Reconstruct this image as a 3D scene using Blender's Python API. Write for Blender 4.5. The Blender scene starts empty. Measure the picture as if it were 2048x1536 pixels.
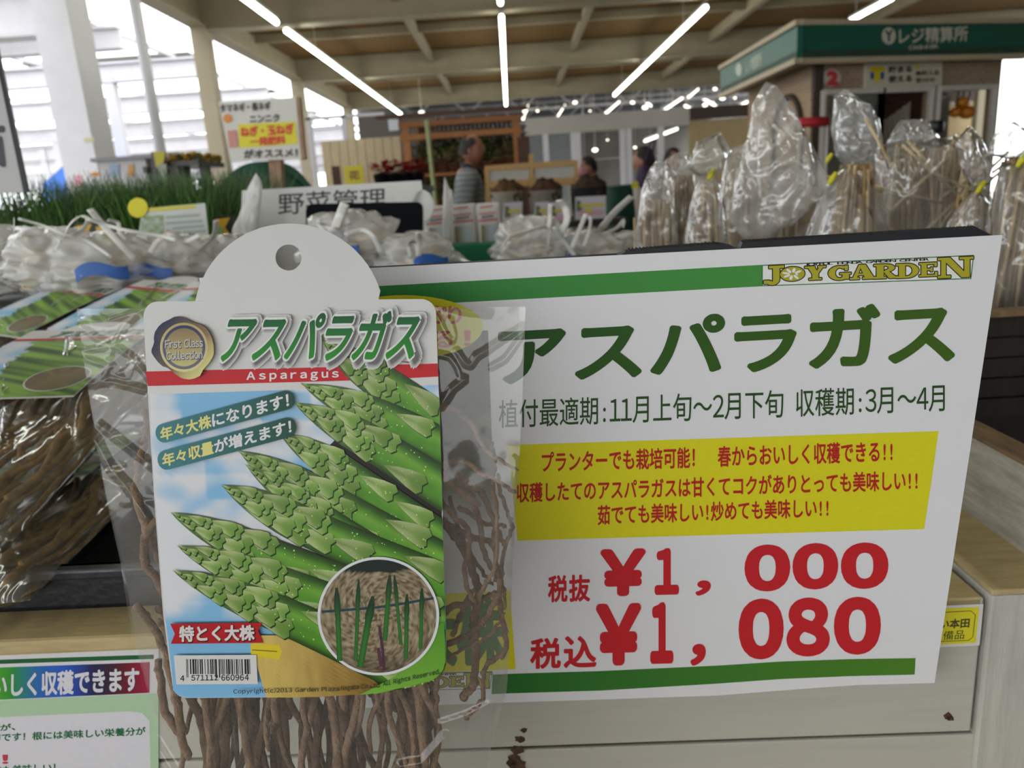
import bpy, bmesh, math, random
from mathutils import Vector, Matrix, noise
from math import sin, cos, pi, radians, sqrt, atan2

S = bpy.context.scene
COL = S.collection
rnd = random.Random(7)

# ------------------------------------------------------------------ camera
F = 1480.0                                  # focal length in pixels of the 2048 px wide frame
EYE = Vector((0, 0, 1.28))
RM = (Matrix.Rotation(radians(.9), 3, 'Z') @ Matrix.Rotation(radians(90 - 14.2), 3, 'X')
      @ Matrix.Rotation(radians(-3.8), 3, 'Z'))
cam_data = bpy.data.cameras.new('camera')
cam = bpy.data.objects.new('camera', cam_data)
COL.objects.link(cam)
cam.matrix_world = Matrix.Translation(EYE) @ RM.to_4x4()
cam_data.sensor_width = 36
cam_data.lens = 36 * F / 2048
cam_data.clip_start = .02
cam_data.clip_end = 300
cam_data.dof.use_dof = True
cam_data.dof.focus_distance = .385
cam_data.dof.aperture_fstop = 12.5
S.camera = cam

# ------------------------------------------------------------------ world, exposure
world = bpy.data.worlds.new('daylight')
S.world = world
world.use_nodes = True
bg = world.node_tree.nodes['Background']
bg.inputs[0].default_value = (.95, .98, 1, 1)
bg.inputs[1].default_value = 5.0
S.view_settings.view_transform = 'Standard'
S.view_settings.look = 'None'
S.view_settings.exposure = -0.4
S.view_settings.gamma = 1
S.view_settings.use_curve_mapping = False
S.cycles.max_bounces = 10
S.cycles.diffuse_bounces = 3
S.cycles.glossy_bounces = 3
S.cycles.transparent_max_bounces = 40
S.cycles.sample_clamp_indirect = 4
S.cycles.caustics_reflective = False
S.cycles.caustics_refractive = False


# ------------------------------------------------------------------ measuring helpers
def ray(px, py):
    return RM @ Vector(((px - 1024) / F, -(py - 768) / F, -1))


def P(px, py, d):
    return EYE + ray(px, py) * d


def PY(px, py, Y):
    r = ray(px, py)
    return EYE + r * (Y / r.y)


def PH(px, py, h):
    r = ray(px, py)
    return EYE + r * ((h - EYE.z) / r.z)


class Plane:
    """a flat sheet in the world: at(px, py, lift) is where the sight line meets it, lifted off it by lift metres"""
    def __init__(s, o, x, y):
        s.o, s.x = Vector(o), Vector(x).normalized()
        y = Vector(y)
        s.y = (y - s.x * y.dot(s.x)).normalized()
        s.n = s.x.cross(s.y)

    def at(s, px, py, lift=0):
        r = ray(px, py)
        return EYE + r * ((s.o - EYE).dot(s.n) / r.dot(s.n)) + s.n * lift

    def w(s, u, v, lift=0):
        return s.o + s.x * u + s.y * v + s.n * lift


# ------------------------------------------------------------------ materials
def srgb(h):
    if isinstance(h, str):
        h = h.lstrip('#')
        h = [int(h[i:i + 2], 16) / 255 for i in (0, 2, 4)]
    return tuple(x / 12.92 if x <= .04045 else ((x + .055) / 1.055) ** 2.4 for x in h)


_M = {}


def mat(name, col, rough=.6, var=.12, scale=40, bump=0, spec=.5, metal=0, emit=0, bscale=None, trans=0):
    """principled material with a noise-varied base colour and optional noise bump"""
    if name in _M:
        return _M[name]
    m = bpy.data.materials.new(name)
    m.use_nodes = True
    nt = m.node_tree
    b = nt.nodes['Principled BSDF']
    c = srgb(col)
    b.inputs['Roughness'].default_value = rough
    b.inputs['Metallic'].default_value = metal
    b.inputs['Specular IOR Level'].default_value = spec
    if emit:
        b.inputs['Emission Color'].default_value = (*c, 1)
        b.inputs['Emission Strength'].default_value = emit
    tc = nt.nodes.new('ShaderNodeTexCoord')
    nz = nt.nodes.new('ShaderNodeTexNoise')
    nz.inputs['Scale'].default_value = scale
    nz.inputs['Detail'].default_value = 4
    nt.links.new(tc.outputs['Object'], nz.inputs['Vector'])
    rp = nt.nodes.new('ShaderNodeValToRGB')
    rp.color_ramp.elements[0].position = .3
    rp.color_ramp.elements[1].position = .7
    rp.color_ramp.elements[0].color = (*[x * (1 - var) for x in c], 1)
    rp.color_ramp.elements[1].color = (*[min(1, x * (1 + var)) for x in c], 1)
    nt.links.new(nz.outputs['Fac'], rp.inputs['Fac'])
    nt.links.new(rp.outputs['Color'], b.inputs['Base Color'])
    if bump:
        nb = nt.nodes.new('ShaderNodeTexNoise')
        nb.inputs['Scale'].default_value = bscale or scale * 2
        nb.inputs['Detail'].default_value = 5
        nt.links.new(tc.outputs['Object'], nb.inputs['Vector'])
        bp = nt.nodes.new('ShaderNodeBump')
        bp.inputs['Strength'].default_value = bump
        bp.inputs['Distance'].default_value = .01
        nt.links.new(nb.outputs['Fac'], bp.inputs['Height'])
        nt.links.new(bp.outputs['Normal'], b.inputs['Normal'])
    _M[name] = m
    return m


def ink(col, rough=.5, spec=.4):
    return mat('ink_%s_%d' % (col.strip('#'), int(rough * 100)), col, rough, .02, 300, 0, spec)


def art_mat(name='printed_art', rough=.32, spec=.5):
    """printed picture: the colours sit in the mesh's colour attribute"""
    if name in _M:
        return _M[name]
    m = bpy.data.materials.new(name)
    m.use_nodes = True
    nt = m.node_tree
    b = nt.nodes['Principled BSDF']
    a = nt.nodes.new('ShaderNodeVertexColor')
    a.layer_name = 'Col'
    nt.links.new(a.outputs['Color'], b.inputs['Base Color'])
    b.inputs['Roughness'].default_value = rough
    b.inputs['Specular IOR Level'].default_value = spec
    _M[name] = m
    return m


def film_mat(name, clear=.86, rough=.08, haze=.4, tint='#f2f2ee', bump=.4, bscale=60, gl=1.0, stretch=(1, 1, 1), back=.45):
    """thin clear plastic: mostly transparent, a little milky, glossy towards grazing angles, crinkled by bump"""
    if name in _M:
        return _M[name]
    m = bpy.data.materials.new(name)
    m.use_nodes = True
    nt = m.node_tree
    nt.nodes.clear()
    N = nt.nodes.new
    L = nt.links.new
    out = N('ShaderNodeOutputMaterial')
    tr = N('ShaderNodeBsdfTransparent')
    tr.inputs[0].default_value = (.99, .99, .985, 1)
    df = N('ShaderNodeBsdfDiffuse')
    df.inputs[0].default_value = (*srgb(tint), 1)
    tl = N('ShaderNodeBsdfTranslucent')
    tl.inputs[0].default_value = (*srgb(tint), 1)
    mk = N('ShaderNodeMixShader')
    mk.inputs[0].default_value = back
    L(df.outputs[0], mk.inputs[1])
    L(tl.outputs[0], mk.inputs[2])
    m1 = N('ShaderNodeMixShader')
    m1.inputs[0].default_value = 1 - clear
    L(tr.outputs[0], m1.inputs[1])
    L(mk.outputs[0], m1.inputs[2])
    gls = N('ShaderNodeBsdfGlossy')
    gls.inputs['Roughness'].default_value = rough
    lw = N('ShaderNodeLayerWeight')             # both faces of the film reflect alike
    lw.inputs['Blend'].default_value = .5
    pw = N('ShaderNodeMath')
    pw.operation = 'POWER'
    pw.inputs[1].default_value = 4
    L(lw.outputs['Facing'], pw.inputs[0])
    ml = N('ShaderNodeMath')
    ml.operation = 'MULTIPLY_ADD'
    ml.inputs[1].default_value = .8 * gl
    ml.inputs[2].default_value = .05 * gl
    ml.use_clamp = True
    L(pw.outputs[0], ml.inputs[0])
    tc = N('ShaderNodeTexCoord')
    mp = N('ShaderNodeMapping')
    mp.inputs['Scale'].default_value = stretch
    nz = N('ShaderNodeTexNoise')
    nz.inputs['Scale'].default_value = bscale
    nz.inputs['Detail'].default_value = 3
    nz.inputs['Distortion'].default_value = .6
    L(tc.outputs['Object'], mp.inputs[0])
    L(mp.outputs[0], nz.inputs['Vector'])
    bp = N('ShaderNodeBump')
    bp.inputs['Strength'].default_value = bump
    bp.inputs['Distance'].default_value = .01
    L(nz.outputs['Fac'], bp.inputs['Height'])
    L(bp.outputs[0], gls.inputs['Normal'])
    L(bp.outputs[0], lw.inputs['Normal'])
    m2 = N('ShaderNodeMixShader')
    L(ml.outputs[0], m2.inputs[0])
    L(m1.outputs[0], m2.inputs[1])
    L(gls.outputs[0], m2.inputs[2])
    L(m2.outputs[0], out.inputs[0])
    _M[name] = m
    return m


def wood_mat(name, c1, c2, stretch=(1, 14, 14), rough=.65, worn=None, wornamt=.55, bump=.25):
    """painted or bare wood: grain stretched along one axis, optional worn patches of another colour"""
    if name in _M:
        return _M[name]
    m = bpy.data.materials.new(name)
    m.use_nodes = True
    nt = m.node_tree
    N = nt.nodes.new
    L = nt.links.new
    b = nt.nodes['Principled BSDF']
    b.inputs['Roughness'].default_value = rough
    tc = N('ShaderNodeTexCoord')
    mp = N('ShaderNodeMapping')
    mp.inputs['Scale'].default_value = stretch
    L(tc.outputs['Object'], mp.inputs[0])
    nz = N('ShaderNodeTexNoise')
    nz.inputs['Scale'].default_value = 9
    nz.inputs['Detail'].default_value = 7
    nz.inputs['Roughness'].default_value = .65
    L(mp.outputs[0], nz.inputs['Vector'])
    rp = N('ShaderNodeValToRGB')
    rp.color_ramp.elements[0].position = .35
    rp.color_ramp.elements[1].position = .65
    rp.color_ramp.elements[0].color = (*srgb(c1), 1)
    rp.color_ramp.elements[1].color = (*srgb(c2), 1)
    L(nz.outputs['Fac'], rp.inputs[0])
    colour = rp.outputs[0]
    if worn:
        n2 = N('ShaderNodeTexNoise')
        n2.inputs['Scale'].default_value = 5
        n2.inputs['Detail'].default_value = 9
        n2.inputs['Roughness'].default_value = .7
        L(mp.outputs[0], n2.inputs['Vector'])
        r2 = N('ShaderNodeValToRGB')
        r2.color_ramp.elements[0].position = wornamt
        r2.color_ramp.elements[1].position = wornamt + .06
        L(n2.outputs['Fac'], r2.inputs[0])
        mx = N('ShaderNodeMixRGB')
        mx.inputs[2].default_value = (*srgb(worn), 1)
        L(r2.outputs[0], mx.inputs[0])
        L(colour, mx.inputs[1])
        colour = mx.outputs[0]
    L(colour, b.inputs['Base Color'])
    bp = N('ShaderNodeBump')
    bp.inputs['Strength'].default_value = bump
    bp.inputs['Distance'].default_value = .003
    L(nz.outputs['Fac'], bp.inputs['Height'])
    L(bp.outputs[0], b.inputs['Normal'])
    _M[name] = m
    return m


def brick_mat(name, c1, c2, mortar, scale=14):
    m = bpy.data.materials.new(name)
    m.use_nodes = True
    nt = m.node_tree
    b = nt.nodes['Principled BSDF']
    b.inputs['Roughness'].default_value = .85
    tc = nt.nodes.new('ShaderNodeTexCoord')
    mp = nt.nodes.new('ShaderNodeMapping')
    mp.inputs['Rotation'].default_value = (radians(90), 0, 0)
    br = nt.nodes.new('ShaderNodeTexBrick')
    br.inputs['Scale'].default_value = scale
    br.inputs['Mortar Size'].default_value = .03
    for k, c in (('Color1', c1), ('Color2', c2), ('Mortar', mortar)):
        br.inputs[k].default_value = (*srgb(c), 1)
    nt.links.new(tc.outputs['Object'], mp.inputs[0])
    nt.links.new(mp.outputs[0], br.inputs['Vector'])
    nt.links.new(br.outputs['Color'], b.inputs['Base Color'])
    return m


def stripe_mat(name, cols, scale=9, rough=.85, axis='Z', dist=1.5):
    m = bpy.data.materials.new(name)
    m.use_nodes = True
    nt = m.node_tree
    b = nt.nodes['Principled BSDF']
    b.inputs['Roughness'].default_value = rough
    tc = nt.nodes.new('ShaderNodeTexCoord')
    wv = nt.nodes.new('ShaderNodeTexWave')
    wv.bands_direction = axis
    wv.inputs['Scale'].default_value = scale
    wv.inputs['Distortion'].default_value = dist
    wv.inputs['Detail'].default_value = 2
    rp = nt.nodes.new('ShaderNodeValToRGB')
    els = rp.color_ramp.elements
    while len(els) < len(cols):
        els.new(.5)
    for i, (p, c) in enumerate(cols):
        els[i].position = p
        els[i].color = (*srgb(c), 1)
    nt.links.new(tc.outputs['Object'], wv.inputs['Vector'])
    nt.links.new(wv.outputs['Fac'], rp.inputs[0])
    nt.links.new(rp.outputs[0], b.inputs['Base Color'])
    return m


# ------------------------------------------------------------------ mesh building
class MB:
    def __init__(s):
        s.v, s.f, s.m, s.c, s.sm = [], [], [], {}, []

    def add(s, vs, fs, mi=0, smooth=False, col=None):
        o = len(s.v)
        s.v += [tuple(v) for v in vs]
        for f in fs:
            s.f.append(tuple(i + o for i in f))
            s.m.append(mi)
            s.sm.append(smooth)
        if col is not None:
            if isinstance(col, list):
                for i, c in enumerate(col):
                    s.c[o + i] = c
            else:
                for i in range(len(vs)):
                    s.c[o + i] = col
        return s

    def box(s, a, b, mi=0, M=None):
        a, b = Vector(a), Vector(b)
        vs = [Vector((x, y, z)) for z in (a.z, b.z) for y in (a.y, b.y) for x in (a.x, b.x)]
        if M:
            vs = [M @ v for v in vs]
        return s.add(vs, [(0, 2, 3, 1), (4, 5, 7, 6), (0, 1, 5, 4), (2, 6, 7, 3), (0, 4, 6, 2), (1, 3, 7, 5)], mi)

    def bar(s, p, q, w, h, mi=0, up=(0, 0, 1)):
        """box beam from p to q, w wide (sideways) and h deep (along up)"""
        p, q = Vector(p), Vector(q)
        d = (q - p)
        L = d.length
        d.normalize()
        u = Vector(up)
        x = d.cross(u).normalized()
        u = x.cross(d)
        M = Matrix((x, d, u)).transposed().to_4x4()
        M.translation = p
        return s.box((-w / 2, 0, -h / 2), (w / 2, L, h / 2), mi, M)

    def poly(s, pts, mi=0, col=None):
        return s.add(pts, [tuple(range(len(pts)))], mi, False, col)

    def slab(s, pts, off, mi=0, mi_side=None):
        """closed plate: outline pts and its copy shifted by off"""
        n = len(pts)
        off = Vector(off)
        vs = [Vector(p) for p in pts] + [Vector(p) + off for p in pts]
        fs = [tuple(range(n)), tuple(range(2 * n - 1, n - 1, -1))]
        s.add(vs, fs, mi)
        o = len(s.v) - 2 * n
        for i in range(n):
            j = (i + 1) % n
            s.f.append((o + i, o + n + i, o + n + j, o + j))
            s.m.append(mi if mi_side is None else mi_side)
            s.sm.append(False)
        return s

    def tube(s, pts, r, n=7, mi=0, flat=1.0, cap=True, smooth=True):
        pts = [Vector(p) for p in pts]
        k = len(pts)
        rs = r if isinstance(r, (list, tuple)) else [r] * k
        vs = []
        prev = None
        for i, p in enumerate(pts):
            d = (pts[min(i + 1, k - 1)] - pts[max(i - 1, 0)])
            if d.length < 1e-9:
                d = Vector((0, 0, 1))
            d.normalize()
            if prev is None:
                a = Vector((0, 1, 0)) if abs(d.y) < .8 else Vector((1, 0, 0))
                x = d.cross(a).normalized()
            else:
                x = (prev - d * prev.dot(d))
                x = x.normalized() if x.length > 1e-6 else d.orthogonal().normalized()
            prev = x
            y = d.cross(x)
            for j in range(n):
                t = 2 * pi * j / n
                vs.append(p + x * (cos(t) * rs[i]) + y * (sin(t) * rs[i] * flat))
        fs = []
        for i in range(k - 1):
            for j in range(n):
                q = (j + 1) % n
                fs.append((i * n + j, i * n + q, (i + 1) * n + q, (i + 1) * n + j))
        if cap:
            fs.append(tuple(range(n - 1, -1, -1)))
            fs.append(tuple((k - 1) * n + j for j in range(n)))
        return s.add(vs, fs, mi, smooth)

    def lathe(s, prof, c=(0, 0, 0), n=20, mi=0, smooth=True, M=None, cap=True):
        """prof: (radius, z) from bottom to top"""
        vs = []
        c = Vector(c)
        for r, z in prof:
            for j in range(n):
                t = 2 * pi * j / n
                v = Vector((r * cos(t), r * sin(t), z))
                vs.append((M @ v if M else v) + c)
        fs = []
        for i in range(len(prof) - 1):
            for j in range(n):
                q = (j + 1) % n
                fs.append((i * n + j, i * n + q, (i + 1) * n + q, (i + 1) * n + j))
        if cap:
            fs.append(tuple(range(n - 1, -1, -1)))
            fs.append(tuple((len(prof) - 1) * n + j for j in range(n)))
        return s.add(vs, fs, mi, smooth)

    def ball(s, c, r, nu=16, nv=10, mi=0, fn=None, M=None, col=None):
        """ellipsoid; fn(direction) -> factor on the radius"""
        c = Vector(c)
        r = Vector(r) if hasattr(r, '__len__') else Vector((r, r, r))
        vs = []
        for i in range(nv + 1):
            th = pi * i / nv
            for j in range(nu):
                ph = 2 * pi * j / nu
                d = Vector((sin(th) * cos(ph), sin(th) * sin(ph), cos(th)))
                k = fn(d) if fn else 1
                v = Vector((d.x * r.x, d.y * r.y, d.z * r.z)) * k
                vs.append((M @ v if M else v) + c)
        fs = []
        for i in range(nv):
            for j in range(nu):
                q = (j + 1) % nu
                fs.append((i * nu + j, (i + 1) * nu + j, (i + 1) * nu + q, i * nu + q))
        return s.add(vs, fs, mi, True, col)

    def grid(s, fn, nu, nv, mi=0, smooth=True, keep=None, colfn=None):
        vs = [fn(i / nu, j / nv) for j in range(nv + 1) for i in range(nu + 1)]
        fs = []
        for j in range(nv):
            for i in range(nu):
                if keep and not keep((i + .5) / nu, (j + .5) / nv):
                    continue
                a = j * (nu + 1) + i
                fs.append((a, a + 1, a + nu + 2, a + nu + 1))
        cols = [colfn(i / nu, j / nv) for j in range(nv + 1) for i in range(nu + 1)] if colfn else None
        return s.add(vs, fs, mi, smooth, cols)

    def build(s, name, mats, parent=None, origin=None, bevel=0):
        me = bpy.data.meshes.new(name)
        o = bpy.data.objects.new(name, me)
        COL.objects.link(o)
        off = Vector(origin) if origin is not None else Vector((0, 0, 0))
        q = parent
        while q is not None:
            off = (off if q is not parent else Vector((0, 0, 0))) + Vector(q.location)
            q = q.parent
        vs = [tuple(Vector(v) - off) for v in s.v]
        me.from_pydata(vs, [], s.f)
        if not isinstance(mats, (list, tuple)):
            mats = [mats]
        for m in mats:
            me.materials.append(m)
        if len(mats) > 1:
            me.polygons.foreach_set('material_index', s.m)
        me.polygons.foreach_set('use_smooth', s.sm)
        if s.c:
            at = me.color_attributes.new('Col', 'FLOAT_COLOR', 'POINT')
            flat = []
            for i in range(len(s.v)):
                c = s.c.get(i, (1, 1, 1))
                flat += [c[0], c[1], c[2], 1]
            at.data.foreach_set('color', flat)
        me.update()
        if parent is not None:
            o.parent = parent
        else:
            o.location = off
        if bevel:
            md = o.modifiers.new('edge', 'BEVEL')
            md.width = bevel
            md.segments = 2
            md.limit_method = 'ANGLE'
        return o


def tag(o, label, cat, group=None, kind=None):
    o['label'] = label
    o['category'] = cat
    if group:
        o['group'] = group
    if kind:
        o['kind'] = kind
    return o


def thing(name, loc, label, cat, group=None):
    o = bpy.data.objects.new(name, None)
    o.empty_display_size = .05
    COL.objects.link(o)
    o.location = Vector(loc)
    return tag(o, label, cat, group)


def struct(o):
    o['kind'] = 'structure'
    return o


def copy_thing(o, loc, rz=0, scale=1, label=None):
    r = o.copy()
    COL.objects.link(r)
    r.location = Vector(loc)
    r.rotation_euler = (0, 0, rz)
    r.scale = (scale,) * 3 if not hasattr(scale, '__len__') else scale
    if label:
        r['label'] = label
    for ch in list(o.children):
        c = ch.copy()
        COL.objects.link(c)
        c.parent = r
        for g in list(ch.children):
            d = g.copy()
            COL.objects.link(d)
            d.parent = c
    return r


def smooth_path(ctrl, n=6):
    """Catmull-Rom through control points (any dimension)"""
    pts = [Vector(c) for c in ctrl]
    if len(pts) < 3:
        return [pts[0].lerp(pts[-1], i / n) for i in range(n + 1)]
    out = []
    for i in range(len(pts) - 1):
        p0 = pts[i - 1] if i else pts[0] * 2 - pts[1]
        p1, p2 = pts[i], pts[i + 1]
        p3 = pts[i + 2] if i + 2 < len(pts) else p2 * 2 - p1
        for k in range(n):
            t = k / n
            out.append(.5 * ((2 * p1) + (p2 - p0) * t + (2 * p0 - 5 * p1 + 4 * p2 - p3) * t * t
                             + (3 * p1 - p0 - 3 * p2 + p3) * t ** 3))
    out.append(pts[-1])
    return out


# ------------------------------------------------------------------ lettering
_G = {}
_ADV = None


def _text_mesh(body):
    cu = bpy.data.curves.new('glyph', 'FONT')
    cu.body = body
    cu.resolution_u = 6
    ob = bpy.data.objects.new('glyph', cu)
    COL.objects.link(ob)
    dg = bpy.context.evaluated_depsgraph_get()
    me = bpy.data.meshes.new_from_object(ob.evaluated_get(dg))
    vs = [(v.co.x, v.co.y) for v in me.vertices]
    fs = [tuple(p.vertices) for p in me.polygons]
    bpy.data.objects.remove(ob)
    bpy.data.curves.remove(cu)
    bpy.data.meshes.remove(me)
    return vs, fs


def glyph(ch):
    if ch not in _G:
        vs, fs = _text_mesh(ch)
        if vs:
            xs = [v[0] for v in vs]
            ys = [v[1] for v in vs]
            _G[ch] = (vs, fs, (min(xs), min(ys), max(xs), max(ys)))
        else:
            _G[ch] = ([], [], (0, 0, .3, .5))
    return _G[ch]


def full(s):
    """ASCII to full-width letters (same typeface as the kana)"""
    return ''.join(chr(ord(c) + 0xFEE0) if 33 <= ord(c) <= 126 else c for c in s)


def layout(s, prop=False, gap=.08, adv=None):
    """list of (verts, faces) of the string laid out along +x in em units, and its ink box"""
    out = []
    x = 0
    for ch in s:
        if ch in ' \u3000':
            x += .4 if prop else (.5 if ch == ' ' else 1)
            continue
        vs, fs, bb = glyph(ch)
        if prop:
            dx = x - bb[0]
            x += bb[2] - bb[0] + gap
        else:
            w = .5 if ord(ch) < 0x250 else 1.0
            dx = x
            if adv == 'narrow' and '０' <= ch <= '９':        # full-width figures set half-width
                w = .56
                dx = x + .28 - (bb[0] + bb[2]) / 2
            elif ord(ch) < 0x250:
                dx = x + .25 - (bb[0] + bb[2]) / 2
            x += w if adv in (None, 'narrow') else adv
        out.append(([(a + dx, b) for a, b in vs], fs))
    xs = [v[0] for g in out for v in g[0]]
    ys = [v[1] for g in out for v in g[0]]
    return out, (min(xs), min(ys), max(xs), max(ys))


def lettering(mb, at, s, quad, lift, bold=0, nb=8, mi=0, prop=False, gap=.08, col=None, shift=(0, 0), adv=None):
    """write s so that its ink fills quad (tl, tr, br, bl in the sheet's measuring frame). bold is the stroke growth in em units"""
    gl, bb = layout(s, prop, gap, adv)
    tl, tr, br, bl = [Vector(q) for q in quad]
    W, H = bb[2] - bb[0], bb[3] - bb[1]
    offs = [(0, 0)] if not bold else [(bold * cos(2 * pi * k / nb), bold * sin(2 * pi * k / nb)) for k in range(nb)] + [(0, 0)]
    for vs, fs in gl:
        for k, (ox, oy) in enumerate(offs):
            pts = []
            for x, y in vs:
                u = (x + ox - bb[0]) / W
                t = (bb[3] - y - oy) / H
                q = tl.lerp(tr, u).lerp(bl.lerp(br, u), t)
                pts.append(at(q.x + shift[0], q.y + shift[1], lift + k * 4e-6))
            c = None
            if col:
                c = [col((x - bb[0]) / W, (bb[3] - y) / H) for x, y in vs] if callable(col) else col
            mb.add(pts, fs, mi, False, c)
    return mb


def rectq(x0, y0, x1, y1, slope=0):
    """quad from a box, top and bottom edges sloping by slope (pixels of rise per pixel run, down positive)"""
    d = (x1 - x0) * slope
    return [(x0, y0), (x1, y0 + d), (x1, y1 + d), (x0, y1)]


def flat_poly(mb, at, pts, lift, mi=0, col=None):
    """printed flat area; convex or star-shaped outline drawn as a fan around its centre"""
    cx = sum(p[0] for p in pts) / len(pts)
    cy = sum(p[1] for p in pts) / len(pts)
    vs = [at(cx, cy, lift)] + [at(p[0], p[1], lift) for p in pts]
    n = len(pts)
    c = None
    if col is not None:
        c = [col(cx, cy)] + [col(*p) for p in pts] if callable(col) else col
    mb.add(vs, [(0, i + 1, (i + 1) % n + 1) for i in range(n)], mi, False, c)


def round_rect(x0, y0, x1, y1, r, n=6, slope=0):
    pts = []
    for cx, cy, a in ((x1 - r, y0 + r, -90), (x1 - r, y1 - r, 0), (x0 + r, y1 - r, 90), (x0 + r, y0 + r, 180)):
        for i in range(n + 1):
            t = radians(a + 90 * i / n)
            x, y = cx + r * cos(t), cy + r * sin(t)
            pts.append((x, y + (x - x0) * slope))
    return pts
# ================================================================== display table in front
HT = 1.004                                   # height of the table top
FR = P(1940, 1195, .49)
FL = PH(120, 1272, FR.z)
FX = (FR - FL).normalized()                  # along the front board
FN = Vector((FX.y, -FX.x, 0))                # out of the front board, towards the viewer
if FN.y > 0:
    FN = -FN
FB = -FN                                     # into the table
front = Plane(FR, FX, (0, 0, 1))
white_paint = wood_mat('white_painted_board', '#b0ada2', '#b6b3a8', (1.2, 14, 14), .6, '#8c7d62', .76, .04)
cream_top = wood_mat('weathered_cream_top', '#a8966a', '#bba97c', (2, 9, 9), .75, '#7d6439', .66)
dark_wood = wood_mat('dark_crate_wood', '#17120e', '#241c15', (12, 12, 2), .8)
brown_worn = wood_mat('worn_brown_edge', '#5d4a35', '#84694a', (9, 2, 9), .8)
grey_side = wood_mat('weathered_grey_board', '#8d887b', '#b0aa9c', (12, 2, 12), .7, '#5b4a36', .66)

table = thing('display_table', (0, .9, 0), 'white painted wooden display table with worn boards in front, carrying the asparagus packs', 'table')


def tp(a, b, z):
    """table coordinates: a along the front from its right end, b into the table"""
    v = FR + FX * a + FB * b
    return Vector((v.x, v.y, z))


def tbox(mb, a0, a1, b0, b1, z0, z1, mi=0):
    vs = [tp(a, b, z) for z in (z0, z1) for b in (b0, b1) for a in (a0, a1)]
    mb.add(vs, [(0, 2, 3, 1), (4, 5, 7, 6), (0, 1, 5, 4), (2, 6, 7, 3), (0, 4, 6, 2), (1, 3, 7, 5)], mi)


def obj_axes(o):
    """turn the object's own axes along the table so that grain follows the boards"""
    return o


mb = MB(); tbox(mb, -1.5, .0095, 0, .02, HT - .105, HT - .001)
mb.build('front_board', white_paint, table, bevel=.0015)
mb = MB(); tbox(mb, -1.5, .0135, .001, .02, .45, HT - .108)
mb.build('lower_board', white_paint, table, bevel=.0015)
mb = MB(); tbox(mb, -1.5, -.30, -.005, .12, HT - .012, HT)
mb.build('ledge_plank', cream_top, table, bevel=.003)
mb = MB(); tbox(mb, -.299, .008, 0, .12, HT - .016, HT - .0005)
mb.build('ledge_plank', cream_top, table, bevel=.001)
mb = MB(); tbox(mb, .012, .09, -.003, .30, .0, HT + .002)
mb.build('corner_post', wood_mat('white_painted_post', '#a9a69d', '#bcb9b0', (12, 12, 1.5), .6, '#b09c6c', .70), table, bevel=.002)
mb = MB(); tbox(mb, .012, .09, -.003, .30, HT + .002, HT + .006)
mb.build('post_top', cream_top, table, bevel=.001)
mb = MB(); tbox(mb, -1.5, .012, .12, 1.08, HT - .03, HT - .005)
mb.build('table_top', cream_top, table)
for a in (-1.46, -.7):
    mb = MB(); tbox(mb, a, a + .08, .03, .11, 0, .5)
    mb.build('leg', white_paint, table)
for a in (-1.46, .02):
    mb = MB(); tbox(mb, a, a + .08, .98, 1.06, 0, HT - .03)
    mb.build('leg', white_paint, table)
# side board rising above the top on the right
B1, B2 = PH(1938, 1028, HT + .006), PH(2048, 1107, HT + .006)
sd = (B1 - B2).normalized()
side = Plane(B1, sd, (0, 0, 1))
top_a, top_b = side.at(1975, 893), side.at(2048, 930)
hz = (top_a.z + top_b.z) / 2
q0, q1 = B2 - sd * .10, B1 + sd * .75
nrm = Vector((-sd.y, sd.x, 0))
if nrm.x < 0:
    nrm = -nrm
mb = MB()
mb.slab([q0, q1, q1 + Vector((0, 0, hz - HT - .006)), q0 + Vector((0, 0, hz - HT - .006))], nrm * .022)
mb.build('side_board', grey_side, table)
mb = MB()
a0 = q0 + Vector((0, 0, hz - HT - .006)); a1 = q1 + Vector((0, 0, hz - HT - .006))
mb.slab([a0, a1, a1 + nrm * .022, a0 + nrm * .022], Vector((0, 0, .003)))
mb.build('side_board_edge', brown_worn, table)

# lower step in front of the table (below the picture) that carries the bag in front
STEP_Z = .955
# ================================================================== price sign
upv = RM @ Vector((-.091, .918, .386))
rtv = RM @ Vector((.996, .045, .06))
SG = Plane(P(2005, 470, .374), rtv, upv)
if SG.n.y > 0:
    SG.n = -SG.n
SA = SG.at
sign = thing('price_sign', SG.at(1200, 1390, -.003), 'large white price sign with green lettering and red prices leaning on black corrugated board', 'sign')
paper = mat('white_sign_paper', '#dfdfe2', .55, .012, 30, 0, .3)
sheet_px = [(398, 556), (745, 536), (1375, 503), (2005, 470), (1938, 915), (1869, 1366), (1716, 1370), (1614, 1377), (1435, 1391), (1205, 1399), (1015, 1405), (612, 1420)]
mb = MB()
mb.slab([SA(x, y, 0) for x, y in sheet_px], -SG.n * .0004)
mb.build('paper_sheet', paper, sign)
mb = MB()
board_px = [(420, 556), (1236, 512), (1252, 505), (1330, 496), (1440, 489), (1462, 493), (1480, 501), (1486, 486), (1600, 478), (1800, 466), (1958, 457), (1990, 473), (1975, 640), (1930, 900), (1850, 1320), (1000, 1370), (640, 1385)]
mb.slab([SA(x, y, -.0008) for x, y in board_px], -SG.n * .0055)
for k in range(95):                          # flutes of the corrugated board along its top edge
    x = 1260 + k * 7.4
    if 1435 < x < 1490:
        continue
    ty = 503 - (x - 1252) * .075 if x < 1440 else 486 - (x - 1486) * .061
    p = SA(x, ty, -.001)
    mb.box((-.0004, 0, -.0006), (.0004, .0052, .0004), 0, Matrix.Translation(p) @ Matrix((SG.x, -SG.n, SG.y)).transposed().to_4x4())
mb.build('backing_board', mat('black_corrugated_plastic', '#14181f', .45, .1, 60), sign)
L1, L2, L3, L4 = .00012, .00022, .00032, .00042


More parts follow.
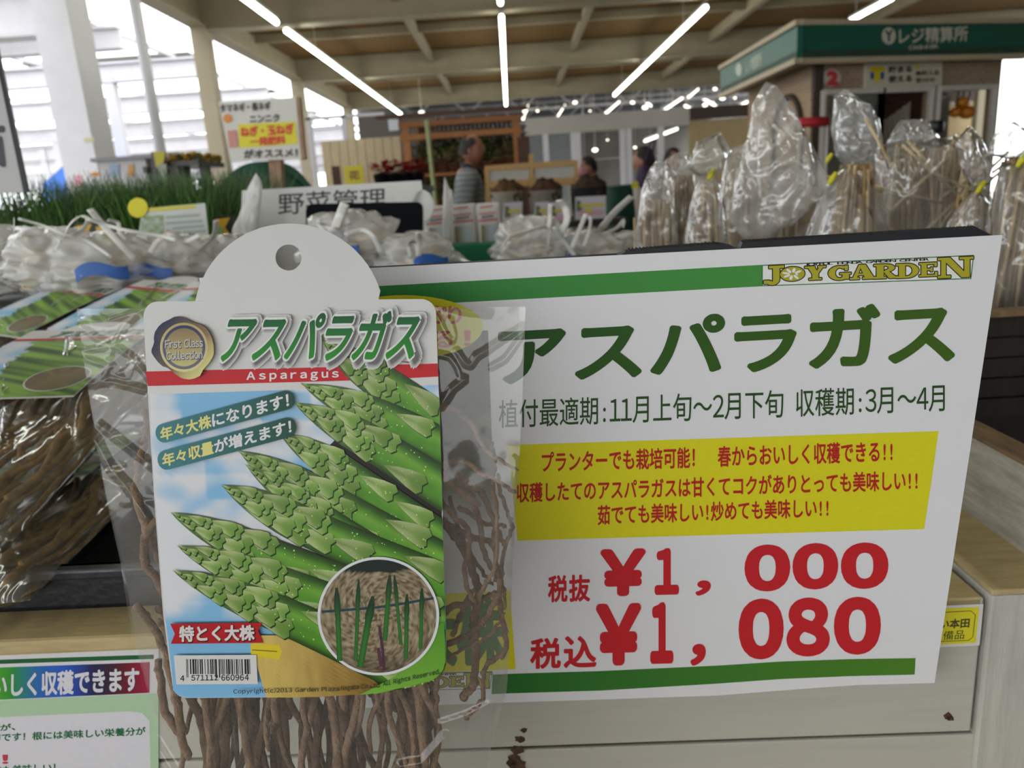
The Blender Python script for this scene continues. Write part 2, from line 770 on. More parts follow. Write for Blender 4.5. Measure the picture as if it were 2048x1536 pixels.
def gcol(x0, x1, c0, c1):
    a, b = srgb(c0), srgb(c1)

    def f(x, y):
        t = max(0, min(1, (x - x0) / (x1 - x0)))
        return tuple(p + (q - p) * t for p, q in zip(a, b))
    return f


ART = art_mat('sign_print', .5, .3)
# green bands
mb = MB()
gf = gcol(750, 1600, '#2f7d3c', '#478f3f')
n = 12
for i in range(n):
    x0, x1 = 560 + (1524 - 560) * i / n, 560 + (1524 - 560) * (i + 1) / n
    top = lambda x: 583 - (x - 560) * .0555
    bot = lambda x: 624 - (x - 560) * .0535
    mb.add([SA(x0, top(x0), L1), SA(x1, top(x1), L1), SA(x1, bot(x1), L1), SA(x0, bot(x0), L1)], [(0, 1, 2, 3)], 0, False,
           [gf(x0, 0), gf(x1, 0), gf(x1, 0), gf(x0, 0)])
mb.build('green_band', ART, sign)
mb = MB()
gf = gcol(1000, 1830, '#256f2e', '#4c7f27')
bt = [(985, 1349), (1018, 1347.5), (1200, 1342), (1435, 1331), (1560, 1323), (1700, 1318), (1831, 1316)]
bb_ = [(983, 1388), (1018, 1386.5), (1200, 1381), (1435, 1367), (1560, 1358), (1700, 1352), (1829, 1349)]
for i in range(len(bt) - 1):
    q = [bt[i], bt[i + 1], bb_[i + 1], bb_[i]]
    mb.add([SA(*p, L1) for p in q], [(0, 1, 2, 3)], 0, False, [gf(*p) for p in q])
mb.build('green_band', ART, sign)

# the slab-serif logo drawn stroke by stroke
def arc(cx, cy, rx, ry, a0, a1, tx, ty, n=14):
    fs, vs = [], []
    for i in range(n + 1):
        t = radians(a0 + (a1 - a0) * i / n)
        vs += [(cx + rx * cos(t), cy + ry * sin(t)), (cx + (rx - tx) * cos(t), cy + (ry - ty) * sin(t))]
    for i in range(n):
        fs.append([vs[2 * i], vs[2 * i + 2], vs[2 * i + 3], vs[2 * i + 1]])
    return fs


def R4(x0, y0, x1, y1):
    return [[(x0, y0), (x1, y0), (x1, y1), (x0, y1)]]


SERIF = {
    'J': R4(.45, .25, .78, 1) + R4(.25, .86, 1, 1) + arc(.42, .28, .36, .3, -150, 0, .33, .17) + R4(0, .06, .3, .24),
    'O': arc(.5, .5, .5, .5, 0, 360, .28, .2, 28),
    'Y': R4(.35, 0, .65, .5) + R4(.2, 0, .8, .13) + [[(.1, 1), (.42, 1), (.66, .5), (.36, .42)], [(.72, 1), (.92, 1), (.62, .42), (.48, .42)]] + R4(0, .87, .48, 1) + R4(.62, .87, 1, 1),
    'G': arc(.5, .5, .5, .5, 50, 330, .3, .15, 22) + R4(.62, .06, .9, .45) + R4(.5, .38, 1, .5) + R4(.72, .66, .86, 1),
    'A': [[(.36, 1), (.62, 1), (.98, 0), (.62, 0)], [(.36, 1), (.46, 1), (.26, 0), (.08, 0)]] + R4(0, 0, .38, .13) + R4(.5, 0, 1.04, .13) + R4(.25, .28, .7, .4),
    'R': R4(.12, 0, .42, 1) + R4(0, 0, .54, .13) + R4(0, .87, .5, 1) + arc(.48, .73, .42, .27, -90, 90, .27, .13) + [[(.4, .52), (.62, .52), (1.02, 0), (.66, 0)]] + R4(.66, 0, 1.05, .13),
    'D': R4(.12, 0, .4, 1) + R4(0, 0, .5, .13) + R4(0, .87, .5, 1) + arc(.46, .5, .54, .5, -90, 90, .28, .13, 16),
    'E': R4(.12, 0, .42, 1) + R4(0, 0, 1, .13) + R4(0, .87, .97, 1) + R4(.42, .44, .72, .57) + R4(.86, 0, 1, .32) + R4(.83, .7, .97, 1) + R4(.62, .34, .74, .66),
    'N': R4(.1, 0, .24, 1) + R4(.78, 0, .94, 1) + [[(.1, 1), (.36, 1), (.94, 0), (.7, 0)]] + R4(0, 0, .38, .12) + R4(0, .88, .3, 1) + R4(.64, .88, 1.05, 1),
}


def logo(parent, at, tf, lift):
    """tf maps the logo's own measuring frame (pixels of a close-up of it) to the sheet"""
    mw, mk, my, mg = MB(), MB(), MB(), MB()
    A = lambda x, y, l: at(*tf(x, y), l)
    box = [(612, 218), (1773, 163), (1758, 295), (612, 335)]
    cx, cy = 1190, 253
    flat_poly(mg, A, box, lift)
    flat_poly(mw, A, [(x + (5 if x < cx else -5), y + (5 if y < cy else -5)) for x, y in box], lift + .00004)
    lets = [('J', 622, 733, 222, 326), ('O', 712, 846, 228, 306), ('Y', 846, 962, 224, 300), ('G', 975, 1100, 222, 301), ('A', 1093, 1232, 216, 296),
            ('R', 1224, 1352, 213, 292), ('D', 1346, 1470, 210, 289), ('E', 1472, 1572, 205, 281), ('N', 1574, 1760, 176, 287)]
    for ch, x0, x1, y0, y1 in lets:
        def W(p, ox=0, oy=0):
            x = x0 + (x1 - x0) * p[0]
            return x + ox, y1 + (y0 - y1) * p[1] - (p[0] - .5) * (x1 - x0) * .045 + oy
        for k in range(10):
            ox, oy = 5.5 * cos(k * pi / 5), 5.5 * sin(k * pi / 5)
            for f in SERIF[ch]:
                mk.add([A(*W(p, ox, oy), lift + .00008 + k * 3e-6) for p in f], [tuple(range(len(f)))])
        for k, f in enumerate(SERIF[ch]):
            my.add([A(*W(p), lift + .00015 + k * 2e-6) for p in f], [tuple(range(len(f)))])
        if ch == 'O':                         # the flower inside the O
            c = W((.5, .5))
            flat_poly(my, A, [(c[0] + 45 * cos(t * pi / 12), c[1] + 26 * sin(t * pi / 12)) for t in range(24)], lift + .00016)
            for k in range(8):
                t = k * pi / 4 + .2
                px, py = c[0] + 36 * cos(t), c[1] + 20 * sin(t)
                pet = []
                for j in range(10):
                    s = 2 * pi * j / 10
                    ex, ey = 22 * cos(s), 9 * sin(s)
                    pet.append((px + (ex * cos(t) - ey * sin(t)), py + (ex * sin(t) + ey * cos(t)) * .62))
                flat_poly(mw, A, pet, lift + .0002)
            flat_poly(my, A, [(c[0] + 11 * cos(t * pi / 6), c[1] + 8 * sin(t * pi / 6)) for t in range(12)], lift + .00024)
    lettering(mk, A, 'JOYFUL HONDA GARDEN CENTER', [(850, 209), (1525, 180), (1525, 197), (850, 226)], lift + .00028, .03, 6)
    full_ = MB()
    for src, mi in ((mg, 0), (mw, 1), (mk, 2), (my, 3)):
        full_.add(src.v, src.f, mi)
    return full_.build('logo', [ink('#2c6b33'), ink('#e4e4e2'), ink('#20190f'), ink('#aaa428')], parent)


logo(sign, SA, lambda x, y: (1300 + x / 2.738, 450 + y / 2.738), L2)
logo(sign, SA, lambda x, y: (655 + (x - 612) * .284, 1352 + (y - 218) * .27 + (x - 612) * .004), L2)

# lettering
mb = MB()
lettering(mb, SA, 'アスパラガス', [(1001, 654), (1905, 602), (1905, 720), (1001, 766)], L2, .032, 10, col=lambda u, t: gcol(0, 1, '#1f4d1a', '#41611c')(u * .9 + t * .1, 0))
mb.build('title_lettering', ART, sign)
mb = MB()
lettering(mb, SA, '植付最適期:１１月上旬～２月下旬 収穫期:３月～４月', [(998, 800), (1889, 767), (1889, 822), (998, 856)], L2, .006, 6, adv='narrow')
mb.build('season_lettering', ink('#27491c'), sign)
mb = MB()
flat_poly(mb, SA, [(1015, 890), (1877, 862), (1863, 960), (1848, 1058), (1035, 1081), (1025, 985)], L1)
mb.build('yellow_panel', ink('#d8d21c', .5), sign)
mb = MB()
lettering(mb, SA, 'プランターでも栽培可能！　春からおいしく収穫できる!!', [(1084, 904), (1784, 881), (1784, 922), (1084, 944)], L3, .022, 8)
lettering(mb, SA, '収穫したてのアスパラガスは甘くてコクがありとっても美味しい!!', [(1034, 966), (1834, 940), (1834, 979), (1034, 1004)], L3, .022, 8)
lettering(mb, SA, '茹でても美味しい!炒めても美味しい!!', [(1196, 1011), (1656, 996), (1656, 1033), (1196, 1049)], L3, .022, 8)
mb.build('message_lettering', ink('#b3201f'), sign)
mb = MB()
for ch, x0, y0, x1, y1, b in (('税', 1097, 1152, 1134, 1203, .03), ('抜', 1139, 1151, 1179, 1202, .03), ('￥', 1206, 1104, 1286, 1187, .05), ('１', 1313, 1102, 1354, 1184, .05), ('，', 1394, 1163, 1418, 1189, .03),
                          ('０', 1497, 1096, 1572, 1177, .06), ('０', 1593, 1093, 1668, 1173, .06), ('０', 1690, 1092, 1768, 1172, .06),
                          ('税', 1062, 1278, 1120, 1336, .03), ('込', 1129, 1274, 1191, 1334, .03), ('￥', 1197, 1215, 1277, 1324, .05), ('１', 1304, 1212, 1343, 1320, .05), ('，', 1384, 1291, 1408, 1328, .03),
                          ('０', 1485, 1206, 1559, 1311, .06), ('８', 1580, 1203, 1652, 1306, .055), ('０', 1676, 1202, 1753, 1302, .06)):
    lettering(mb, SA, ch, rectq(x0, y0, x1, y1, -.025), L2, b, 12)
mb.build('price_lettering', ink('#c21f29'), sign)
# yellow oval, photo of stalks and yellow box, partly behind the bag
mb = MB()
flat_poly(mb, SA, [(808 + 158 * cos(t * pi / 24), 654 + 64 * sin(t * pi / 24)) for t in range(48)], L2)
mb.build('yellow_oval', ink('#d8d21c', .5), sign)
mb = MB()
lettering(mb, SA, 'り', rectq(897, 613, 922, 647), L3, .03, 8)
lettering(mb, SA, 'ぷ', rectq(862, 612, 893, 646), L3, .03, 8)
lettering(mb, SA, 'る', rectq(868, 662, 904, 694), L3, .03, 8)
lettering(mb, SA, '！', rectq(930, 661, 940, 691), L3, .03, 8)
mb.build('oval_lettering', ink('#c8402c'), sign)


def stalk_photo(u, v):
    x, y = 640 + 348 * u, 664 + 396 * v
    w = (x * .42 + y) / 62
    g = noise.noise(Vector((w * 1.0, x * .004, 3))) * .5 + .5
    f = max(0, min(1, (noise.noise(Vector((x * .01, y * .01, 9))) + .45)))
    br, gr = srgb('#3d2f22'), srgb('#6f7c2f')
    k = max(0, min(1, (g - .38) * 2.6)) * f
    c = [a + (b - a) * k for a, b in zip(br, gr)]
    e = max(0, min(1, (v - .72) / .28))
    return tuple(a + (.72 - a) * e for a in c)


mb = MB()
mb.grid(lambda u, v: SA(640 + 336 * u + 14 * v, 664 + 396 * v - 3 * u, L1), 60, 60, colfn=stalk_photo)
mb.build('stalk_photo', ART, sign)
mb = MB()
flat_poly(mb, SA, [(700, 1196), (1020, 1181), (1031, 1338), (705, 1352)], L1)
mb.build('yellow_box', ink('#d8d21c', .5), sign)
mb = MB()
lettering(mb, SA, '特大株', [(722, 1210), (1006, 1200), (1010, 1322), (726, 1334)], L3, .045, 10)
mb.build('box_lettering', ink('#35691f'), sign)

# small yellow sticker on the front board
st = front
fa = lambda x, y, l=0: front.at(x, y, l)
if front.n.y > 0:
    front.n = -front.n
sticker = thing('sticker', fa(1925, 1290, .0002), 'small yellow sticker on the white board beside the price sign', 'sticker')
mb = MB(); mb.slab([fa(x, y, .0006) for x, y in ((1800, 1214), (1966, 1207), (1958, 1290), (1795, 1297))], -front.n * .0004)
mb.build('backing', ink('#d6d4cc'), sticker)
mb = MB(); flat_poly(mb, fa, [(1802, 1220), (1957, 1213), (1950, 1284), (1798, 1291)], .0008)
mb.build('yellow_print', ink('#dcd22a'), sticker)
mb = MB()
lettering(mb, fa, 'しい本田', [(1862, 1239), (1938, 1235), (1936, 1253), (1860, 1257)], .001, .03)
lettering(mb, fa, '備品', [(1886, 1261), (1928, 1258), (1926, 1276), (1884, 1279)], .001, 0)
mb.tube([fa(1875, 1224, .001), fa(1940, 1220, .001), fa(1949, 1228, .001), fa(1944, 1272, .001), fa(1936, 1279, .001), fa(1870, 1282, .001)], .0002, 4)
mb.build('lettering', ink('#4b4a24'), sticker)

# knots and rot on the front board
mb = MB()
for x, y, w in ((1040, 1478, 13), (1036, 1500, 16), (1030, 1520, 18), (1048, 1460, 8), (1895, 1432, 12), (1900, 1437, 9), (1033, 1532, 22)):
    flat_poly(mb, fa, [(x + w * (.6 + .5 * rnd.random()) * cos(t * pi / 7), y + w * .8 * (.5 + .5 * rnd.random()) * sin(t * pi / 7)) for t in range(14)], .0001)
mb.build('knot', mat('rotten_knot', '#4a3524', .9, .5, 300), table)

# poster on the front board, lower left
poster = thing('poster', fa(100, 1600, .0005), 'printed poster with rainbow banner lettering fixed to the table front below the ledge', 'poster')
PO = .0006
pa = lambda x, y, l=0: front.at(x, y, PO + l)
sl = -.028
mb = MB(); mb.slab([pa(*p) for p in ((-320, 1316), (318, 1297), (318, 1660), (-320, 1690))], -front.n * .0005)
mb.build('paper_sheet', ink('#d4d3d6', .4), poster)
mb = MB(); flat_poly(mb, pa, [(-320, 1329), (308, 1308), (308, 1316.5), (-320, 1337)], .0002)
mb.build('green_line', ink('#0f5a2c', .4), poster)
stops = [(-320, '#a02828'), (-160, '#c8a020'), (-40, '#68b020'), (25, '#1e8a2c'), (75, '#1c64a8'), (130, '#1f55c0'), (185, '#161b4e'), (225, '#351030'), (255, '#6a0d24'), (300, '#a01040')]
mb = MB()
for (x0, c0), (x1, c1) in zip(stops, stops[1:]):
    q = [(x0, 1334 + x0 * -.036), (x1, 1334 + x1 * -.036), (x1, 1398 + x1 * -.046), (x0, 1398 + x0 * -.046)]
    mb.add([pa(*p, .0002) for p in q], [(0, 1, 2, 3)], 0, False, [srgb(c0), srgb(c1), srgb(c1), srgb(c0)])
mb.build('rainbow_banner', art_mat('poster_print', .35), poster)
mb = MB(); flat_poly(mb, pa, [(-320, 1415), (318, 1385), (318, 1660), (-320, 1690)], .00015)
mb.build('green_field', ink('#a9c6a4', .4), poster)
mb = MB()
flat_poly(mb, pa, [(-320, 1443), (0, 1433), (262, 1421), (285, 1424), (300, 1440), (305, 1660), (-320, 1690)], .0002)
mb.build('text_panel', ink('#d2d1d8', .4), poster)
mb = MB()
lettering(mb, pa, 'おいしく収穫できます', [(-45, 1349), (279, 1333), (279, 1380), (-45, 1393)], .0004, .035, 8)
mb.build('banner_lettering', ink('#d3d3da', .4), poster)
mb = MB()
lettering(mb, pa, '作です！根には美味しい栄養分が', [(-16, 1466), (292, 1452), (292, 1468), (-16, 1482)], .0004, .02, 6)
lettering(mb, pa, 'が、', [(2, 1447), (32, 1445), (32, 1458), (2, 1460)], .0004, .02, 6)
lettering(mb, pa, 'とても美味しい！', [(-30, 1532), (112, 1524), (112, 1542), (-30, 1550)], .0004, .02, 6)
mb.build('text_lettering', ink('#15693f', .4), poster)
mb = MB()
lettering(mb, pa, '！', rectq(8, 1508, 16, 1525), .0004, .03, 6)
mb.build('mark_lettering', ink('#c0344a', .4), poster)
# ================================================================== asparagus crown pack in front
TL_, TR_ = P(290, 605, .350), P(872, 598, .350)
BL_, BR_ = P(345, 1400, .375), P(890, 1335, .375)
TG = Plane((TL_ + TR_ + BL_ + BR_) / 4, (TR_ - TL_ + BR_ - BL_), (TL_ - BL_ + TR_ - BR_))
if TG.n.y > 0:
    TG.n = -TG.n
TA = TG.at
pack = thing('asparagus_pack', TA(620, 2150, -.03), 'large clear pack of brown asparagus roots with round-topped picture card in front of price sign', 'plant pack')

# ---- card
out = []
for i in range(9):
    t = radians(-90 + 90 * i / 8); out.append((842 + 30 * cos(t), 628 + 30 * sin(t)))
out += [(878, 800), (886, 1100), (892, 1310)]
out += [(893, 1325), (889, 1338), (879, 1349), (868, 1359), (820, 1373), (759, 1385), (645, 1392), (523, 1395), (372, 1396), (358, 1392), (349, 1384), (345, 1370), (326, 1227), (308, 992), (299, 848), (287, 634)]
for i in range(8):
    t = radians(190 + 80 * i / 7); out.append((316 + 29 * cos(t), 632 + 29 * sin(t)))
body = out
mb = MB()
flat_poly(mb, TA, body, 0, 0)
flat_poly(mb, TA, body, -.00045, 0)
nb_ = len(body)
ring = []
hc = (577, 515)
for i in range(72):
    a = 2 * pi * i / 72
    dx, dy = cos(a), sin(a)
    # out to the circle round (578,638), r 191, or the chord y = 603
    b = dx * (hc[0] - 578) + dy * (hc[1] - 638)
    c = (hc[0] - 578) ** 2 + (hc[1] - 638) ** 2 - 191 ** 2
    t = -b + sqrt(b * b - c)
    if hc[1] + dy * t > 603 - (hc[0] + dx * t - 316) * .0095:
        t = (603 - .0095 * (hc[0] - 316) - hc[1]) / (dy + .0095 * dx)
    ring.append(((hc[0] + 26 * dx, hc[1] + 26 * dy), (hc[0] + dx * t, hc[1] + dy * t)))
for lv in (0, -.00045):
    vs = [TA(*q, lv) for p in ring for q in p]
    mb.add(vs, [(2 * i, 2 * i + 1, (2 * i + 3) % 144, (2 * i + 2) % 144) for i in range(72)], 0)
for line in ([p[1] for p in ring], [p[0] for p in ring], body):
    n = len(line)
    vs = [TA(*q, 0) for q in line] + [TA(*q, -.00045) for q in line]
    skip = (lambda i: line[i][1] > 597.5 and line[(i + 1) % n][1] > 597.5) if n == 72 and line[0][0] > 620 else (lambda i: n == nb_ and i == n - 1)
    mb.add(vs, [(i, (i + 1) % n, n + (i + 1) % n, n + i) for i in range(n) if not skip(i)], 0)
card_m = mat('glossy_white_card', '#cbcac8', .36, .01, 30, .03, .5, bscale=900)
card = mb.build('header_card', card_m, pack)
CART = art_mat('card_print', .36, .22)
K = .00012


def lerp3(a, b, t):
    t = max(0, min(1, t))
    return tuple(p + (q - p) * t for p, q in zip(a, b))


# sky picture
blue, wht, soft = srgb('#7fb7dd'), srgb('#d9dbdf'), srgb('#b9cfe2')


def skycol(x, y):
    n1 = noise.noise(Vector((x / 95, y / 75, 1.3))) + .5 * noise.noise(Vector((x / 40, y / 32, 4.1)))
    t = .5 + n1 * 1.3
    t += max(0, (370 - x) / 90) * .9 * (1 if y < 1230 else 0)
    t += .35 if 950 < y < 1210 else 0
    t -= max(0, (y - 1215) / 50) * 1.2
    t -= .75 if (360 < x < 620 and 780 < y < 840) else 0
    t -= .5 if (410 < x < 520 and 920 < y < 1000) else 0
    return lerp3(blue, wht, t)


def inside(x, y, poly):
    c = False
    j = len(poly) - 1
    for i in range(len(poly)):
        xi, yi = poly[i]
        xj, yj = poly[j]
        if (yi > y) != (yj > y) and x < (xj - xi) * (y - yi) / (yj - yi) + xi:
            c = not c
        j = i
    return c


left_edge = [(300, 788), (303, 880), (309, 992), (327, 1227), (346, 1370)]
right_edge = [(876, 770), (879, 800), (887, 1100), (893, 1310)]


def edge_x(e, y):
    for (xa, ya), (xb, yb) in zip(e, e[1:]):
        if y <= yb:
            return xa + (xb - xa) * max(0, (y - ya)) / (yb - ya)
    return e[-1][0]


def bot_y(x):
    pts = [(340, 1372), (346, 1380), (358, 1391), (372, 1395), (523, 1394), (645, 1391), (759, 1384), (820, 1372), (868, 1358), (880, 1348), (890, 1336), (894, 1320)]
    for (xa, ya), (xb, yb) in zip(pts, pts[1:]):
        if x <= xb:
            return ya + (yb - ya) * (x - xa) / (xb - xa)
    return 1320


def picmap(u, v):
    x0 = edge_x(left_edge, 788 + v * 600)
    x1 = edge_x(right_edge, 770 + v * 600)
    x = x0 + (x1 - x0) * u
    yt = 789 - (x - 300) * .033
    y = yt + (bot_y(x) - yt) * v
    return x, y


mb = MB()
mb.grid(lambda u, v: TA(*picmap(u, v), K), 80, 84, colfn=lambda u, v: skycol(*picmap(u, v)), smooth=False)
mb.build('sky_picture', CART, card)

# ---- asparagus picture
g_body, g_dark, g_lite = srgb('#528d26'), srgb('#234a10'), srgb('#78ae3d')
g_tip, g_tipd = srgb('#839c5a'), srgb('#42602a')
art = MB()
dark = srgb('#1d160d')
flat_poly(art, TA, [(720, 830), (800, 800), (878, 850), (886, 1100), (891, 1318), (760, 1310), (690, 1200), (620, 1070), (610, 980), (660, 890)], 2 * K, 0, dark)
layer = [3 * K]


def clampx(x, y):
    return min(x, edge_x(right_edge, y) if y > 770 else 873)


def clampy(x, y):
    return min(y, bot_y(x) - .4) if y > 1300 else y


def stalk(p0, p1, w0, w1, seed, tiplen=150, gray=.0, base_dark=0):
    """a printed asparagus stalk: p0 its tip, p1 a point along its axis at the far end; w1 full width"""
    r = random.Random(seed)
    a, b = Vector(p0), Vector(p1)
    d = (b - a)
    L = d.length
    d.normalize()
    nrm_ = Vector((-d.y, d.x))
    lift = layer[0]
    NU, NV = 14, 44

    def hw(s):
        q = min(1, s * L / tiplen)
        return .88 * (w0 + (w1 - w0) * min(1, s * L / (tiplen * 2.2))) / 2 * (sin(q * pi / 2) ** .75 if q < 1 else 1)

    def pt(s, t):
        c = a + d * (s * L) + nrm_ * (hw(s) * t + 6 * sin(s * 4 + seed))
        x = clampx(c.x, c.y)
        return x, clampy(x, c.y)

    def colr(s, t):
        tip = max(0, 1 - s * L / (tiplen * 1.5))
        base = lerp3(lerp3(g_dark, g_body, (t + 1) * .9), g_lite, max(0, .75 - abs(t + .25) * 1.7)) if t < .5 else lerp3(g_body, g_dark, (t - .5) * 2)
        if abs(t) > .7:
            base = lerp3(base, dark, (abs(t) - .7) * 2)
        tipc = lerp3(g_tipd, g_tip, .5 + .5 * noise.noise(Vector((s * 40, t * 3, seed))) - abs(t) * .3)
        c = lerp3(base, tipc, tip)
        nn = noise.noise(Vector((s * 22, t * 2, seed * 1.7)))
        return tuple(x * (1 + .18 * nn) for x in c)
    vs, cs, fs = [], [], []
    for i in range(NV + 1):
        s = (i / NV) ** 1.15
        for j in range(NU + 1):
            t = -1 + 2 * j / NU
            vs.append(TA(*pt(s, t), lift))
            cs.append(colr(s, t))
    for i in range(NV):
        for j in range(NU):
            k = i * (NU + 1) + j
            fs.append((k, k + 1, k + NU + 2, k + NU + 1))
    art.add(vs, fs, 0, False, cs)
    # bracts: dense near the tip, sparse along the shaft
    bl = []
    s = .012
    while s < 1:
        dist = s * L
        near = dist < tiplen * 1.15
        side_t = (-.5, .42, -.05, .6, -.62)[len(bl) % 5]
        bl.append((s, side_t * (.4 + .6 * min(1, dist / 60)) + r.uniform(-.12, .12), near))
        s += (max(11, hw(s) * .40) / L) if near else (r.uniform(60, 95) / L)
    bl.sort(key=lambda q: -q[0])
    for k, (s, t, near) in enumerate(bl):
        h = max(hw(min(1, s)), 5)
        ln = (max(20, h * 1.9) if near else h * 2.3)
        wd = h * (.52 if near else .56)
        c = a + d * (s * L) + nrm_ * (h * t + 6 * sin(s * 4 + seed))
        if c.x > 872 or c.y > bot_y(c.x) - 6:
            continue
        o = []
        for q, z in ((-1, .1), (-.5, -.42), (-.0, -.8), (.5, -1), (.72, -.5), (.6, 0), (.7, .5), (.55, .95), (.1, .8), (-.45, .48)):
            u = c + d * (q * ln * .62) + nrm_ * (z * wd)
            o.append((clampx(u.x, u.y), clampy(clampx(u.x, u.y), u.y)))
        tone = r.uniform(.8, 1.1)
        pale = lerp3(srgb('#98ae66'), srgb('#7b9c46'), r.random())
        grn = srgb('#5c8a30')
        lf = lift + K * .3 + k * 2.5e-6
        cc = lerp3(grn, pale, .75)
        vs = [TA(clampx(c.x, c.y), c.y, lf)] + [TA(*p, lf) for p in o]
        col = [tuple(x * tone for x in cc)]
        for i, p in enumerate(o):
            if i == 0:
                z = srgb('#7d9550')
            elif i in (4, 5, 6):
                z = lerp3(grn, pale, .2)
            elif i in (1, 2, 8, 9):
                z = srgb('#b3c088')
            else:
                z = pale
            col.append(tuple(x * tone for x in z))
        # dark line under the bract
        sh = [TA(clampx(p[0] + 2.2, p[1]), p[1] + 2.6, lf - 1.2e-6) for p in o]
        sh = sh if c.y < 1310 else [TA(*p, lf - 1.2e-6) for p in o]
        art.add(sh, [tuple(range(len(sh)))], 0, False, tuple(x * .55 for x in g_dark))
        n = len(o)
        art.add(vs, [(0, i + 1, (i + 1) % n + 1) for i in range(n)], 0, False, col)
    # water drops
    for _ in range(int(L / 9)):
        s, t = r.uniform(.3, 1), r.uniform(-.8, .8)
        x, y = pt(s, t)
        if x > 868:
            continue
        q = r.uniform(.8, 2.0)
        flat_poly(art, TA, [(x + q * cos(u * pi / 3), y + q * sin(u * pi / 3)) for u in range(6)], lift + K * .75, 0, srgb('#b4d27c'))
    layer[0] += K


stalk((648, 672), (905, 872), 78, 88, 1, 140)
stalk((610, 764), (905, 905), 66, 80, 2, 130)
stalk((592, 806), (905, 985), 70, 92, 3, 150)
stalk((560, 872), (905, 1082), 70, 80, 4, 130)
stalk((478, 908), (905, 1130), 84, 92, 5, 190)
stalk((494, 934), (910, 1196), 60, 70, 12, 150)
stalk((447, 972), (910, 1178), 84, 92, 6, 170)
stalk((348, 1022), (910, 1262), 70, 88, 7, 160)
stalk((362, 1086), (910, 1310), 78, 92, 8, 180)
# straw base and yellow tape
straw, brown = srgb('#d2b765'), srgb('#7a5a22')
lf = layer[0]


def strawcol(x, y):
    t = (x - 520) / 230 + .25 * noise.noise(Vector((x / 9, y / 60, 2)))
    return lerp3(straw, brown, t)


def strawmap(u, v):
    y = 1268 + v * 124
    xl = 504 + v * 22 + max(0, v - .4) * 14
    xr = 640 + v * 150
    x = xl + (xr - xl) * u
    return x, min(y, bot_y(x) - .5)


art.grid(lambda u, v: TA(*strawmap(u, v), lf), 40, 14, 0, False, None, lambda u, v: strawcol(*strawmap(u, v)))
flat_poly(art, TA, [(503, 1284), (560, 1287), (566, 1300), (560, 1316), (504, 1310)], lf + K * .3, 0, srgb('#d8c22a'))
flat_poly(art, TA, [(506, 1296), (556, 1299), (556, 1301), (506, 1298)], lf + K * .5, 0, srgb('#7a6a18'))
layer[0] += K
# green tail of the lowest stalk over the straw, right to the card's corner
stalk((352, 1138), (905, 1385), 70, 96, 9, 190)
tri = [(845, 1262), (889, 1240), (892, 1318), (886, 1338), (866, 1357), (759, 1383), (720, 1386), (790, 1352)]
flat_poly(art, TA, tri, layer[0], 0, lambda x, y: lerp3(g_body, g_lite, (y - 1250) / 140))
layer[0] += K
art.build('asparagus_picture', CART, card)
TOP = layer[0] + K

# ---- round inset picture
mb = MB()
ic, ir = (758, 1229), (121, 118)
flat_poly(mb, TA, [(ic[0] + ir[0] * cos(t * pi / 36), ic[1] + ir[1] * sin(t * pi / 36)) for t in range(72)], TOP, 0, srgb('#d8dadb'))


def soil(x, y):
    n = noise.noise(Vector((x / 7, y / 5, 1))) + .6 * noise.noise(Vector((x / 3, y / 2, 7)))
    c = lerp3(srgb('#54462e'), srgb('#aa9b7e'), .5 + n * 1.1)
    if y < 1150 - (x - 758) * .25 + 0 and y < 1142:
        c = srgb('#1b2420')
    if y > 1290:
        c = lerp3(c, srgb('#33281a'), .5 * min(1, (y - 1290) / 40))
    return c


def disc(u, v):
    r = v * .955
    return ic[0] + ir[0] * r * cos(2 * pi * u), ic[1] + ir[1] * r * sin(2 * pi * u)


mb.grid(lambda u, v: TA(*disc(u, v), TOP + K * .5), 72, 30, 0, False, None, lambda u, v: soil(*disc(u, v)))
dg_, dk_ = srgb('#2f6a28'), srgb('#1e3a20')
for x0, y0, x1, y1, w in ((675, 1172, 681, 1318, 11), (719, 1156, 713, 1318, 8), (747, 1189, 722, 1330, 14), (781, 1147, 771, 1278, 10), (790, 1147, 803, 1286, 7),
                          (815, 1185, 813, 1314, 9), (845, 1173, 842, 1294, 8)):
    vs, cs = [], []
    for i in range(9):
        t = i / 8
        ww = w * (.35 + .75 * min(1, t * 5)) * (.85 if t > .3 else 1.15) / 2
        if t == 0:
            ww = w * .2
        x, y = x0 + (x1 - x0) * t, y0 + (y1 - y0) * t
        c = lerp3(dk_, dg_, (t - .15) * 2.5)
        vs += [TA(x - ww, y, TOP + K), TA(x, y, TOP + K), TA(x + ww, y, TOP + K)]
        cs += [tuple(q * .7 for q in c), tuple(q * 1.25 for q in c), tuple(q * .7 for q in c)]
    mb.add(vs, [f for i in range(8) for f in ((3 * i, 3 * i + 1, 3 * i + 4, 3 * i + 3), (3 * i + 1, 3 * i + 2, 3 * i + 5, 3 * i + 4))], 0, False, cs)
for pts, c, w in (([(760, 1248), (766, 1290), (770, 1336)], '#4c3040', 6), ([(758, 1292), (764, 1330)], '#5a3440', 7), ([(646, 1220), (700, 1216), (750, 1212), (800, 1205), (868, 1193)], '#24424a', 5)):
    for (xa, ya), (xb, yb) in zip(pts, pts[1:]):
        q = Vector((xb - xa, yb - ya)).normalized() * (w / 2)
        mb.add([TA(xa - q.y, ya + q.x, TOP + K * .8), TA(xb - q.y, yb + q.x, TOP + K * .8), TA(xb + q.y, yb - q.x, TOP + K * .8), TA(xa + q.y, ya - q.x, TOP + K * .8)], [(0, 1, 2, 3)], 0, False, srgb(c))
mb.build('inset_picture', CART, card)

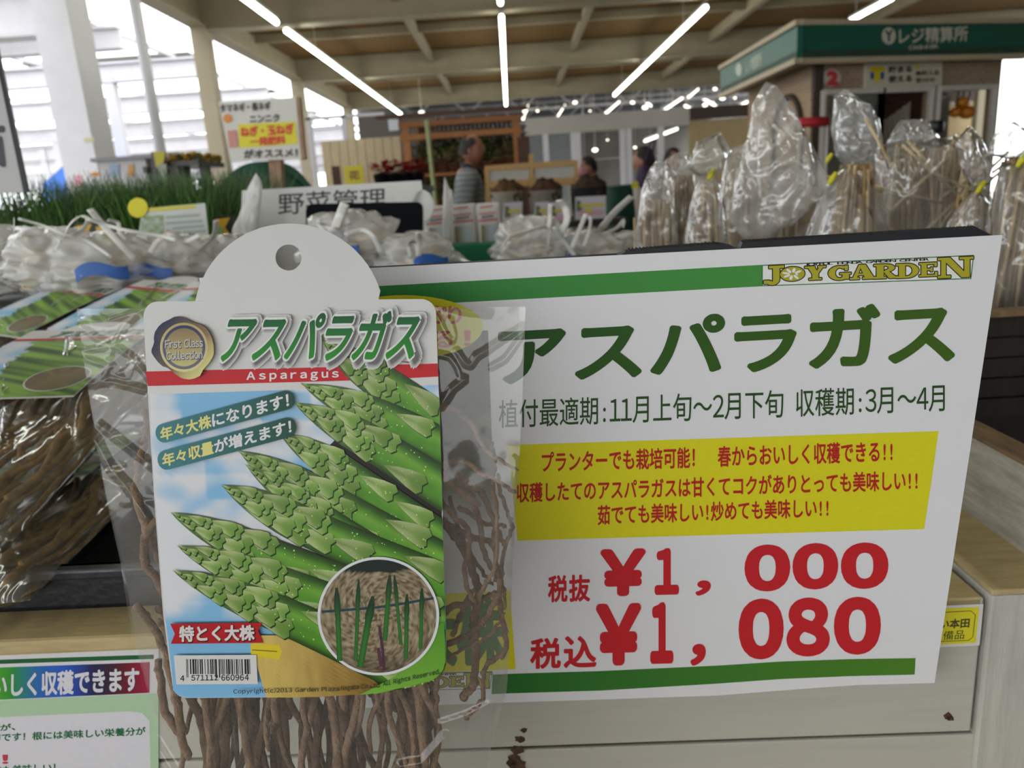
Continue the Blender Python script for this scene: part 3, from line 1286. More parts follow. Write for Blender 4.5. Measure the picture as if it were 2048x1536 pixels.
# ---- red band, seal, lettering
mb = MB()
flat_poly(mb, TA, [(291, 743), (668, 734), (668, 762), (296, 772)], K * 1.5)
flat_poly(mb, TA, [(664, 734), (682, 734), (700, 761), (664, 762)], K * 1.5)
flat_poly(mb, TA, [(772, 730), (875, 727), (877, 753), (800, 757)], K * 1.5)
mb.build('red_band', ink('#c0141d', .36, .22), card)
mb = MB()
for s, f in [(14 - 1.3 * k, k * .085) for k in range(11)]:   # printed soft drop shadow of the title
    cg = lerp3(srgb('#d2d1cf'), srgb('#3c3b3a'), f)
    lettering(mb, TA, 'アスパラガス', [(468, 632), (857, 624), (835, 724), (444, 727)], layer[0] + K * (.4 + f), .030 + s * .0075, 12, col=cg)
mb.build('title_shadow', CART, card)
mb = MB()
lettering(mb, TA, 'アスパラガス', [(466, 631), (850, 623), (825, 716), (441, 720)], layer[0] + K * 1.6, .075, 16)
mb.build('title_outline', ink('#d9d8d6', .3), card)
mb = MB()
lettering(mb, TA, 'アスパラガス', [(466, 631), (850, 623), (825, 716), (441, 720)], layer[0] + K * 2.1, .032, 10, col=lambda u, t: lerp3(srgb('#07502c'), srgb('#1f8a1c'), t))
mb.build('title_lettering', CART, card)
mb = MB()
lettering(mb, TA, full('Asparagus'), [(494, 744), (677, 739), (677, 759), (494, 764)], K * 2.5, .03, 8, prop=True, gap=.36)
mb.build('band_lettering', ink('#dcd9d8', .3), card)
blob = [(520, 270), (580, 285), (640, 318), (700, 348), (770, 365), (825, 385), (885, 440), (920, 500), (945, 560), (962, 640), (966, 740), (945, 800), (900, 870), (830, 950), (790, 1030), (720, 1062), (650, 1075), (590, 1068), (540, 1050), (480, 1010), (430, 970), (380, 930), (310, 905), (250, 850), (205, 790), (172, 735), (172, 690), (190, 650), (205, 600), (200, 540), (215, 470), (260, 400), (310, 355), (360, 330), (410, 305), (460, 278)]
bs = lambda x, y: (280 + x / 6.4, 590 + y / 6.4)
gold, navy, pale = srgb('#94784f'), srgb('#222c48'), srgb('#d6cf86')


def sealcol(x, y):
    u, v = (x - 369) / 62, (y - 697) / 62
    c = lerp3(navy, gold, .55 + .55 * u + .35 * v)
    return lerp3(c, pale, max(0, (u + v) - .35))


mb = MB()
bl2 = [bs(*p) for p in blob]
flat_poly(mb, TA, bl2, TOP, 0, sealcol)
ccx, ccy = bs(585, 665)
for r0, r1, c0, c1 in ((49, 44, '#b5a36a', '#d6cc95'), (44, 38, '#27345a', '#6a6a78')):
    vs, cs = [], []
    for i in range(48):
        t = 2 * pi * i / 48
        k = .5 + .5 * sin(t)
        for r in (r0, r1):
            vs.append(TA(ccx + r * .97 * cos(t), ccy + r * sin(t), TOP + K * .4))
            cs.append(lerp3(srgb(c0), srgb(c1), k))
    mb.add(vs, [(2 * i, 2 * i + 1, (2 * i + 3) % 96, (2 * i + 2) % 96) for i in range(48)], 0, False, cs)
flat_poly(mb, TA, [(ccx + 37 * cos(t * pi / 18), ccy + 38 * sin(t * pi / 18)) for t in range(36)], TOP + K * .4, 0, lambda x, y: lerp3(srgb('#8b7252'), srgb('#c3bb7c'), (y - ccy + 38) / 76))
for txt, q in (('First Class', [(334, 679), (409, 676), (409, 693), (334, 696)]), ('Collection', [(337, 703), (408, 700), (408, 716), (337, 719)])):
    lettering(mb, TA, full(txt), q, TOP + K * .7, .05, 8, prop=True, gap=.07, col=srgb('#4c4450'), shift=(.8, 1))
    lettering(mb, TA, full(txt), q, TOP + K, .02, 6, prop=True, gap=.07, col=srgb('#c4c2c0'))
mb.build('seal_print', CART, card)

# ---- banners
mb = MB()


def banner(tl, tr, br, bl):
    tl, tr, br, bl = [Vector(q) for q in (tl, tr, br, bl)]
    pts = []
    h = (bl - tl).length
    d = (tr - tl).normalized()
    for c, a0 in (((tr + br) / 2, -90), ((tl + bl) / 2, 90)):
        for i in range(9):
            t = radians(a0 + 180 * i / 8)
            pts.append(tuple(c + d * (cos(t) * h * .42 - (h * .40 if a0 < 0 else -h * .40)) + Vector((-d.y, d.x)) * sin(t) * h / 2))
    f = gcol(330, 590, '#3c7d84', '#0d4630')
    flat_poly(mb, TA, pts, TOP, 0, f)


banner((314, 850), (585, 776), (593, 814), (318, 888))
banner((318, 903), (588, 831), (597, 868), (322, 942))
mb.build('banner_print', CART, card)
mw, my = MB(), MB()


def two_tone(s, n, q):
    """first n letters yellow, the others white, on one line"""
    tl, tr, br, bl = [Vector(x) for x in q]
    u = n / len(s)
    e = .006
    lettering(my, TA, s[:n], [tuple(tl), tuple(tl.lerp(tr, u - e)), tuple(bl.lerp(br, u - e)), tuple(bl)], TOP + K * .6, .032, 8)
    lettering(mw, TA, s[n:], [tuple(tl.lerp(tr, u + e)), tuple(tr), tuple(br), tuple(bl.lerp(br, u + e))], TOP + K * .6, .032, 8)


two_tone('年々大株になります！', 4, [(324, 855), (578, 786), (580, 811), (326, 880)])
two_tone('年々収量が増えます！', 4, [(328, 907), (583, 838), (585, 864), (330, 932)])
my.build('banner_lettering', ink('#d6cf72', .3), card)
mw.build('banner_lettering', ink('#d5d6d6', .3), card)
mb = MB()
flat_poly(mb, TA, [(344, 1244), (436, 1243), (527, 1242), (519, 1258), (529, 1282), (440, 1283), (345, 1284), (353, 1264)], TOP)
mb.build('red_ribbon', ink('#b3161d', .36, .22), card)
mb = MB()
lettering(mb, TA, '特とく大株', [(364, 1250), (513, 1248), (513, 1278), (364, 1281)], TOP + K * .5, .07, 12, col=srgb('#5d0f12'))
lettering(mb, TA, '特とく大株', [(363, 1249), (511, 1247), (511, 1276), (363, 1279)], TOP + K, .04, 10, col=srgb('#d8d4d2'))
mb.build('ribbon_lettering', CART, card)
# ---- barcode
mb = MB()
flat_poly(mb, TA, [(351, 1307), (515, 1306), (518, 1364), (356, 1365)], TOP, 0, srgb('#d4d3d0'))
x = 375.5
r = random.Random(5)
pat = [1, 1, 1]
for i in range(30):
    pat += [r.choice((1, 1, 2, 2, 3)), r.choice((1, 1, 2, 2, 3))]
pat += [1, 1, 1]
kx = 128 / sum(pat)
for i, w in enumerate(pat):
    if i % 2 == 0:
        lo = 1351 if i in (0, 2, 30, 32, len(pat) - 1) else 1344
        mb.add([TA(x, 1314.5, TOP + K * .5), TA(x + w * kx, 1314.4, TOP + K * .5), TA(x + w * kx + 1, lo, TOP + K * .5), TA(x + 1, lo + .1, TOP + K * .5)], [(0, 1, 2, 3)], 0, False, srgb('#242320'))
    x += w * kx
for s, q in (('4', (364, 1347, 372, 1358)), ('571112', (386, 1346, 439, 1357)), ('660964', (446, 1345, 500, 1357))):
    lettering(mb, TA, full(s), rectq(*q, -.01), TOP + K, .015, 6, prop=True, gap=.14, col=srgb('#2b2a28'))
mb.build('barcode_print', CART, card)
mb = MB()
for s, q in (('Copyright(c)2013 Garden Plaza', [(470, 1373), (680, 1368), (680, 1380), (470, 1385)]), ('Nagaba Co.,Ltd. ', [(684, 1367), (762, 1361), (762, 1373), (684, 1379)]), ('All Rights Reserved.', [(767, 1359), (880, 1333), (880, 1346), (767, 1371)])):
    lettering(mb, TA, full(s), q, TOP + K * 2, .012, 6, prop=True, gap=.12)
mb.build('copyright_lettering', ink('#2a2c20', .3), card)
steel = mat('staple_steel', '#b9b8b4', .3, .05, 40, 0, .5, .9)
for a, b in (((351, 743), (413, 744)), ((774, 719), (832, 727))):
    mb = MB(); mb.tube([TA(*a, -.0006), TA(a[0] + 1, a[1], K * 8), TA(b[0] - 1, b[1], K * 8), TA(*b, -.0006)], .00022, 6)
    mb.build('staple', steel, pack)

# ---- roots
root_m = mat('asparagus_root', '#7a604a', .85, .35, 180, .5, .2, bscale=500)
root_m2 = mat('asparagus_root_pale', '#8c7158', .85, .3, 150, .5, .2, bscale=500)
RT = [
    ([(878, 821), (915, 838), (945, 868), (968, 905), (1000, 930), (1037, 955)], 6, 3, .014),
    ([(860, 960), (882, 945), (918, 931), (969, 958), (1004, 980), (1033, 1007)], 6, 4, .012),
    ([(850, 962), (883, 960), (910, 964), (945, 993), (965, 1024), (980, 1060), (996, 1091), (1012, 1118)], 9, 5, .022),
    ([(850, 965), (887, 974), (918, 1005), (953, 1036)], 9, 7, .02),
    ([(860, 990), (887, 1021), (906, 1052), (932, 1079), (936, 1114), (928, 1161), (938, 1204), (953, 1231)], 6, 5, .012),
    ([(870, 1060), (889, 1091), (918, 1134), (941, 1185), (953, 1212), (951, 1251), (943, 1294), (947, 1341), (945, 1400), (943, 1419), (924, 1439), (923, 1456)], 9, 9, .026),
    ([(900, 980), (934, 1021), (949, 1067), (961, 1122), (973, 1161), (988, 1192), (992, 1215)], 7, 5, .03),
    ([(976, 895), (985, 927), (988, 958), (986, 997), (994, 1036), (985, 1099), (988, 1145), (1000, 1204), (996, 1235)], 5, 4, .018),
    ([(994, 985), (996, 997), (1012, 1048), (1024, 1083), (1022, 1110), (1008, 1146), (1004, 1177), (1001, 1220)], 4, 5, .03),
    ([(953, 1231), (969, 1188), (988, 1149), (994, 1099), (990, 1050)], 5, 4, .014),
    ([(988, 1145), (1000, 1175), (1010, 1208), (1008, 1230), (1010, 1251)], 4, 3, .016),
    ([(880, 1312), (895, 1310), (930, 1304), (965, 1274), (985, 1231), (996, 1204), (1000, 1160)], 7, 6, .014),
    ([(880, 1275), (893, 1270), (934, 1263), (969, 1243), (992, 1225)], 8, 6, .03),
    ([(872, 1372), (883, 1356), (918, 1325), (965, 1294), (996, 1265), (1010, 1251)], 4, 3, .012),
    ([(996, 1220), (1004, 1270), (1012, 1306), (1010, 1325), (996, 1349), (973, 1368), (965, 1392), (965, 1423), (945, 1450), (926, 1480)], 6, 5, .016),
    ([(905, 1062), (934, 1071), (969, 1091), (996, 1098), (1012, 1110)], 6, 4, .038),
    ([(880, 1090), (898, 1098), (942, 1122), (973, 1137), (988, 1150)], 8, 6, .036),
    ([(868, 1340), (869, 1364), (867, 1419), (868, 1458), (875, 1520)], 6, 5, .014),
    ([(895, 1330), (912, 1290), (935, 1250), (958, 1228)], 6, 5, .034),
    ([(887, 1040), (905, 1110), (925, 1150), (960, 1200), (985, 1230)], 5, 4, .04),
    ([(261, 832), (266, 866), (267, 900), (260, 936), (250, 962), (243, 975)], 8, 6, .012),
    ([(226, 990), (228, 1002), (254, 1073), (277, 1136), (295, 1189), (321, 1238), (338, 1290)], 8, 12, .022),
    ([(312, 1030), (308, 1037), (272, 1087), (263, 1145), (286, 1185), (310, 1215)], 9, 8, .012),
    ([(312, 1040), (302, 1100), (308, 1162), (326, 1252), (339, 1330), (338, 1400)], 11, 13, .02),
    ([(254, 1225), (262, 1250), (286, 1296), (312, 1354), (339, 1430), (350, 1500)], 8, 9, .012),
    ([(284, 1245), (298, 1275), (312, 1305), (335, 1360), (350, 1400)], 8, 9, .018),
    ([(263, 1292), (275, 1310), (304, 1354), (325, 1400), (350, 1460)], 7, 8, .026),
    ([(282, 1355), (296, 1390), (312, 1444), (339, 1497), (350, 1560)], 8, 9, .014),
    ([(305, 1235), (312, 1250), (318, 1262)], 5, 4, .02),
    ([(325, 1380), (352, 1430), (372, 1500), (380, 1600)], 8, 10, .02),
]
sc = .37 / 1480
for i, (pts, r0, r1, dp) in enumerate(RT):
    rr = random.Random(100 + i)
    p3 = [TA(x, y, -dp - .004 * sin(j * 1.3 + i)) for j, (x, y) in enumerate(pts)]
    sp = smooth_path(p3, 6)
    n = len(sp)
    rad = [max(.0005, ((r0 + (r1 - r0) * k / n) * sc) * (1 + .16 * noise.noise(Vector((k * .55, i, 0))))) for k in range(n)]
    rad[-1] *= .5
    sp = [p + Vector((rr.gauss(0, .00035), rr.gauss(0, .00035), rr.gauss(0, .00035))) for p in sp]
    mb = MB(); mb.tube(sp, rad, 8)
    mb.build('root', root_m if i % 3 else root_m2, pack)
# hanging roots below the card
back_roots = MB()
for i in range(130):
    rr = random.Random(300 + i)
    x = 335 + 525 * ((i * .618) % 1) + rr.uniform(-12, 12)
    y = rr.uniform(1290, 1370)
    lay = i % 3 if i < 68 else 3
    pts = []
    sx = rr.uniform(-6, 6)
    ph = rr.uniform(0, 6)
    am = rr.uniform(8, 26)
    yy = y
    while yy < 1700 + 300 * ((i * .37) % 1):
        pts.append((x, yy))
        yy += 38
        x += sx + am * sin(ph + yy / 48) * .55
        x = max(332, min(884 if yy < 1450 else 925, x))
    if rr.random() < .35:
        pts = pts[:rr.randint(4, 6)]
    dp = .011 + lay * .0125 + rr.uniform(0, .006)
    w = rr.uniform(6, 11)
    sp = smooth_path([TA(px, py, -dp - .004 * sin(j * 1.1 + i)) for j, (px, py) in enumerate(pts)], 5)
    n = len(sp)
    rad = [w * sc * (1 + .18 * noise.noise(Vector((k * .5, i, 5)))) * (1 - .25 * k / n) for k in range(n)]
    rad[-1] *= .5
    if i >= 68:
        back_roots.tube(sp, rad, 6)
        continue
    mb = MB(); mb.tube(sp, rad, 8)
    mb.build('root', root_m if i % 3 else root_m2, pack)
back_roots.build('back_roots', root_m, pack)['kind'] = 'stuff'
# the crown itself, behind the card
mb = MB()
mb.ball(TA(600, 1230, -.034), (.05, .017, .045), 24, 16, 0, lambda d: 1 + .22 * noise.noise(d * 4))
mb.build('crown', mat('asparagus_crown', '#4a3828', .9, .3, 120, .6, .2), pack)

# ---- the clear bag
creases = [
    ([(150, 641), (161, 640), (210, 644), (261, 627), (290, 617)], 1.5), ([(272, 624), (239, 653), (217, 691), (210, 715)], 1.6), ([(153, 655), (188, 680), (228, 697), (259, 720), (294, 764)], 1.2),
    ([(142, 706), (190, 697), (214, 694)], 1.2), ([(212, 733), (199, 755), (181, 770), (160, 768)], 1.6), ([(160, 768), (217, 766), (292, 784)], 1.2),
    ([(168, 855), (188, 888), (214, 939), (250, 979), (290, 1042)], 2.6), ([(190, 852), (224, 877), (266, 910), (296, 934)], 1.8), ([(146, 688), (165, 720), (208, 735)], .9),
    ([(216, 752), (255, 718), (262, 722), (246, 760), (215, 750)], .8), ([(872, 631), (889, 665), (903, 684), (908, 672), (899, 640)], .9), ([(879, 711), (899, 716), (913, 736), (920, 758), (930, 760)], .9),
    ([(913, 704), (928, 728), (940, 733), (952, 714), (977, 699), (1016, 672), (1047, 655)], 1.2), ([(982, 736), (1011, 719), (1047, 670)], .9), ([(928, 760), (903, 780), (879, 814)], 1.6),
    ([(890, 612), (930, 622), (977, 629)], 1.6), ([(800, 1535), (845, 1528), (889, 1478)], 2.2), ([(235, 1408), (250, 1418), (265, 1405)], 1.2), ([(310, 1490), (330, 1520), (345, 1540)], 2.4),
    ([(1030, 920), (1028, 1010), (1020, 1120)], 1.2), ([(880, 1455), (930, 1440), (975, 1418)], 1.2), ([(240, 1010), (300, 1005)], .7), ([(205, 1060), (240, 1180), (262, 1290)], 1.0),
]
segs = [(Vector(a), Vector(b), w) for line, w in creases for a, b in zip(line, line[1:])]


def crease(x, y):
    q = Vector((x, y))
    h = 0
    for a, b, w in segs:
        if abs(x - a.x) > 70 and abs(x - b.x) > 70:
            continue
        if abs(y - a.y) > 75 and abs(y - b.y) > 75:
            continue
        d = b - a
        t = max(0, min(1, (q - a).dot(d) / d.length_squared))
        dist = (q - a - d * t).length
        if dist < 26:
            h = max(h, w * max(0, 1 - dist / (5 + w * 3)) ** 1.3)
    return h * .0010


bagL = [(143, 618), (166, 780), (200, 985), (232, 1130), (262, 1300), (300, 1440), (335, 1560), (352, 1640), (360, 2150)]
bagR = [(1052, 614), (1046, 780), (1040, 900), (1030, 1060), (1026, 1130), (1020, 1270), (1014, 1390), (985, 1490), (955, 1640), (900, 2150)]


def ex(e, y):
    for (xa, ya), (xb, yb) in zip(e, e[1:]):
        if y <= yb:
            return xa + (xb - xa) * (y - ya) / (yb - ya)
    return e[-1][0]


def bag_pt(u, v, back):
    y = 616 + 1534 * v
    x0, x1 = ex(bagL, max(y, 618)), ex(bagR, y)
    x = x0 + (x1 - x0) * u
    if v < .02:
        y += -(u - .5) * 4
    prof = (1 - abs(2 * u - 1) ** 3.5) ** .6 * (1 - .9 * max(0, 1 - v / .35) ** 1.2) * (1 - max(0, (v - .93) / .07) ** 2 * .8)
    w = .0005 * noise.noise(Vector((x / 90, y / 120, 3 + back * 7))) + .0002 * noise.noise(Vector((x / 30, y / 45, 5 + back)))
    if not back:
        lift = -.0042 + w * (0 if 300 < x < 870 and y < 1390 else 1) + crease(x, y)
        q_ = max(0, min(1, (y - 1400) / 160))
        q_ = q_ * q_ * (3 - 2 * q_)
        lift += .0030 * q_
        if 270 < x < 900:
            lift = min(lift, -.0012 + .007 * q_)
    else:
        lift = -.006 - .052 * prof + w
    return TA(x, y, lift)


film = film_mat('clear_bag_film', .925, .06, tint='#f0f0ea', bump=.02, bscale=40, gl=.9)
mb = MB()
mb.grid(lambda u, v: bag_pt(u, v ** 1.6 * .39 + v * .61, 0), 230, 300)
mb.grid(lambda u, v: bag_pt(u, v, 1), 90, 100)
mb.build('clear_bag', film, pack)
# the step that carries it, below the picture
stz = TA(620, 2150, 0).z
mb = MB(); tbox(mb, -1.5, .09, -.21, -.006, stz - .03, stz - .0012)
mb.build('lower_step', cream_top, table)
def up_(v, z):
    return Vector((v.x, v.y, z))


# ================================================================== packs lying in the black tray
film_s = film_mat('pack_film', .86, .1, tint='#e6e2d8', bump=.5, bscale=22, gl=1.6, stretch=(1, .35, 1))
lroot = mat('dry_root', '#957a4e', .85, .35, 90, .4, .2)


def make_pack():
    root = thing('asparagus_pack', (0, 0, 0), '', 'plant pack', 'asparagus packs piled on the display table')
    W, L, T = .205, .37, .05

    def top(u, v):
        x, y = (u - .5) * W, (v - .5) * L
        b = (1 - abs(2 * u - 1) ** 3) ** .5 * (1 - abs(2 * v - 1) ** 4) ** .5
        n = noise.noise(Vector((x * 18, y * 9, 1)))
        r = noise.noise(Vector((x * 60, y * 14, 4)))
        fo = max(0, 1 - abs(noise.noise(Vector((x * 16 + y * 9, y * 3, 7)))) * 9) * .007 + max(0, 1 - abs(noise.noise(Vector((x * 10 - y * 4, y * 5, 2)))) * 12) * .005
        return Vector((x, y, T * .5 + b * T * .5 * (.85 + .3 * n) + (.003 * r + fo) * b))
    mb = MB()
    mb.grid(top, 80, 110)
    mb.grid(lambda u, v: Vector(((u - .5) * W, (v - .5) * L, T * .5 - (1 - abs(2 * u - 1) ** 4) ** .5 * (1 - abs(2 * v - 1) ** 4) ** .5 * T * .48)), 16, 20)
    mb.build('clear_bag', film_s, root)
    zc = T * .97

    def at(x, y, l=0):                       # card frame: x -.07...07, y 0 (top) ... .19 (foot)
        yy = .175 - y
        return Vector((x, yy, zc + .0045 - (yy / .19) ** 2 * .012 + l))
    cb = MB()
    cb.grid(lambda u, v: at((u - .5) * .14, v * .19), 4, 10)
    cb.grid(lambda u, v: at((u - .5) * .075, -.03 * (1 - (2 * u - 1) ** 2) ** .5 * (1 - v)), 12, 2)
    cd = cb.build('header_card', card_m, root)

    def pic(u, v):
        x, y = u * 14, v * 15
        s = noise.noise(Vector((x * .1 + 3, (y - x * .42) * 1.1, 2)))
        g = lerp3(srgb('#2b4c14'), srgb('#86b23c'), .5 + s * 1.1)
        if x * .9 + 1.2 * noise.noise(Vector((0, y, 3))) < 3.6 - abs(v - .6) * 2:
            return lerp3(srgb('#d5d8dc'), srgb('#7fb7dd'), .4 + noise.noise(Vector((x * .4, y * .4, 8))) + v * .3)
        return g
    mb = MB()
    mb.grid(lambda u, v: at((u - .5) * .138, .042 + v * .145, .0003), 40, 40, colfn=pic)
    mb.grid(lambda u, v: at((u - .5) * .138, .034 + v * .007, .0005), 4, 1, colfn=lambda u, v: srgb('#c0141d'))
    flat_poly(mb, at, [(.036 + .029 * cos(t * pi / 12), .150 + .028 * sin(t * pi / 12)) for t in range(24)], .0006, 0, srgb('#cdcdc8'))
    flat_poly(mb, at, [(.036 + .0275 * cos(t * pi / 12), .150 + .0265 * sin(t * pi / 12)) for t in range(24)], .0008, 0, lambda x, y: lerp3(srgb('#7c6a45'), srgb('#4b4a2a'), .5 + noise.noise(Vector((x * 200, y * 200, 1)))))
    lettering(mb, at, 'アスパラガス', [(-.032, .008), (.064, .008), (.06, .03), (-.036, .03)], .0006, .05, 8, col=srgb('#1a6a2a'))
    mb.build('card_picture', CART, cd)
    r = random.Random(11)
    for i in range(30):
        x = (i % 10 - 4.5) * .019 + r.uniform(-.006, .006)
        y = r.uniform(.05, .11)
        z = T * (.25 + .2 * (i // 10))
        pts = []
        while y > -.165:
            pts.append((x, y, z + r.uniform(-.003, .003)))
            y -= .03
            x = max(-.085, min(.085, x + r.uniform(-.014, .014)))
        mb = MB(); mb.tube(smooth_path(pts, 3), r.uniform(.0022, .0038), 6)
        mb.build('root', lroot, root)
    return root


pk0 = make_pack()
PK = [  # pixel of the pack's middle, height, turn, tilt, roll, label
    ((36, 1003), 1.012, .10, .0, .0, 'clear pack of asparagus roots at the bottom of the near stack in the black tray'),
    ((30, 822), 1.085, .03, .22, .04, 'clear pack of asparagus roots on top of the near stack in the black tray'),
    ((-10, 720), 1.03, -.3, .1, 0, 'clear asparagus pack mostly hidden below the packs behind the near stack'),
    ((190, 720), 1.035, -.2, .1, 0, 'clear asparagus pack lying under the shiny pack in the back row of the tray'),
    ((20, 680), 1.085, -.42, .32, .08, 'clear asparagus pack with strong white shine at the left end of the back row'),
    ((200, 680), 1.085, -.38, .32, .08, 'clear asparagus pack in the middle of the back row with slanting folds'),
    ((375, 678), 1.085, -.15, .32, 0, 'clear asparagus pack partly hidden behind the round-topped card in front'),
]
for i, ((px, py), h, rz, rx, ry, lab) in enumerate(PK):
    p = PH(px, py, h + .03)
    o = pk0 if i == 0 else copy_thing(pk0, p, 0)
    o.location = Vector((p.x, p.y, h))
    o.rotation_euler = (rx, ry, rz)
    o['label'] = lab
# black tray
tray = thing('tray', tp(-.65, .25, HT), 'shallow black plastic tray on the ledge holding the near stack of asparagus packs', 'tray')
blk = mat('black_plastic', '#14161a', .4, .1, 60, .1)
mb = MB()
a0, a1, b0, b1, z0, z1 = -1.15, -.235, .035, .50, HT, HT + .035
tbox(mb, a0, a1, b0, b1, z0, z0 + .003)
for q in ((a0, a1, b0, b0 + .004), (a0, a1, b1 - .004, b1), (a0, a0 + .004, b0, b1), (a1 - .004, a1, b0, b1)):
    tbox(mb, *q, z0, z1)
mb.build('tray_body', blk, tray)
mb = MB()
for q in ((a0 - .008, a1 + .008, b0 - .008, b0 + .006), (a0 - .008, a1 + .008, b1 - .006, b1 + .008), (a0 - .008, a0 + .006, b0, b1), (a1 - .006, a1 + .008, b0, b1)):
    tbox(mb, *q, z1 - .008, z1)
mb.build('rim', mat('black_plastic_rim', '#24282c', .35, .1, 60, .1), tray, bevel=.002)
# second tray that lifts the back row
mb = MB()
box2 = thing('crate', tp(-.8, .75, HT), 'low dark crate under the back row of asparagus packs', 'crate')
tbox(mb, -1.3, -.24, .53, .95, HT - .004, HT + .02)
mb.build('base', blk, box2)
mb = MB()
for q in ((-1.3, -.24, .53, .54), (-1.3, -.24, .94, .95), (-1.3, -1.29, .54, .94), (-.25, -.24, .54, .94)):
    tbox(mb, *q, HT + .02, HT + .09)
mb.build('wall', blk, box2)

# ================================================================== raised shelf behind
riser = thing('display_table', (0, 2.0, 0), 'raised display table behind the asparagus packs carrying bagged produce and onion seedlings', 'table')
grey_top = mat('grey_table_top', '#6d6a64', .7, .15, 20)
mb = MB(); mb.box((-1.9, 1.62, 1.055), (.55, 3.0, 1.09)); mb.build('table_top', grey_top, riser)
mb = MB(); mb.box((-1.9, 1.64, .15), (.55, 1.66, 1.055)); mb.build('front_panel', mat('dark_panel', '#26241f', .8), riser)
for x in (-1.85, .46):
    for y in (1.70, 2.92):
        mb = MB(); mb.box((x, y, 0), (x + .06, y + .06, 1.055)); mb.build('leg', grey_top, riser)

# ================================================================== bags of produce with ribbon handles
film_w = film_mat('milky_bag_film', .56, .16, tint='#fbfaf6', bump=.5, bscale=30, gl=1.0, back=.2)
ribbon = mat('white_ribbon', '#d4d3cc', .45, .05, 50, .1)
bluel = mat('blue_label', '#2f62ae', .5, .15, 40)
bulb_m = mat('bulb_skin', '#c2ad86', .7, .2, 60, .2)


def make_bulb_bag():
    root = thing('produce_bag', (0, 0, 0), '', 'bag', 'bags of produce with ribbon handles')

    def shape(d):
        rg = 1 - 2 * abs(noise.noise(d * 3.1 + Vector((5, 0, 0))))
        r2 = 1 - 2 * abs(noise.noise(d * 6.5))
        return (.92 + .16 * noise.noise(d * 2.6) + .13 * rg + .06 * r2) * (1 + max(0, d.z - .5) * .9) * (1 - .25 * max(0, .3 - abs(d.z - .45)))
    mb = MB(); mb.ball((0, 0, .062), (.10, .075, .062), 64, 44, 0, shape)
    mb.build('bag_film', film_w, root)
    mb = MB()
    for s in (1.012, 1.016):
        mb.grid(lambda u, v: Vector((.1 * s * sin((u - .5) * .8) * shape(Vector((sin((u - .5) * .8), -cos((u - .5) * .8), 0))) + .01,
                                     -.075 * s * cos((u - .5) * .8) * 1.16, .05 + .03 * v + .012 * sin(u * 5) + .012 * u)), 10, 4)
    mb.build('blue_label', bluel, root)
    r = random.Random(3)
    for i in range(6):
        a = r.uniform(0, 6.3)
        d = r.uniform(.0, .055)
        mb = MB()
        mb.lathe([(.001, -.019), (.014, -.017), (.021, -.006), (.021, .004), (.012, .015), (.004, .022), (.003, .032)],
                 (d * cos(a), d * .7 * sin(a), .03 + .03 * (i % 3)), 10, M=Matrix.Rotation(r.uniform(-1, 1), 3, 'X'))
        mb.build('bulb', bulb_m, root)
    return root


bb0 = make_bulb_bag()
for x0, x1, zt_b, lab in ((-1.12, -.42, 1.148, 'dark low box under the bagged produce on the left'), (-.40, .10, 1.145, 'dark low box under the bagged produce before the black panel')):
    t = thing('crate', ((x0 + x1) / 2, 1.38, HT), lab, 'crate')
    mb = MB()
    mb.box((x0, 1.20, HT - .004), (x1, 1.215, zt_b)); mb.box((x0, 1.525, HT - .004), (x1, 1.54, zt_b)); mb.box((x0, 1.215, HT - .004), (x0 + .015, 1.525, zt_b)); mb.box((x1 - .015, 1.215, HT - .004), (x1, 1.525, zt_b))
    mb.build('wall', blk, t)
    mb = MB(); mb.box((x0, 1.20, zt_b), (x1, 1.54, zt_b + .006)); mb.build('lid', blk, t)
BBG = [((10, 535), 1.38, 1.1, 2.2, 'white plastic bag of produce at the picture edge with a loop handle beside the seedlings'),
       ((110, 535), 1.30, 1.0, 2.6, 'plastic bag of produce with thin looped ribbon in front of the seedlings'),
       ((215, 545), 1.29, 1.0, .3, 'plastic bag of produce with long straight ribbon handle and blue label'),
       ((345, 543), 1.36, 1.0, -.1, 'plastic bag of produce with blue label below the small card with yellow disc'),
       ((450, 540), 1.42, .95, -2.1, 'plastic bag of produce just behind the round top of the picture card'),
       ((705, 500), 1.40, 1.05, -.2, 'plastic bag of produce with blue label standing before the black panel'),
       ((835, 525), 1.36, .8, .4, 'small plastic bag of produce with upright twin handles beside the green box'),
       ((1060, 500), 1.76, 1.15, 1.9, 'large plastic bag of produce with coloured print right of the green box'),
       ((1180, 520), 1.74, 1.0, -.5, 'plastic bag of produce with crossing ribbon handles'),
       ((1262, 515), 1.80, .9, .5, 'plastic bag of produce with thick folded handle next to the stick bundles')]
bag_objs = []
for i, ((px, py), Y, sc_, rz, lab) in enumerate(BBG):
    p = PY(px, py, Y)
    o = bb0 if i == 0 else copy_thing(bb0, (0, 0, 0))
    o.location = Vector((p.x, p.y, p.z - .045 * sc_))
    o.scale = (sc_, sc_, sc_ * .72)
    o.rotation_euler = (0, 0, rz)
    o['label'] = lab
    bag_objs.append((o, sc_, rz, Y))


def ribbon_on(k, pts, w, flat=.22, dy=-.095, name='handle'):
    """a flat ribbon given in the picture, built as a part of bag k in that bag's own frame"""
    o, s, rz, Y = bag_objs[k]
    p3 = smooth_path([PY(x, y, Y + dy + .012 * (j % 2)) for j, (x, y) in enumerate(pts)], 5)
    inv = Matrix.Rotation(-rz, 3, 'Z')
    loc = [inv @ (p - o.location) / s for p in p3]
    loc = [Vector((v.x, v.y, v.z / .72)) for v in loc]
    mb = MB(); mb.tube(loc, w / s * .5, 8, flat=flat)
    m = mb.build(name, ribbon)
    m.parent = o


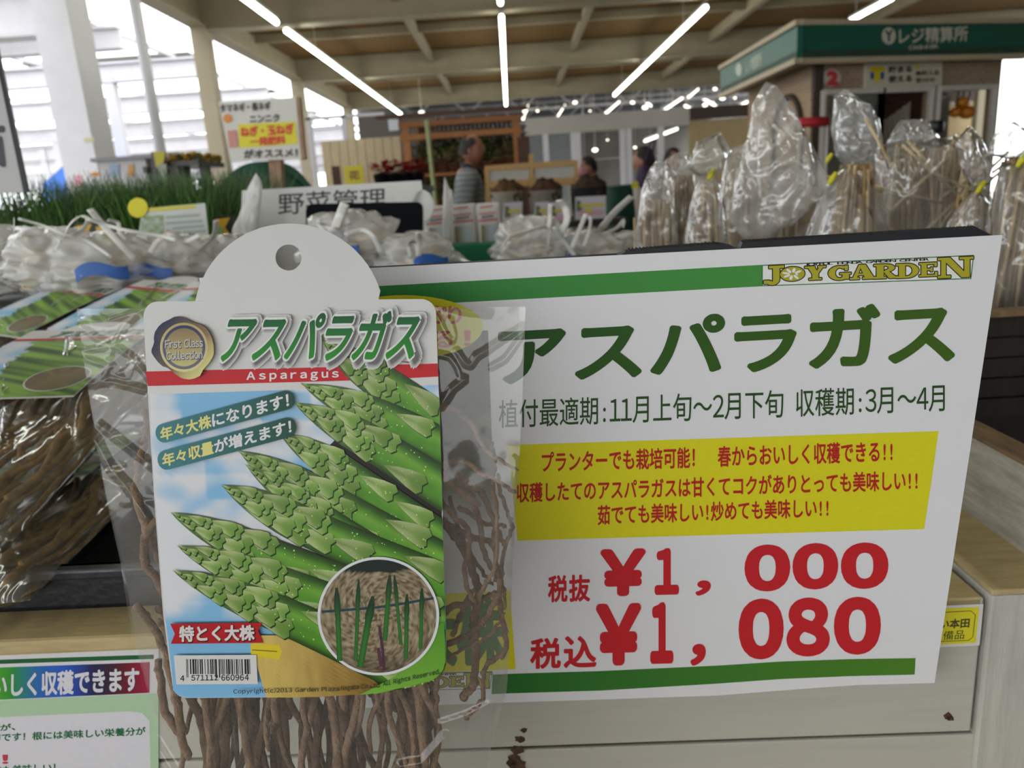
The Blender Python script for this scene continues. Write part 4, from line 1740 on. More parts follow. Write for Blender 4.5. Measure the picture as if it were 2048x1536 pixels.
mm = .001
for k, pts, w in ((2, [(180, 418), (206, 450), (236, 483), (272, 520)], 13), (1, [(128, 474), (134, 458), (146, 442), (163, 432), (176, 439), (165, 458), (142, 470)], 8),
                  (1, [(36, 437), (84, 451), (127, 469), (173, 482), (223, 515)], 9), (0, [(0, 500), (10, 487), (25, 484), (44, 495), (26, 506), (10, 500)], 7),
                  (2, [(176, 438), (216, 451), (254, 461), (317, 471), (352, 480)], 9), (0, [(28, 436), (30, 470), (42, 490), (52, 502)], 8), (1, [(110, 500), (118, 480), (100, 466)], 7),
                  (3, [(300, 505), (318, 480), (345, 470), (372, 482), (400, 470)], 12), (4, [(365, 548), (372, 520), (400, 500), (428, 470), (432, 440)], 12), (3, [(215, 440), (236, 446), (240, 466), (262, 490)], 10),
                  (5, [(671, 455), (680, 432), (690, 407)], 21), (5, [(640, 446), (652, 450), (668, 458), (690, 470)], 10), (5, [(690, 470), (722, 460), (745, 472), (765, 510)], 12), (5, [(640, 440), (636, 450), (655, 470)], 8),
                  (6, [(822, 512), (818, 494), (822, 482), (832, 488), (838, 512)], 9), (6, [(838, 512), (838, 485), (836, 466)], 11), (6, [(905, 511), (922, 518), (944, 528)], 8),
                  (7, [(1000, 500), (1020, 472), (1060, 458), (1098, 448)], 16), (7, [(1094, 505), (1098, 470), (1100, 450)], 14),
                  (8, [(1107, 454), (1128, 484), (1152, 515)], 12), (8, [(1143, 498), (1158, 462), (1172, 428)], 13), (8, [(1168, 492), (1178, 462), (1181, 438), (1172, 430)], 9), (8, [(1101, 408), (1100, 432), (1098, 455)], 12),
                  (9, [(1201, 458), (1230, 424), (1264, 393)], 22), (9, [(1188, 492), (1215, 484), (1250, 472), (1276, 473)], 22), (9, [(1205, 470), (1235, 455), (1248, 440), (1246, 455)], 12), (8, [(1118, 400), (1130, 415), (1134, 440), (1120, 470)], 20)):
    ribbon_on(k, pts, w * .00088)

# white plastic peak left of the board
def pillow(mb, px, Y, thick, nz=.004, n=18, seed=0, fr=18, soft=True):
    """closed crumpled film bag over an outline given in the picture, centred at distance Y"""
    c = Vector((sum(p[0] for p in px) / len(px), sum(p[1] for p in px) / len(px)))
    op = [Vector(p) for p in px]
    o2 = [(v.x, v.y) for v in smooth_path([tuple(v) for v in op + [op[0]]], 5)][:-1] if soft else [(v.x, v.y) for a, b in zip(op, op[1:] + op[:1]) for v in (a.lerp(b, k / 5) for k in range(5))]
    m = len(o2)
    for side_ in (-1, 1):
        vs = []
        for j in range(n + 1):
            t = j / n
            for x, y in o2:
                q = c.lerp(Vector((x, y)), t)
                b = (1 - t * t) ** .5
                p = PY(q.x, q.y, Y + side_ * thick * b)
                k = noise.noise(p * fr + Vector((seed, side_, 0))) + .6 * abs(noise.noise(p * fr * 2.3 + Vector((seed, 3, side_)))) * 2 - .6
                vs.append(p + Vector((0, side_ * 1.3, .4)) * (nz * k * (1 if t < .99 else .0)))
        fs = [(j * m + i, j * m + (i + 1) % m, (j + 1) * m + (i + 1) % m, (j + 1) * m + i) for j in range(n) for i in range(m)]
        mb.add(vs, fs, 0, True)


peak = thing('plastic_bag', PY(480, 600, 1.66), 'tall white plastic bag folded to a point left of the white board with black panel', 'bag')
mb = MB(); pillow(mb, [(512, 346), (524, 370), (520, 420), (510, 500), (510, 590), (455, 590), (462, 474), (478, 430), (494, 380)], 1.66, .02, .006)
mb.build('bag_body', film_mat('white_bag_film', .18, .3, tint='#f0f0ec', bump=.6, bscale=25), peak)
peak2 = thing('plastic_bag', PY(893, 520, 1.98), 'small white pointed plastic bag top standing behind the white and red pouches', 'bag')
mb = MB(); pillow(mb, [(889, 352), (898, 375), (906, 395), (902, 520), (884, 520), (886, 410)], 1.98, .015, .005)
mb.build('bag_body', _M['white_bag_film'], peak2)

# ================================================================== white board with black panel
BD = Plane(PY(660, 420, 1.72), (1, .02, 0), (0, .12, 1))
if BD.n.y > 0:
    BD.n = -BD.n
BA = BD.at
board = thing('sign_board', BA(660, 540), 'white board with large grey characters above a black panel, standing behind the bagged produce', 'sign')
mb = MB()
mb.slab([BA(x, y) for x, y in ((484, 381), (660, 371), (842, 361), (845, 385), (852, 560), (478, 575))], -BD.n * .012)
mb.slab([BA(846 + 21 * cos(t), 412 + 32 * sin(t)) for t in [2 * pi * k / 28 for k in range(28)]], -BD.n * .011)
mb.build('white_panel', mat('white_board', '#d3d3cf', .5, .03), board)
mb = MB()
flat_poly(mb, BA, round_rect(612, 408, 846, 620, 14, slope=-.018), .0012)
mb.build('black_panel', mat('black_board_panel', '#14181d', .9, .08, 40, 0, .1), board)
mb = MB()
lettering(mb, BA, '野菜管理', [(557, 387), (771, 375), (771, 418), (557, 430)], .0006, .012, 6)
mb.build('lettering', ink('#4a4c4d'), board)

# ================================================================== small card with a yellow disc
CD = Plane(PY(345, 440, 1.62), (1, 0, 0), (0, .2, 1))
if CD.n.y > 0:
    CD.n = -CD.n
CA = CD.at
sc1 = thing('price_card', CA(345, 500), 'small white card with yellow stripe and bright yellow disc in front of the seedlings', 'card')
mb = MB(); mb.slab([CA(*p) for p in ((284, 417), (410, 406), (420, 500), (272, 506))], -CD.n * .001); mb.build('card', ink('#d2d5d0'), sc1)
mb = MB(); mb.tube([CA(330, 500, -.004), up_(CA(330, 500, -.004), 1.09)], .004, 6); mb.build('stem', ink('#d2d5d0'), sc1)
mb = MB(); flat_poly(mb, CA, [(298, 416), (392, 409), (392, 416), (298, 424)], .0006); mb.build('yellow_stripe', ink('#d6cf52'), sc1)
mb = MB(); mb.slab([CA(277 + 20 * cos(k * pi / 14), 416 + 20 * sin(k * pi / 14), .002) for k in range(28)], CD.n * .001); mb.build('yellow_disc', ink('#d9cf22'), sc1)
mb = MB(); mb.grid(lambda u, v: CA(282 + 46 * u, 432 + 44 * v - 2 * u, .0006), 12, 12, colfn=lambda u, v: lerp3(srgb('#b9c9c0'), srgb('#8a9a52'), .4 + noise.noise(Vector((u * 5, v * 5, 2)))))
mb.build('photo', ART, sc1)
mb = MB()
for i, (a, b, y) in enumerate(((332, 400, 432), (332, 405, 444), (345, 408, 454), (340, 412, 464))):
    flat_poly(mb, CA, [(a, y), (b, y - 5), (b, y + 1), (a, y + 6)], .0006)
mb.build('text_lines', ink('#a9b9b0'), sc1)
mb = MB(); flat_poly(mb, CA, [(337 + 5 * cos(k * pi / 6), 465 + 5 * sin(k * pi / 6)) for k in range(12)], .0008); mb.build('red_dot', ink('#c66652'), sc1)
for i, (x, y, lab) in enumerate(((168, 470, 'small yellow seed packet at the foot of the seedlings, behind the looped ribbon'),
                                 (207, 472, 'small yellow seed packet standing behind the long straight ribbon handle'), (444, 457, 'small yellow seed packet between the card with yellow disc and white plastic peak'),
                                 (52, 486, 'small yellow seed packet standing behind the thin ribbon at the picture edge'))):
    q = thing('seed_packet', PY(x, y + 25, 1.72), lab, 'packet', 'yellow seed packets')
    at_ = lambda a, b, l=0, Y=1.72: PY(a, b, Y - l)
    mb = MB(); mb.slab([at_(x - 20, y - 22), at_(x + 20, y - 26), up_(at_(x + 22, y + 30), 1.09), up_(at_(x - 20, y + 32), 1.09)], (0, .012, 0)); mb.build('pouch', ink('#22241c'), q)
    mb = MB(); flat_poly(mb, at_, [(x - 16, y - 18), (x + 16, y - 22), (x + 6, y - 2), (x + 17, y + 12), (x - 5, y + 18)], .001); mb.build('yellow_print', ink('#cfa51e'), q)
    mb = MB(); flat_poly(mb, at_, [(x - 15, y + 4), (x - 2, y - 6), (x + 4, y + 8), (x - 8, y + 16)], .002); mb.build('green_print', ink('#8fae6a'), q)

# ================================================================== onion seedlings
def blades(name, x0, x1, Y0, Y1, zb, n, h0, h1, cols, lab, cat, seed=1, lean=.25):
    r = random.Random(seed)
    mb = MB()
    for i in range(n):
        x, y = r.uniform(x0, x1), r.uniform(Y0, Y1)
        h = r.uniform(h0, h1)
        dx, dy = r.gauss(0, lean) * h, r.gauss(0, lean * .6) * h
        w = r.uniform(.0012, .0024)
        pts = [Vector((x + dx * t * t, y + dy * t * t, zb + h * (t - .12 * t * t * abs(dx) / h))) for t in (0, .35, .7, 1)]
        mb.tube(pts, [w, w, w * .8, w * .15], 4, r.randrange(len(cols)), cap=False)
    return tag(mb.build(name, cols, origin=((x0 + x1) / 2, (Y0 + Y1) / 2, zb)), lab, cat, kind='stuff')


gl_ = [mat('onion_leaf_a', '#3f6b22', .5, .3, 30), mat('onion_leaf_b', '#557f2c', .5, .3, 30), mat('onion_leaf_c', '#2f5218', .5, .3, 30)]
xa, xb = PY(30, 430, 2.1).x, PY(505, 430, 2.1).x
blades('onion_seedlings', xa, xb, 1.86, 2.5, 1.145, 5200, .16, .27, gl_, 'dense green onion seedlings standing upright on the raised table', 'seedlings', 5, .22)
tr2 = thing('seedling_tray', ((xa + xb) / 2, 2.18, 1.09), 'dark tray holding the green onion seedlings on the raised table', 'tray')
mb = MB(); mb.box((xa - .02, 1.84, 1.09), (xb + .02, 2.52, 1.15)); mb.build('tray_body', mat('soil_tray', '#231c14', .9, .3, 40), tr2)

# ================================================================== white sign at the picture edge
EG = Plane(PY(20, 300, 1.3), (1, .35, 0), (0, 0, 1))
if EG.n.y > 0:
    EG.n = -EG.n
EA = EG.at
es = thing('sign_board', EA(-60, 390), 'white sign with black edge cut off at the picture edge above the seedlings', 'sign')
mb = MB(); mb.slab([EA(*p) for p in ((-260, 95), (-13, 75), (52, 384), (-190, 396))], -EG.n * .008); mb.build('panel', ink('#d0d0d2'), es)
mb = MB(); mb.slab([EA(*p, .002) for p in ((-17, 75), (-9, 74), (57, 384), (48, 386))], -EG.n * .012); mb.build('black_edge', mat('black_edge', '#17211f', .4), es)
mb = MB()
lettering(mb, EA, '苗', [(-60, 248), (5, 244), (16, 330), (-50, 334)], .001, .04, 8)
mb.build('lettering', ink('#5a5560'), es)
mb = MB(); mb.tube([EA(-150, 390, -.006), up_(EA(-140, 560, -.006), HT)], .012, 8); mb.build('post', mat('steel_grey', '#8a8c8c', .4, .1, 20, 0, .5, .6), es)

# ================================================================== sign on a brown post
ON = Plane(PY(525, 260, 3.2), (1, .0, 0), (0, .05, 1))
if ON.n.y > 0:
    ON.n = -ON.n
OA = ON.at
os_ = thing('sign_board', OA(540, 420), 'white sign with yellow panel and red lettering on a brown wooden post above the seedlings', 'sign')
mb = MB(); mb.slab([OA(*p) for p in ((437, 204), (593, 194), (605, 318), (461, 322))], -ON.n * .01); mb.build('panel', ink('#d2d0c9'), os_)
mb = MB(); mb.slab([OA(*p, .004) for p in ((592, 194), (600, 194), (611, 318), (603, 319))], -ON.n * .03); mb.build('wooden_edge', wood_mat('brown_post', '#8a6a50', '#a5866a', (12, 12, 2)), os_)
mb = MB(); mb.slab([OA(527, 200, -.012), OA(552, 200, -.012), up_(OA(560, 720, -.012), 0), up_(OA(540, 720, -.012), 0)], -ON.n * .05); mb.build('post', _M['brown_post'], os_)
mb = MB(); flat_poly(mb, OA, [(476, 249), (591, 243), (596, 288), (479, 296)], .002); mb.build('yellow_panel', ink('#dcd02f'), os_)
mb = MB()
lettering(mb, OA, 'タマネギ・長ネギ', [(440, 209), (540, 204), (541, 220), (442, 225)], .003, .045, 8)
lettering(mb, OA, 'ニンニク', [(500, 231), (558, 228), (559, 243), (501, 246)], .003, .045, 8)
lettering(mb, OA, 'がオススメ！', [(488, 300), (594, 297), (595, 312), (489, 316)], .003, .045, 8)
mb.build('dark_lettering', ink('#3c3833'), os_)
mb = MB()
lettering(mb, OA, 'ねぎ・玉ねぎ', [(481, 255), (586, 248), (588, 267), (483, 273)], .004, .05, 8)
lettering(mb, OA, '一発肥料', [(501, 276), (570, 272), (571, 287), (502, 292)], .004, .05, 8)
mb.build('red_lettering', ink('#cf4326'), os_)
mb = MB(); flat_poly(mb, OA, [(456 + 9 * cos(k * pi / 8), 237 + 9 * sin(k * pi / 8)) for k in range(16)], .003); mb.build('onion_picture', ink('#d98a3a'), os_)
mb = MB(); flat_poly(mb, OA, [(455, 262), (473, 260), (477, 294), (459, 296)], .003); mb.build('pouch_picture', ink('#c98a80'), os_)

# ================================================================== pouches on a green box
gb = thing('green_box', PY(925, 530, 2.03), 'bright green box carrying three white and red pouches', 'box')
a, b = PY(846, 494, 1.95), PY(1000, 487, 1.95)
mb = MB(); mb.box((a.x, 1.93, 1.09), (b.x, 2.17, a.z)); mb.build('box_body', mat('green_box', '#0f7a52', .6, .08), gb, bevel=.004)
POU = [((851, 906), 411, 493, 'white and red pouch at the near end of the green box, beside the black panel'), ((901, 958), 407, 491, 'white and red pouch in the middle of the green box'), ((955, 1004), 405, 488, 'white and red pouch at the far end of the green box')]
for (x0, x1), y0, y1, lab in POU:
    Y = 2.02
    w = PY(x1, y1, Y).x - PY(x0, y1, Y).x
    c = PY((x0 + x1) / 2, y1, Y)
    h = PY((x0 + x1) / 2, y0, Y).z - a.z
    q = thing('pouch', (c.x, c.y, a.z), lab, 'pouch', 'white and red pouches on the green box')

    def pf(u, v, s=1):
        return Vector((c.x + (u - .5) * w * (1 - .06 * v), c.y - s * .028 * (1 - v) ** .7 * (1 - (2 * u - 1) ** 4) ** .5, a.z + h * v))
    mb = MB(); mb.grid(lambda u, v: pf(u, v), 14, 16); mb.grid(lambda u, v: pf(u, v, -1), 14, 16); mb.build('pouch_body', ink('#d0cfca', .4), q)
    mb = MB(); mb.grid(lambda u, v: pf(.2 + .6 * u, .02 + .42 * v) + Vector((0, -.002, 0)), 12, 10, colfn=lambda u, v: lerp3(srgb('#8e8268'), srgb('#b7c4cc'), min(1, max(0, u * 2 - .3)))); mb.build('picture', ART, q)
    mb = MB()
    for v0, v1, u0, u1 in ((.52, .57, .1, .9), (.70, .74, .12, .85), (.87, .91, .2, .75)):
        mb.grid(lambda u, v: pf(u0 + (u1 - u0) * u, v0 + (v1 - v0) * v + .02 * u) + Vector((0, -.002, 0)), 8, 1)
    mb.build('red_print', ink('#c9757a'), q)
    mb = MB(); mb.grid(lambda u, v: pf(.25 + .5 * u, .6 + .07 * v + .02 * u) + Vector((0, -.002, 0)), 8, 1); mb.build('grey_print', ink('#8a8a90'), q)

# ================================================================== stick bundles in the dark crate on the right
crate = thing('crate', (.95, 1.2, HT - .005), 'dark wooden crate behind the price sign holding the bundles of dry sticks', 'crate')
cr0 = PY(2020, 632, .80)
mb = MB()
X0, X1, Y0, Y1, ZT = .19, 1.30, .80, 1.60, cr0.z
for i in range(5):
    z = HT + i * (ZT - HT) / 5
    mb.box((X0, Y0, z + .001), (X1, Y0 + .014, z + (ZT - HT) / 5 - .0015))
mb.build('front_slats', dark_wood, crate)
mb = MB(); mb.box((X0, Y1 - .014, HT), (X1, Y1, ZT)); mb.build('back_side', dark_wood, crate)
for x in (X0, X1 - .014):
    mb = MB(); mb.box((x, Y0 + .015, HT), (x + .014, Y1 - .015, ZT)); mb.build('end_side', dark_wood, crate)
mb = MB(); mb.box((X0, Y0 + .014, HT - .005), (X1, Y1 - .014, HT + .012)); mb.build('bottom', dark_wood, crate)
mb = MB(); mb.box((X0, Y0 - .004, ZT), (X1, Y0 + .02, ZT + .006)); mb.build('rim', brown_worn, crate)
mb = MB(); mb.box((.45, 1.0, 0), (1.25, 1.08, HT - .006)); mb.box((.45, 1.4, 0), (1.25, 1.48, HT - .006)); mb.build('trestle', dark_wood, crate)
stick_ms = [mat('dry_stick_a', '#b2966a', .8, .3, 60, .2), mat('dry_stick_b', '#9c7f52', .8, .3, 60, .2), mat('dry_stick_c', '#c4af8a', .8, .3, 60, .2), mat('dry_stick_d', '#836a44', .8, .3, 60, .2)]
film_b = film_mat('bundle_film', .78, .08, tint='#fbfaf6', bump=.6, bscale=22, gl=2.2, back=.25)
tie_m = mat('yellow_tie', '#d8cf2a', .5, .1)
BUN = [  # middle px at picture row 470, half width px, stick top px, distance, sticks, tangle, tie px, film outlines, label
    (1310, 34, 398, 1.22, 30, .2, None, [[(1296, 345), (1318, 318), (1340, 345), (1348, 400), (1350, 520), (1272, 520), (1280, 400)]], 'thin bundle of dry sticks at the crate end next to the produce bags'),
    (1362, 34, 350, 1.30, 32, .1, None, [[(1330, 320), (1360, 305), (1392, 330), (1398, 420), (1400, 520), (1322, 520), (1326, 400)]], 'bundle of dry sticks in clear film, second from the produce bags'),
    (1412, 34, 372, 1.16, 30, .1, (1423, 348), [[(1372, 330), (1392, 285), (1440, 262), (1462, 300), (1440, 345), (1400, 352)], [(1400, 350), (1432, 350), (1448, 420), (1450, 520), (1370, 520), (1378, 420)]], 'bundle of dry sticks in clear film, third from the produce bags'),
    (1478, 44, 366, 1.34, 36, .1, None, [[(1455, 300), (1490, 290), (1520, 330), (1530, 520), (1428, 520), (1440, 380)]], 'bundle of dry sticks standing behind the big crumpled film top'),
    (1580, 50, 390, 1.36, 40, .1, None, [[(1540, 340), (1590, 330), (1630, 360), (1640, 520), (1520, 520), (1530, 400)]], 'bundle of dry sticks in the middle, half hidden by the hanging film'),
    (1706, 62, 328, 1.12, 60, .06, (1664, 358), [[(1531, 164), (1552, 170), (1590, 225), (1622, 285), (1655, 345), (1656, 372), (1630, 400), (1590, 440), (1540, 478), (1490, 480), (1456, 440), (1466, 370), (1480, 320), (1498, 262), (1506, 205)], [(1668, 350), (1700, 322), (1735, 345), (1768, 430), (1785, 540), (1610, 540), (1628, 420)]], 'big bundle of dry sticks with tall empty film top folded to one side'),
    (1760, 60, 345, 1.38, 40, .3, (1657, 318), [[(1668, 190), (1692, 178), (1730, 205), (1757, 235), (1768, 300), (1755, 350), (1700, 348), (1672, 310), (1664, 250)]], 'bundle of dry sticks with tall wrinkled film top behind the big tied bundle'),
    (1845, 86, 285, 1.24, 80, .55, None, [[(1752, 300), (1800, 278), (1860, 284), (1925, 270), (1945, 330), (1950, 540), (1740, 540), (1742, 400)], [(1770, 290), (1800, 240), (1850, 238), (1880, 275), (1840, 292)]], 'wide tangled bundle of dry sticks in clear film in the middle of the crate'),
    (1936, 44, 385, 1.06, 40, .1, (1960, 376), [[(1910, 285), (1938, 250), (1962, 275), (1985, 330), (1978, 365), (1950, 378), (1925, 340)], [(1950, 374), (1970, 376), (2000, 440), (2012, 560), (1880, 560), (1900, 440)]], 'bundle of dry sticks with yellow tie and bent film top, second from picture edge'),
    (2040, 70, 315, 1.0, 60, .12, (2042, 322), [[(1972, 310), (1990, 268), (2020, 246), (2090, 270), (2100, 310), (2040, 322)], [(2000, 330), (2060, 318), (2120, 340), (2130, 660), (1976, 660), (1985, 450)]], 'bundle of dry sticks at the picture edge, longest one at the end of the crate'),
]
for bi, (cx, hw_, ty, Y, n, tang, tie, films, lab) in enumerate(BUN):
    r = random.Random(500 + bi)
    base = PY(cx, 470, Y)
    zt = PY(cx, ty, Y).z
    hw3 = hw_ / F * Y * 1.12
    t = thing('stick_bundle', (base.x, Y, HT + .012), lab, 'stick bundle', 'bundles of dry sticks in the dark crate')
    for i in range(n):
        a_ = r.uniform(0, 2 * pi)
        q = sqrt(r.random())
        x0, y0 = base.x + hw3 * 1.05 * q * cos(a_), Y + hw3 * .55 * q * sin(a_)
        gather = .42 if tie else .8
        x1, y1 = base.x + hw3 * gather * q * cos(a_), Y + hw3 * .5 * q * sin(a_)
        zz = zt - r.random() ** 2 * .05
        x1 += r.gauss(0, tang * .5) * hw3
        x0 += r.gauss(0, tang * .35) * hw3
        mid = Vector(((x0 + x1) / 2 + r.gauss(0, .002), (y0 + y1) / 2, (HT + zz) / 2))
        mb = MB(); mb.tube([(x0, y0, HT + .014), mid, (x1, y1, zz)], r.uniform(.0016, .0036), 5)
        mb.build('stick', r.choice(stick_ms), t)
    if tang > .4:
        for i in range(16):
            x0 = base.x + r.uniform(-1, 1) * hw3
            z0 = r.uniform(1.16, zt - .06)
            d = r.uniform(-.9, .9)
            L_ = r.uniform(.06, .14)
            mb = MB(); mb.tube([(x0, Y - hw3 * .52, z0), (x0 + L_ * cos(d) * r.choice((-1, 1)), Y - hw3 * .5 - .01, z0 + L_ * abs(sin(d)) + .03)], .0022, 5)
            mb.build('stick', stick_ms[2], t)
    for k, o_ in enumerate(films):
        mb = MB()
        isbody = max(p[1] for p in o_) > 500
        pillow(mb, o_, Y - (0 if isbody else .01), hw3 * .95 if isbody else .035, .010, 26, bi * 3 + k, 18, isbody)
        mb.build('clear_film', film_b, t)
    if tie:
        p = PY(tie[0], tie[1], Y - hw3 * .5)
        mb = MB(); mb.tube([p + Vector((-.004, 0, -.007)), p, p + Vector((.004, -.004, .009))], [.003, .0045, .003], 6, flat=.6)
        mb.build('yellow_tie', tie_m, t)
# ================================================================== the building
def sbox(name, a, b, m, bevel=0):
    mb = MB(); mb.box(a, b)
    return struct(mb.build(name, m, origin=((Vector(a) + Vector(b)) / 2), bevel=bevel))


concrete = mat('concrete_floor', '#8f8b84', .7, .15, 3, .05)
sbox('floor', (-34, -9, -.1), (24, 62, 0), concrete)
beam_m = mat('painted_steel_beam', '#958a72', .6, .06, 3)
white_m = mat('white_painted_steel', '#c6c4c8', .55, .05, 3)
roof_m = wood_mat('brown_roof_boards', '#664a1e', '#7b5c2a', (3, 22, 1), .85)
grey_roof = mat('grey_roof_sheet', '#77756f', .7, .1, 2)
ZB = 3.98
XL = -4.55
yG1, yG2, yG3 = 12.2, 17.4, 22.6
# roof over the hall
sbox('ceiling', (XL - .1, -8.2, 4.47), (14, yG3 + .5, 4.55), roof_m)
for k, y in enumerate((1.8, 7.0, yG1, yG2, yG3)):
    mb = MB()
    mb.box((XL, y - .11, ZB), (13.8, y + .11, ZB + .03)); mb.box((XL, y - .02, ZB + .03), (13.8, y + .02, ZB + .44)); mb.box((XL, y - .11, ZB + .44), (13.8, y + .11, ZB + .47))
    struct(mb.build('trim_%d' % (k + 1), beam_m))
k = 6
for x in (XL, -1.55, 1.5, 4.5, 7.5):
    w = .13 if x == XL else .06
    mb = MB()
    zl = ZB + (.06 if x == XL else .24)
    mb.box((x - w, -2.0, zl), (x + w, yG3, zl + .03)); mb.box((x - .02, -2.0, zl + .03), (x + .02, yG3, ZB + .46))
    struct(mb.build('trim_%d' % k, beam_m)); k += 1
for y in (4.4, 9.6, 14.8, 20.0):
    mb = MB(); mb.box((XL, y - .05, ZB + .33), (13.8, y + .05, ZB + .47))
    struct(mb.build('trim_%d' % k, beam_m)); k += 1


def column(name, x, y, w, d, z1, m, round_=False):
    mb = MB()
    if round_:
        mb.lathe([(w / 2, 0), (w / 2, z1)], (x, y, 0), 18)
    else:
        mb.box((x - w / 2, y - d / 2, 0), (x + w / 2, y + d / 2, z1))
        mb.box((x - w / 2 - .03, y - d / 2 - .03, 0), (x + w / 2 + .03, y + d / 2 + .03, .05))
    return struct(mb.build(name, m, origin=(x, y, 0)))


c1 = PY(160, 220, 8.3)
column('trim_20', c1.x, 8.3, .36, .42, 6, white_m)
c2 = PY(298, 170, 9.4)
column('trim_21', c2.x, 9.4, .13, .13, 6, white_m, True)
column('trim_22', XL, yG1, .24, .24, ZB + .1, beam_m)
column('trim_23', XL, yG2, .24, .24, ZB + .1, beam_m)
column('trim_24', XL, yG3, .24, .24, ZB + .1, beam_m)
column('trim_25', 13.6, yG3, .24, .24, ZB + .1, beam_m)
column('trim_26', 13.6, 7.0, .24, .24, ZB + .1, beam_m)
column('trim_27', XL, 1.8, .24, .24, ZB + .1, beam_m)
column('trim_28', 13.6, 1.8, .24, .24, ZB + .1, beam_m)
# bright glasshouse side: white cross beams, grey roof strips with daylight between
k = 30
zb1 = PY(40, 78, 8.3).z
for y, z, h in ((8.3, zb1, .42), (13.0, 4.0, .30), (16.5, 4.1, .35), (20.5, 4.0, .40), (25, 3.9, .4), (30, 3.8, .45), (36, 3.7, .5), (43, 3.7, .5), (51, 3.6, .5)):
    mb = MB()
    xe = c1.x + .1 if y < 9 else XL - 1.6
    mb.box((-33, y - .12, z), (xe, y + .12, z + .04)); mb.box((-33, y - .03, z + .04), (xe, y + .03, z + h)); mb.box((-33, y - .12, z + h), (xe, y + .12, z + h + .04))
    struct(mb.build('trim_%d' % k, white_m)); k += 1
for x0, x1, y0, y1, z in ((-9.4, XL - 1.7, 11.4, 13.4, 4.9), (-33, -10.6, 12.0, 13.8, 4.9), (-11, XL - 2.6, 18.2, 18.8, 4.9), (-30, XL - 2.4, 23.6, 24.2, 4.8),
                          (-30, XL - 2.4, 28.4, 29, 4.7), (-30, XL - 2, 33.8, 34.6, 4.7), (-30, XL - .4, 40, 42, 4.6), (-30, XL - .4, 47, 50, 4.6), (-33, -7.6, -4, 4.6, 4.9)):
    struct(sbox('ceiling_%d' % k, (x0, y0, z), (x1, y1, z + .05), grey_roof)); k += 1
for x in (-7.5, -10.5, -14, -18):
    mb = MB(); mb.box((x - .05, 5, 4.82), (x + .05, 56, 4.9))
    struct(mb.build('trim_%d' % k, white_m)); k += 1
for x, y in ((-8.2, 16.5), (-11.5, 20.5), (-7.4, 25), (-14.5, 25), (-9.5, 30), (-18, 30), (-12, 36), (-21, 36)):
    column('trim_%d' % k, x, y, .2, .2, 4.2, white_m); k += 1
# boxes of ducts / lamps hanging on the white beams
# right wall; unseen wall added behind viewer to cut front light, opening admits daylight
sbox('wall_right', (14, -8, 0), (14.1, 11, 5), mat('beige_wall', '#a59a83', .8, .05, 3))
fw = mat('unseen_wall', '#b5ae9f', .8, .04, 2)
sbox('wall_unseen', (XL - .1, -8.3, 2.5), (14, -8.2, 4.72), fw)
sbox('wall_unseen_side', (3.2, -8.3, 0), (14, -8.2, 2.49), fw)
# rear: lintel, posts and the further hall
lint = mat('pale_grey_lintel', '#a7a29b', .7, .04, 2)
zl0, zl1 = PY(1200, 262, 23.4).z, PY(1200, 228, 23.4).z
xw0, xw1 = PY(1050, 250, 23.4).x, PY(1378, 250, 23.4).x
sbox('trim_80', (xw0, 23.3, zl0), (xw1, 23.5, zl1), lint)
brown_b = mat('dark_brown_beam', '#3a2c22', .7, .1, 4)
xw2 = PY(1600, 250, 23.4).x
sbox('trim_81', (xw1 + .01, 23.3, zl1 - .35), (14, 23.5, zl1), brown_b)
sbox('wall_back', (xw1 + .01, 23.4, 0), (14, 23.48, zl1 - .36), mat('beige_back_wall', '#a08c68', .8, .06, 3))
for i, px in enumerate((1092, 1152, 1246, 1258, 1322)):
    x = PY(px, 300, 23.4).x
    column('trim_%d' % (82 + i), x, 23.4, .16 if i != 1 else .3, .16, zl0 + .02, white_m)
dark_roof = mat('dark_far_roof', '#4b4f58', .8, .1, 2)
sbox('ceiling_90', (XL, 23.6, 5.6), (14, 58, 5.7), dark_roof)
fwm = mat('far_wall', '#6d6a62', .85, .2, .6)
sbox('wall_91', (XL, 57.6, 0), (14, 57.8, 2.7), fwm)
sbox('wall_93', (XL, 57.6, 3.55), (14, 57.8, 5.6), fwm)
sbox('wall_94', (XL, 57.6, 2.7), (1.9, 57.8, 3.54), fwm)
sbox('wall_95', (5.4, 57.6, 2.7), (14, 57.8, 3.54), fwm)
truss_m = mat('truss_steel', '#a9a8a6', .5, .1, 5)
for q, y in enumerate((26.2, 30.5, 36.0, 43.0)):
    mb = MB()
    for z in (4.45, 5.3):
        mb.box((XL, y - .05, z), (14, y + .05, z + .1))
    n_ = 18
    for i in range(n_):
        xa_, xb_ = XL + (14 - XL) * i / n_, XL + (14 - XL) * (i + 1) / n_
        mb.bar((xa_, y, 4.5 if i % 2 else 5.35), (xb_, y, 5.35 if i % 2 else 4.5), .07, .07)
    struct(mb.build('trim_%d' % (100 + q), truss_m))
sbox('wall_92', (XL - .1, 24.4, 2.6), (XL, 57.6, 5.6), mat('far_wall_side', '#6f6e6a', .85, .1, 1))
lamp_m = mat('tube_glow', '#fbfff2', .4, .01, 10, 0, .2, 0, 22)
lamp_far = mat('tube_glow_far', '#fff4e2', .4, .01, 10, 0, .2, 0, 5)
alu = mat('lamp_housing', '#c9c7c0', .4, .05, 20)


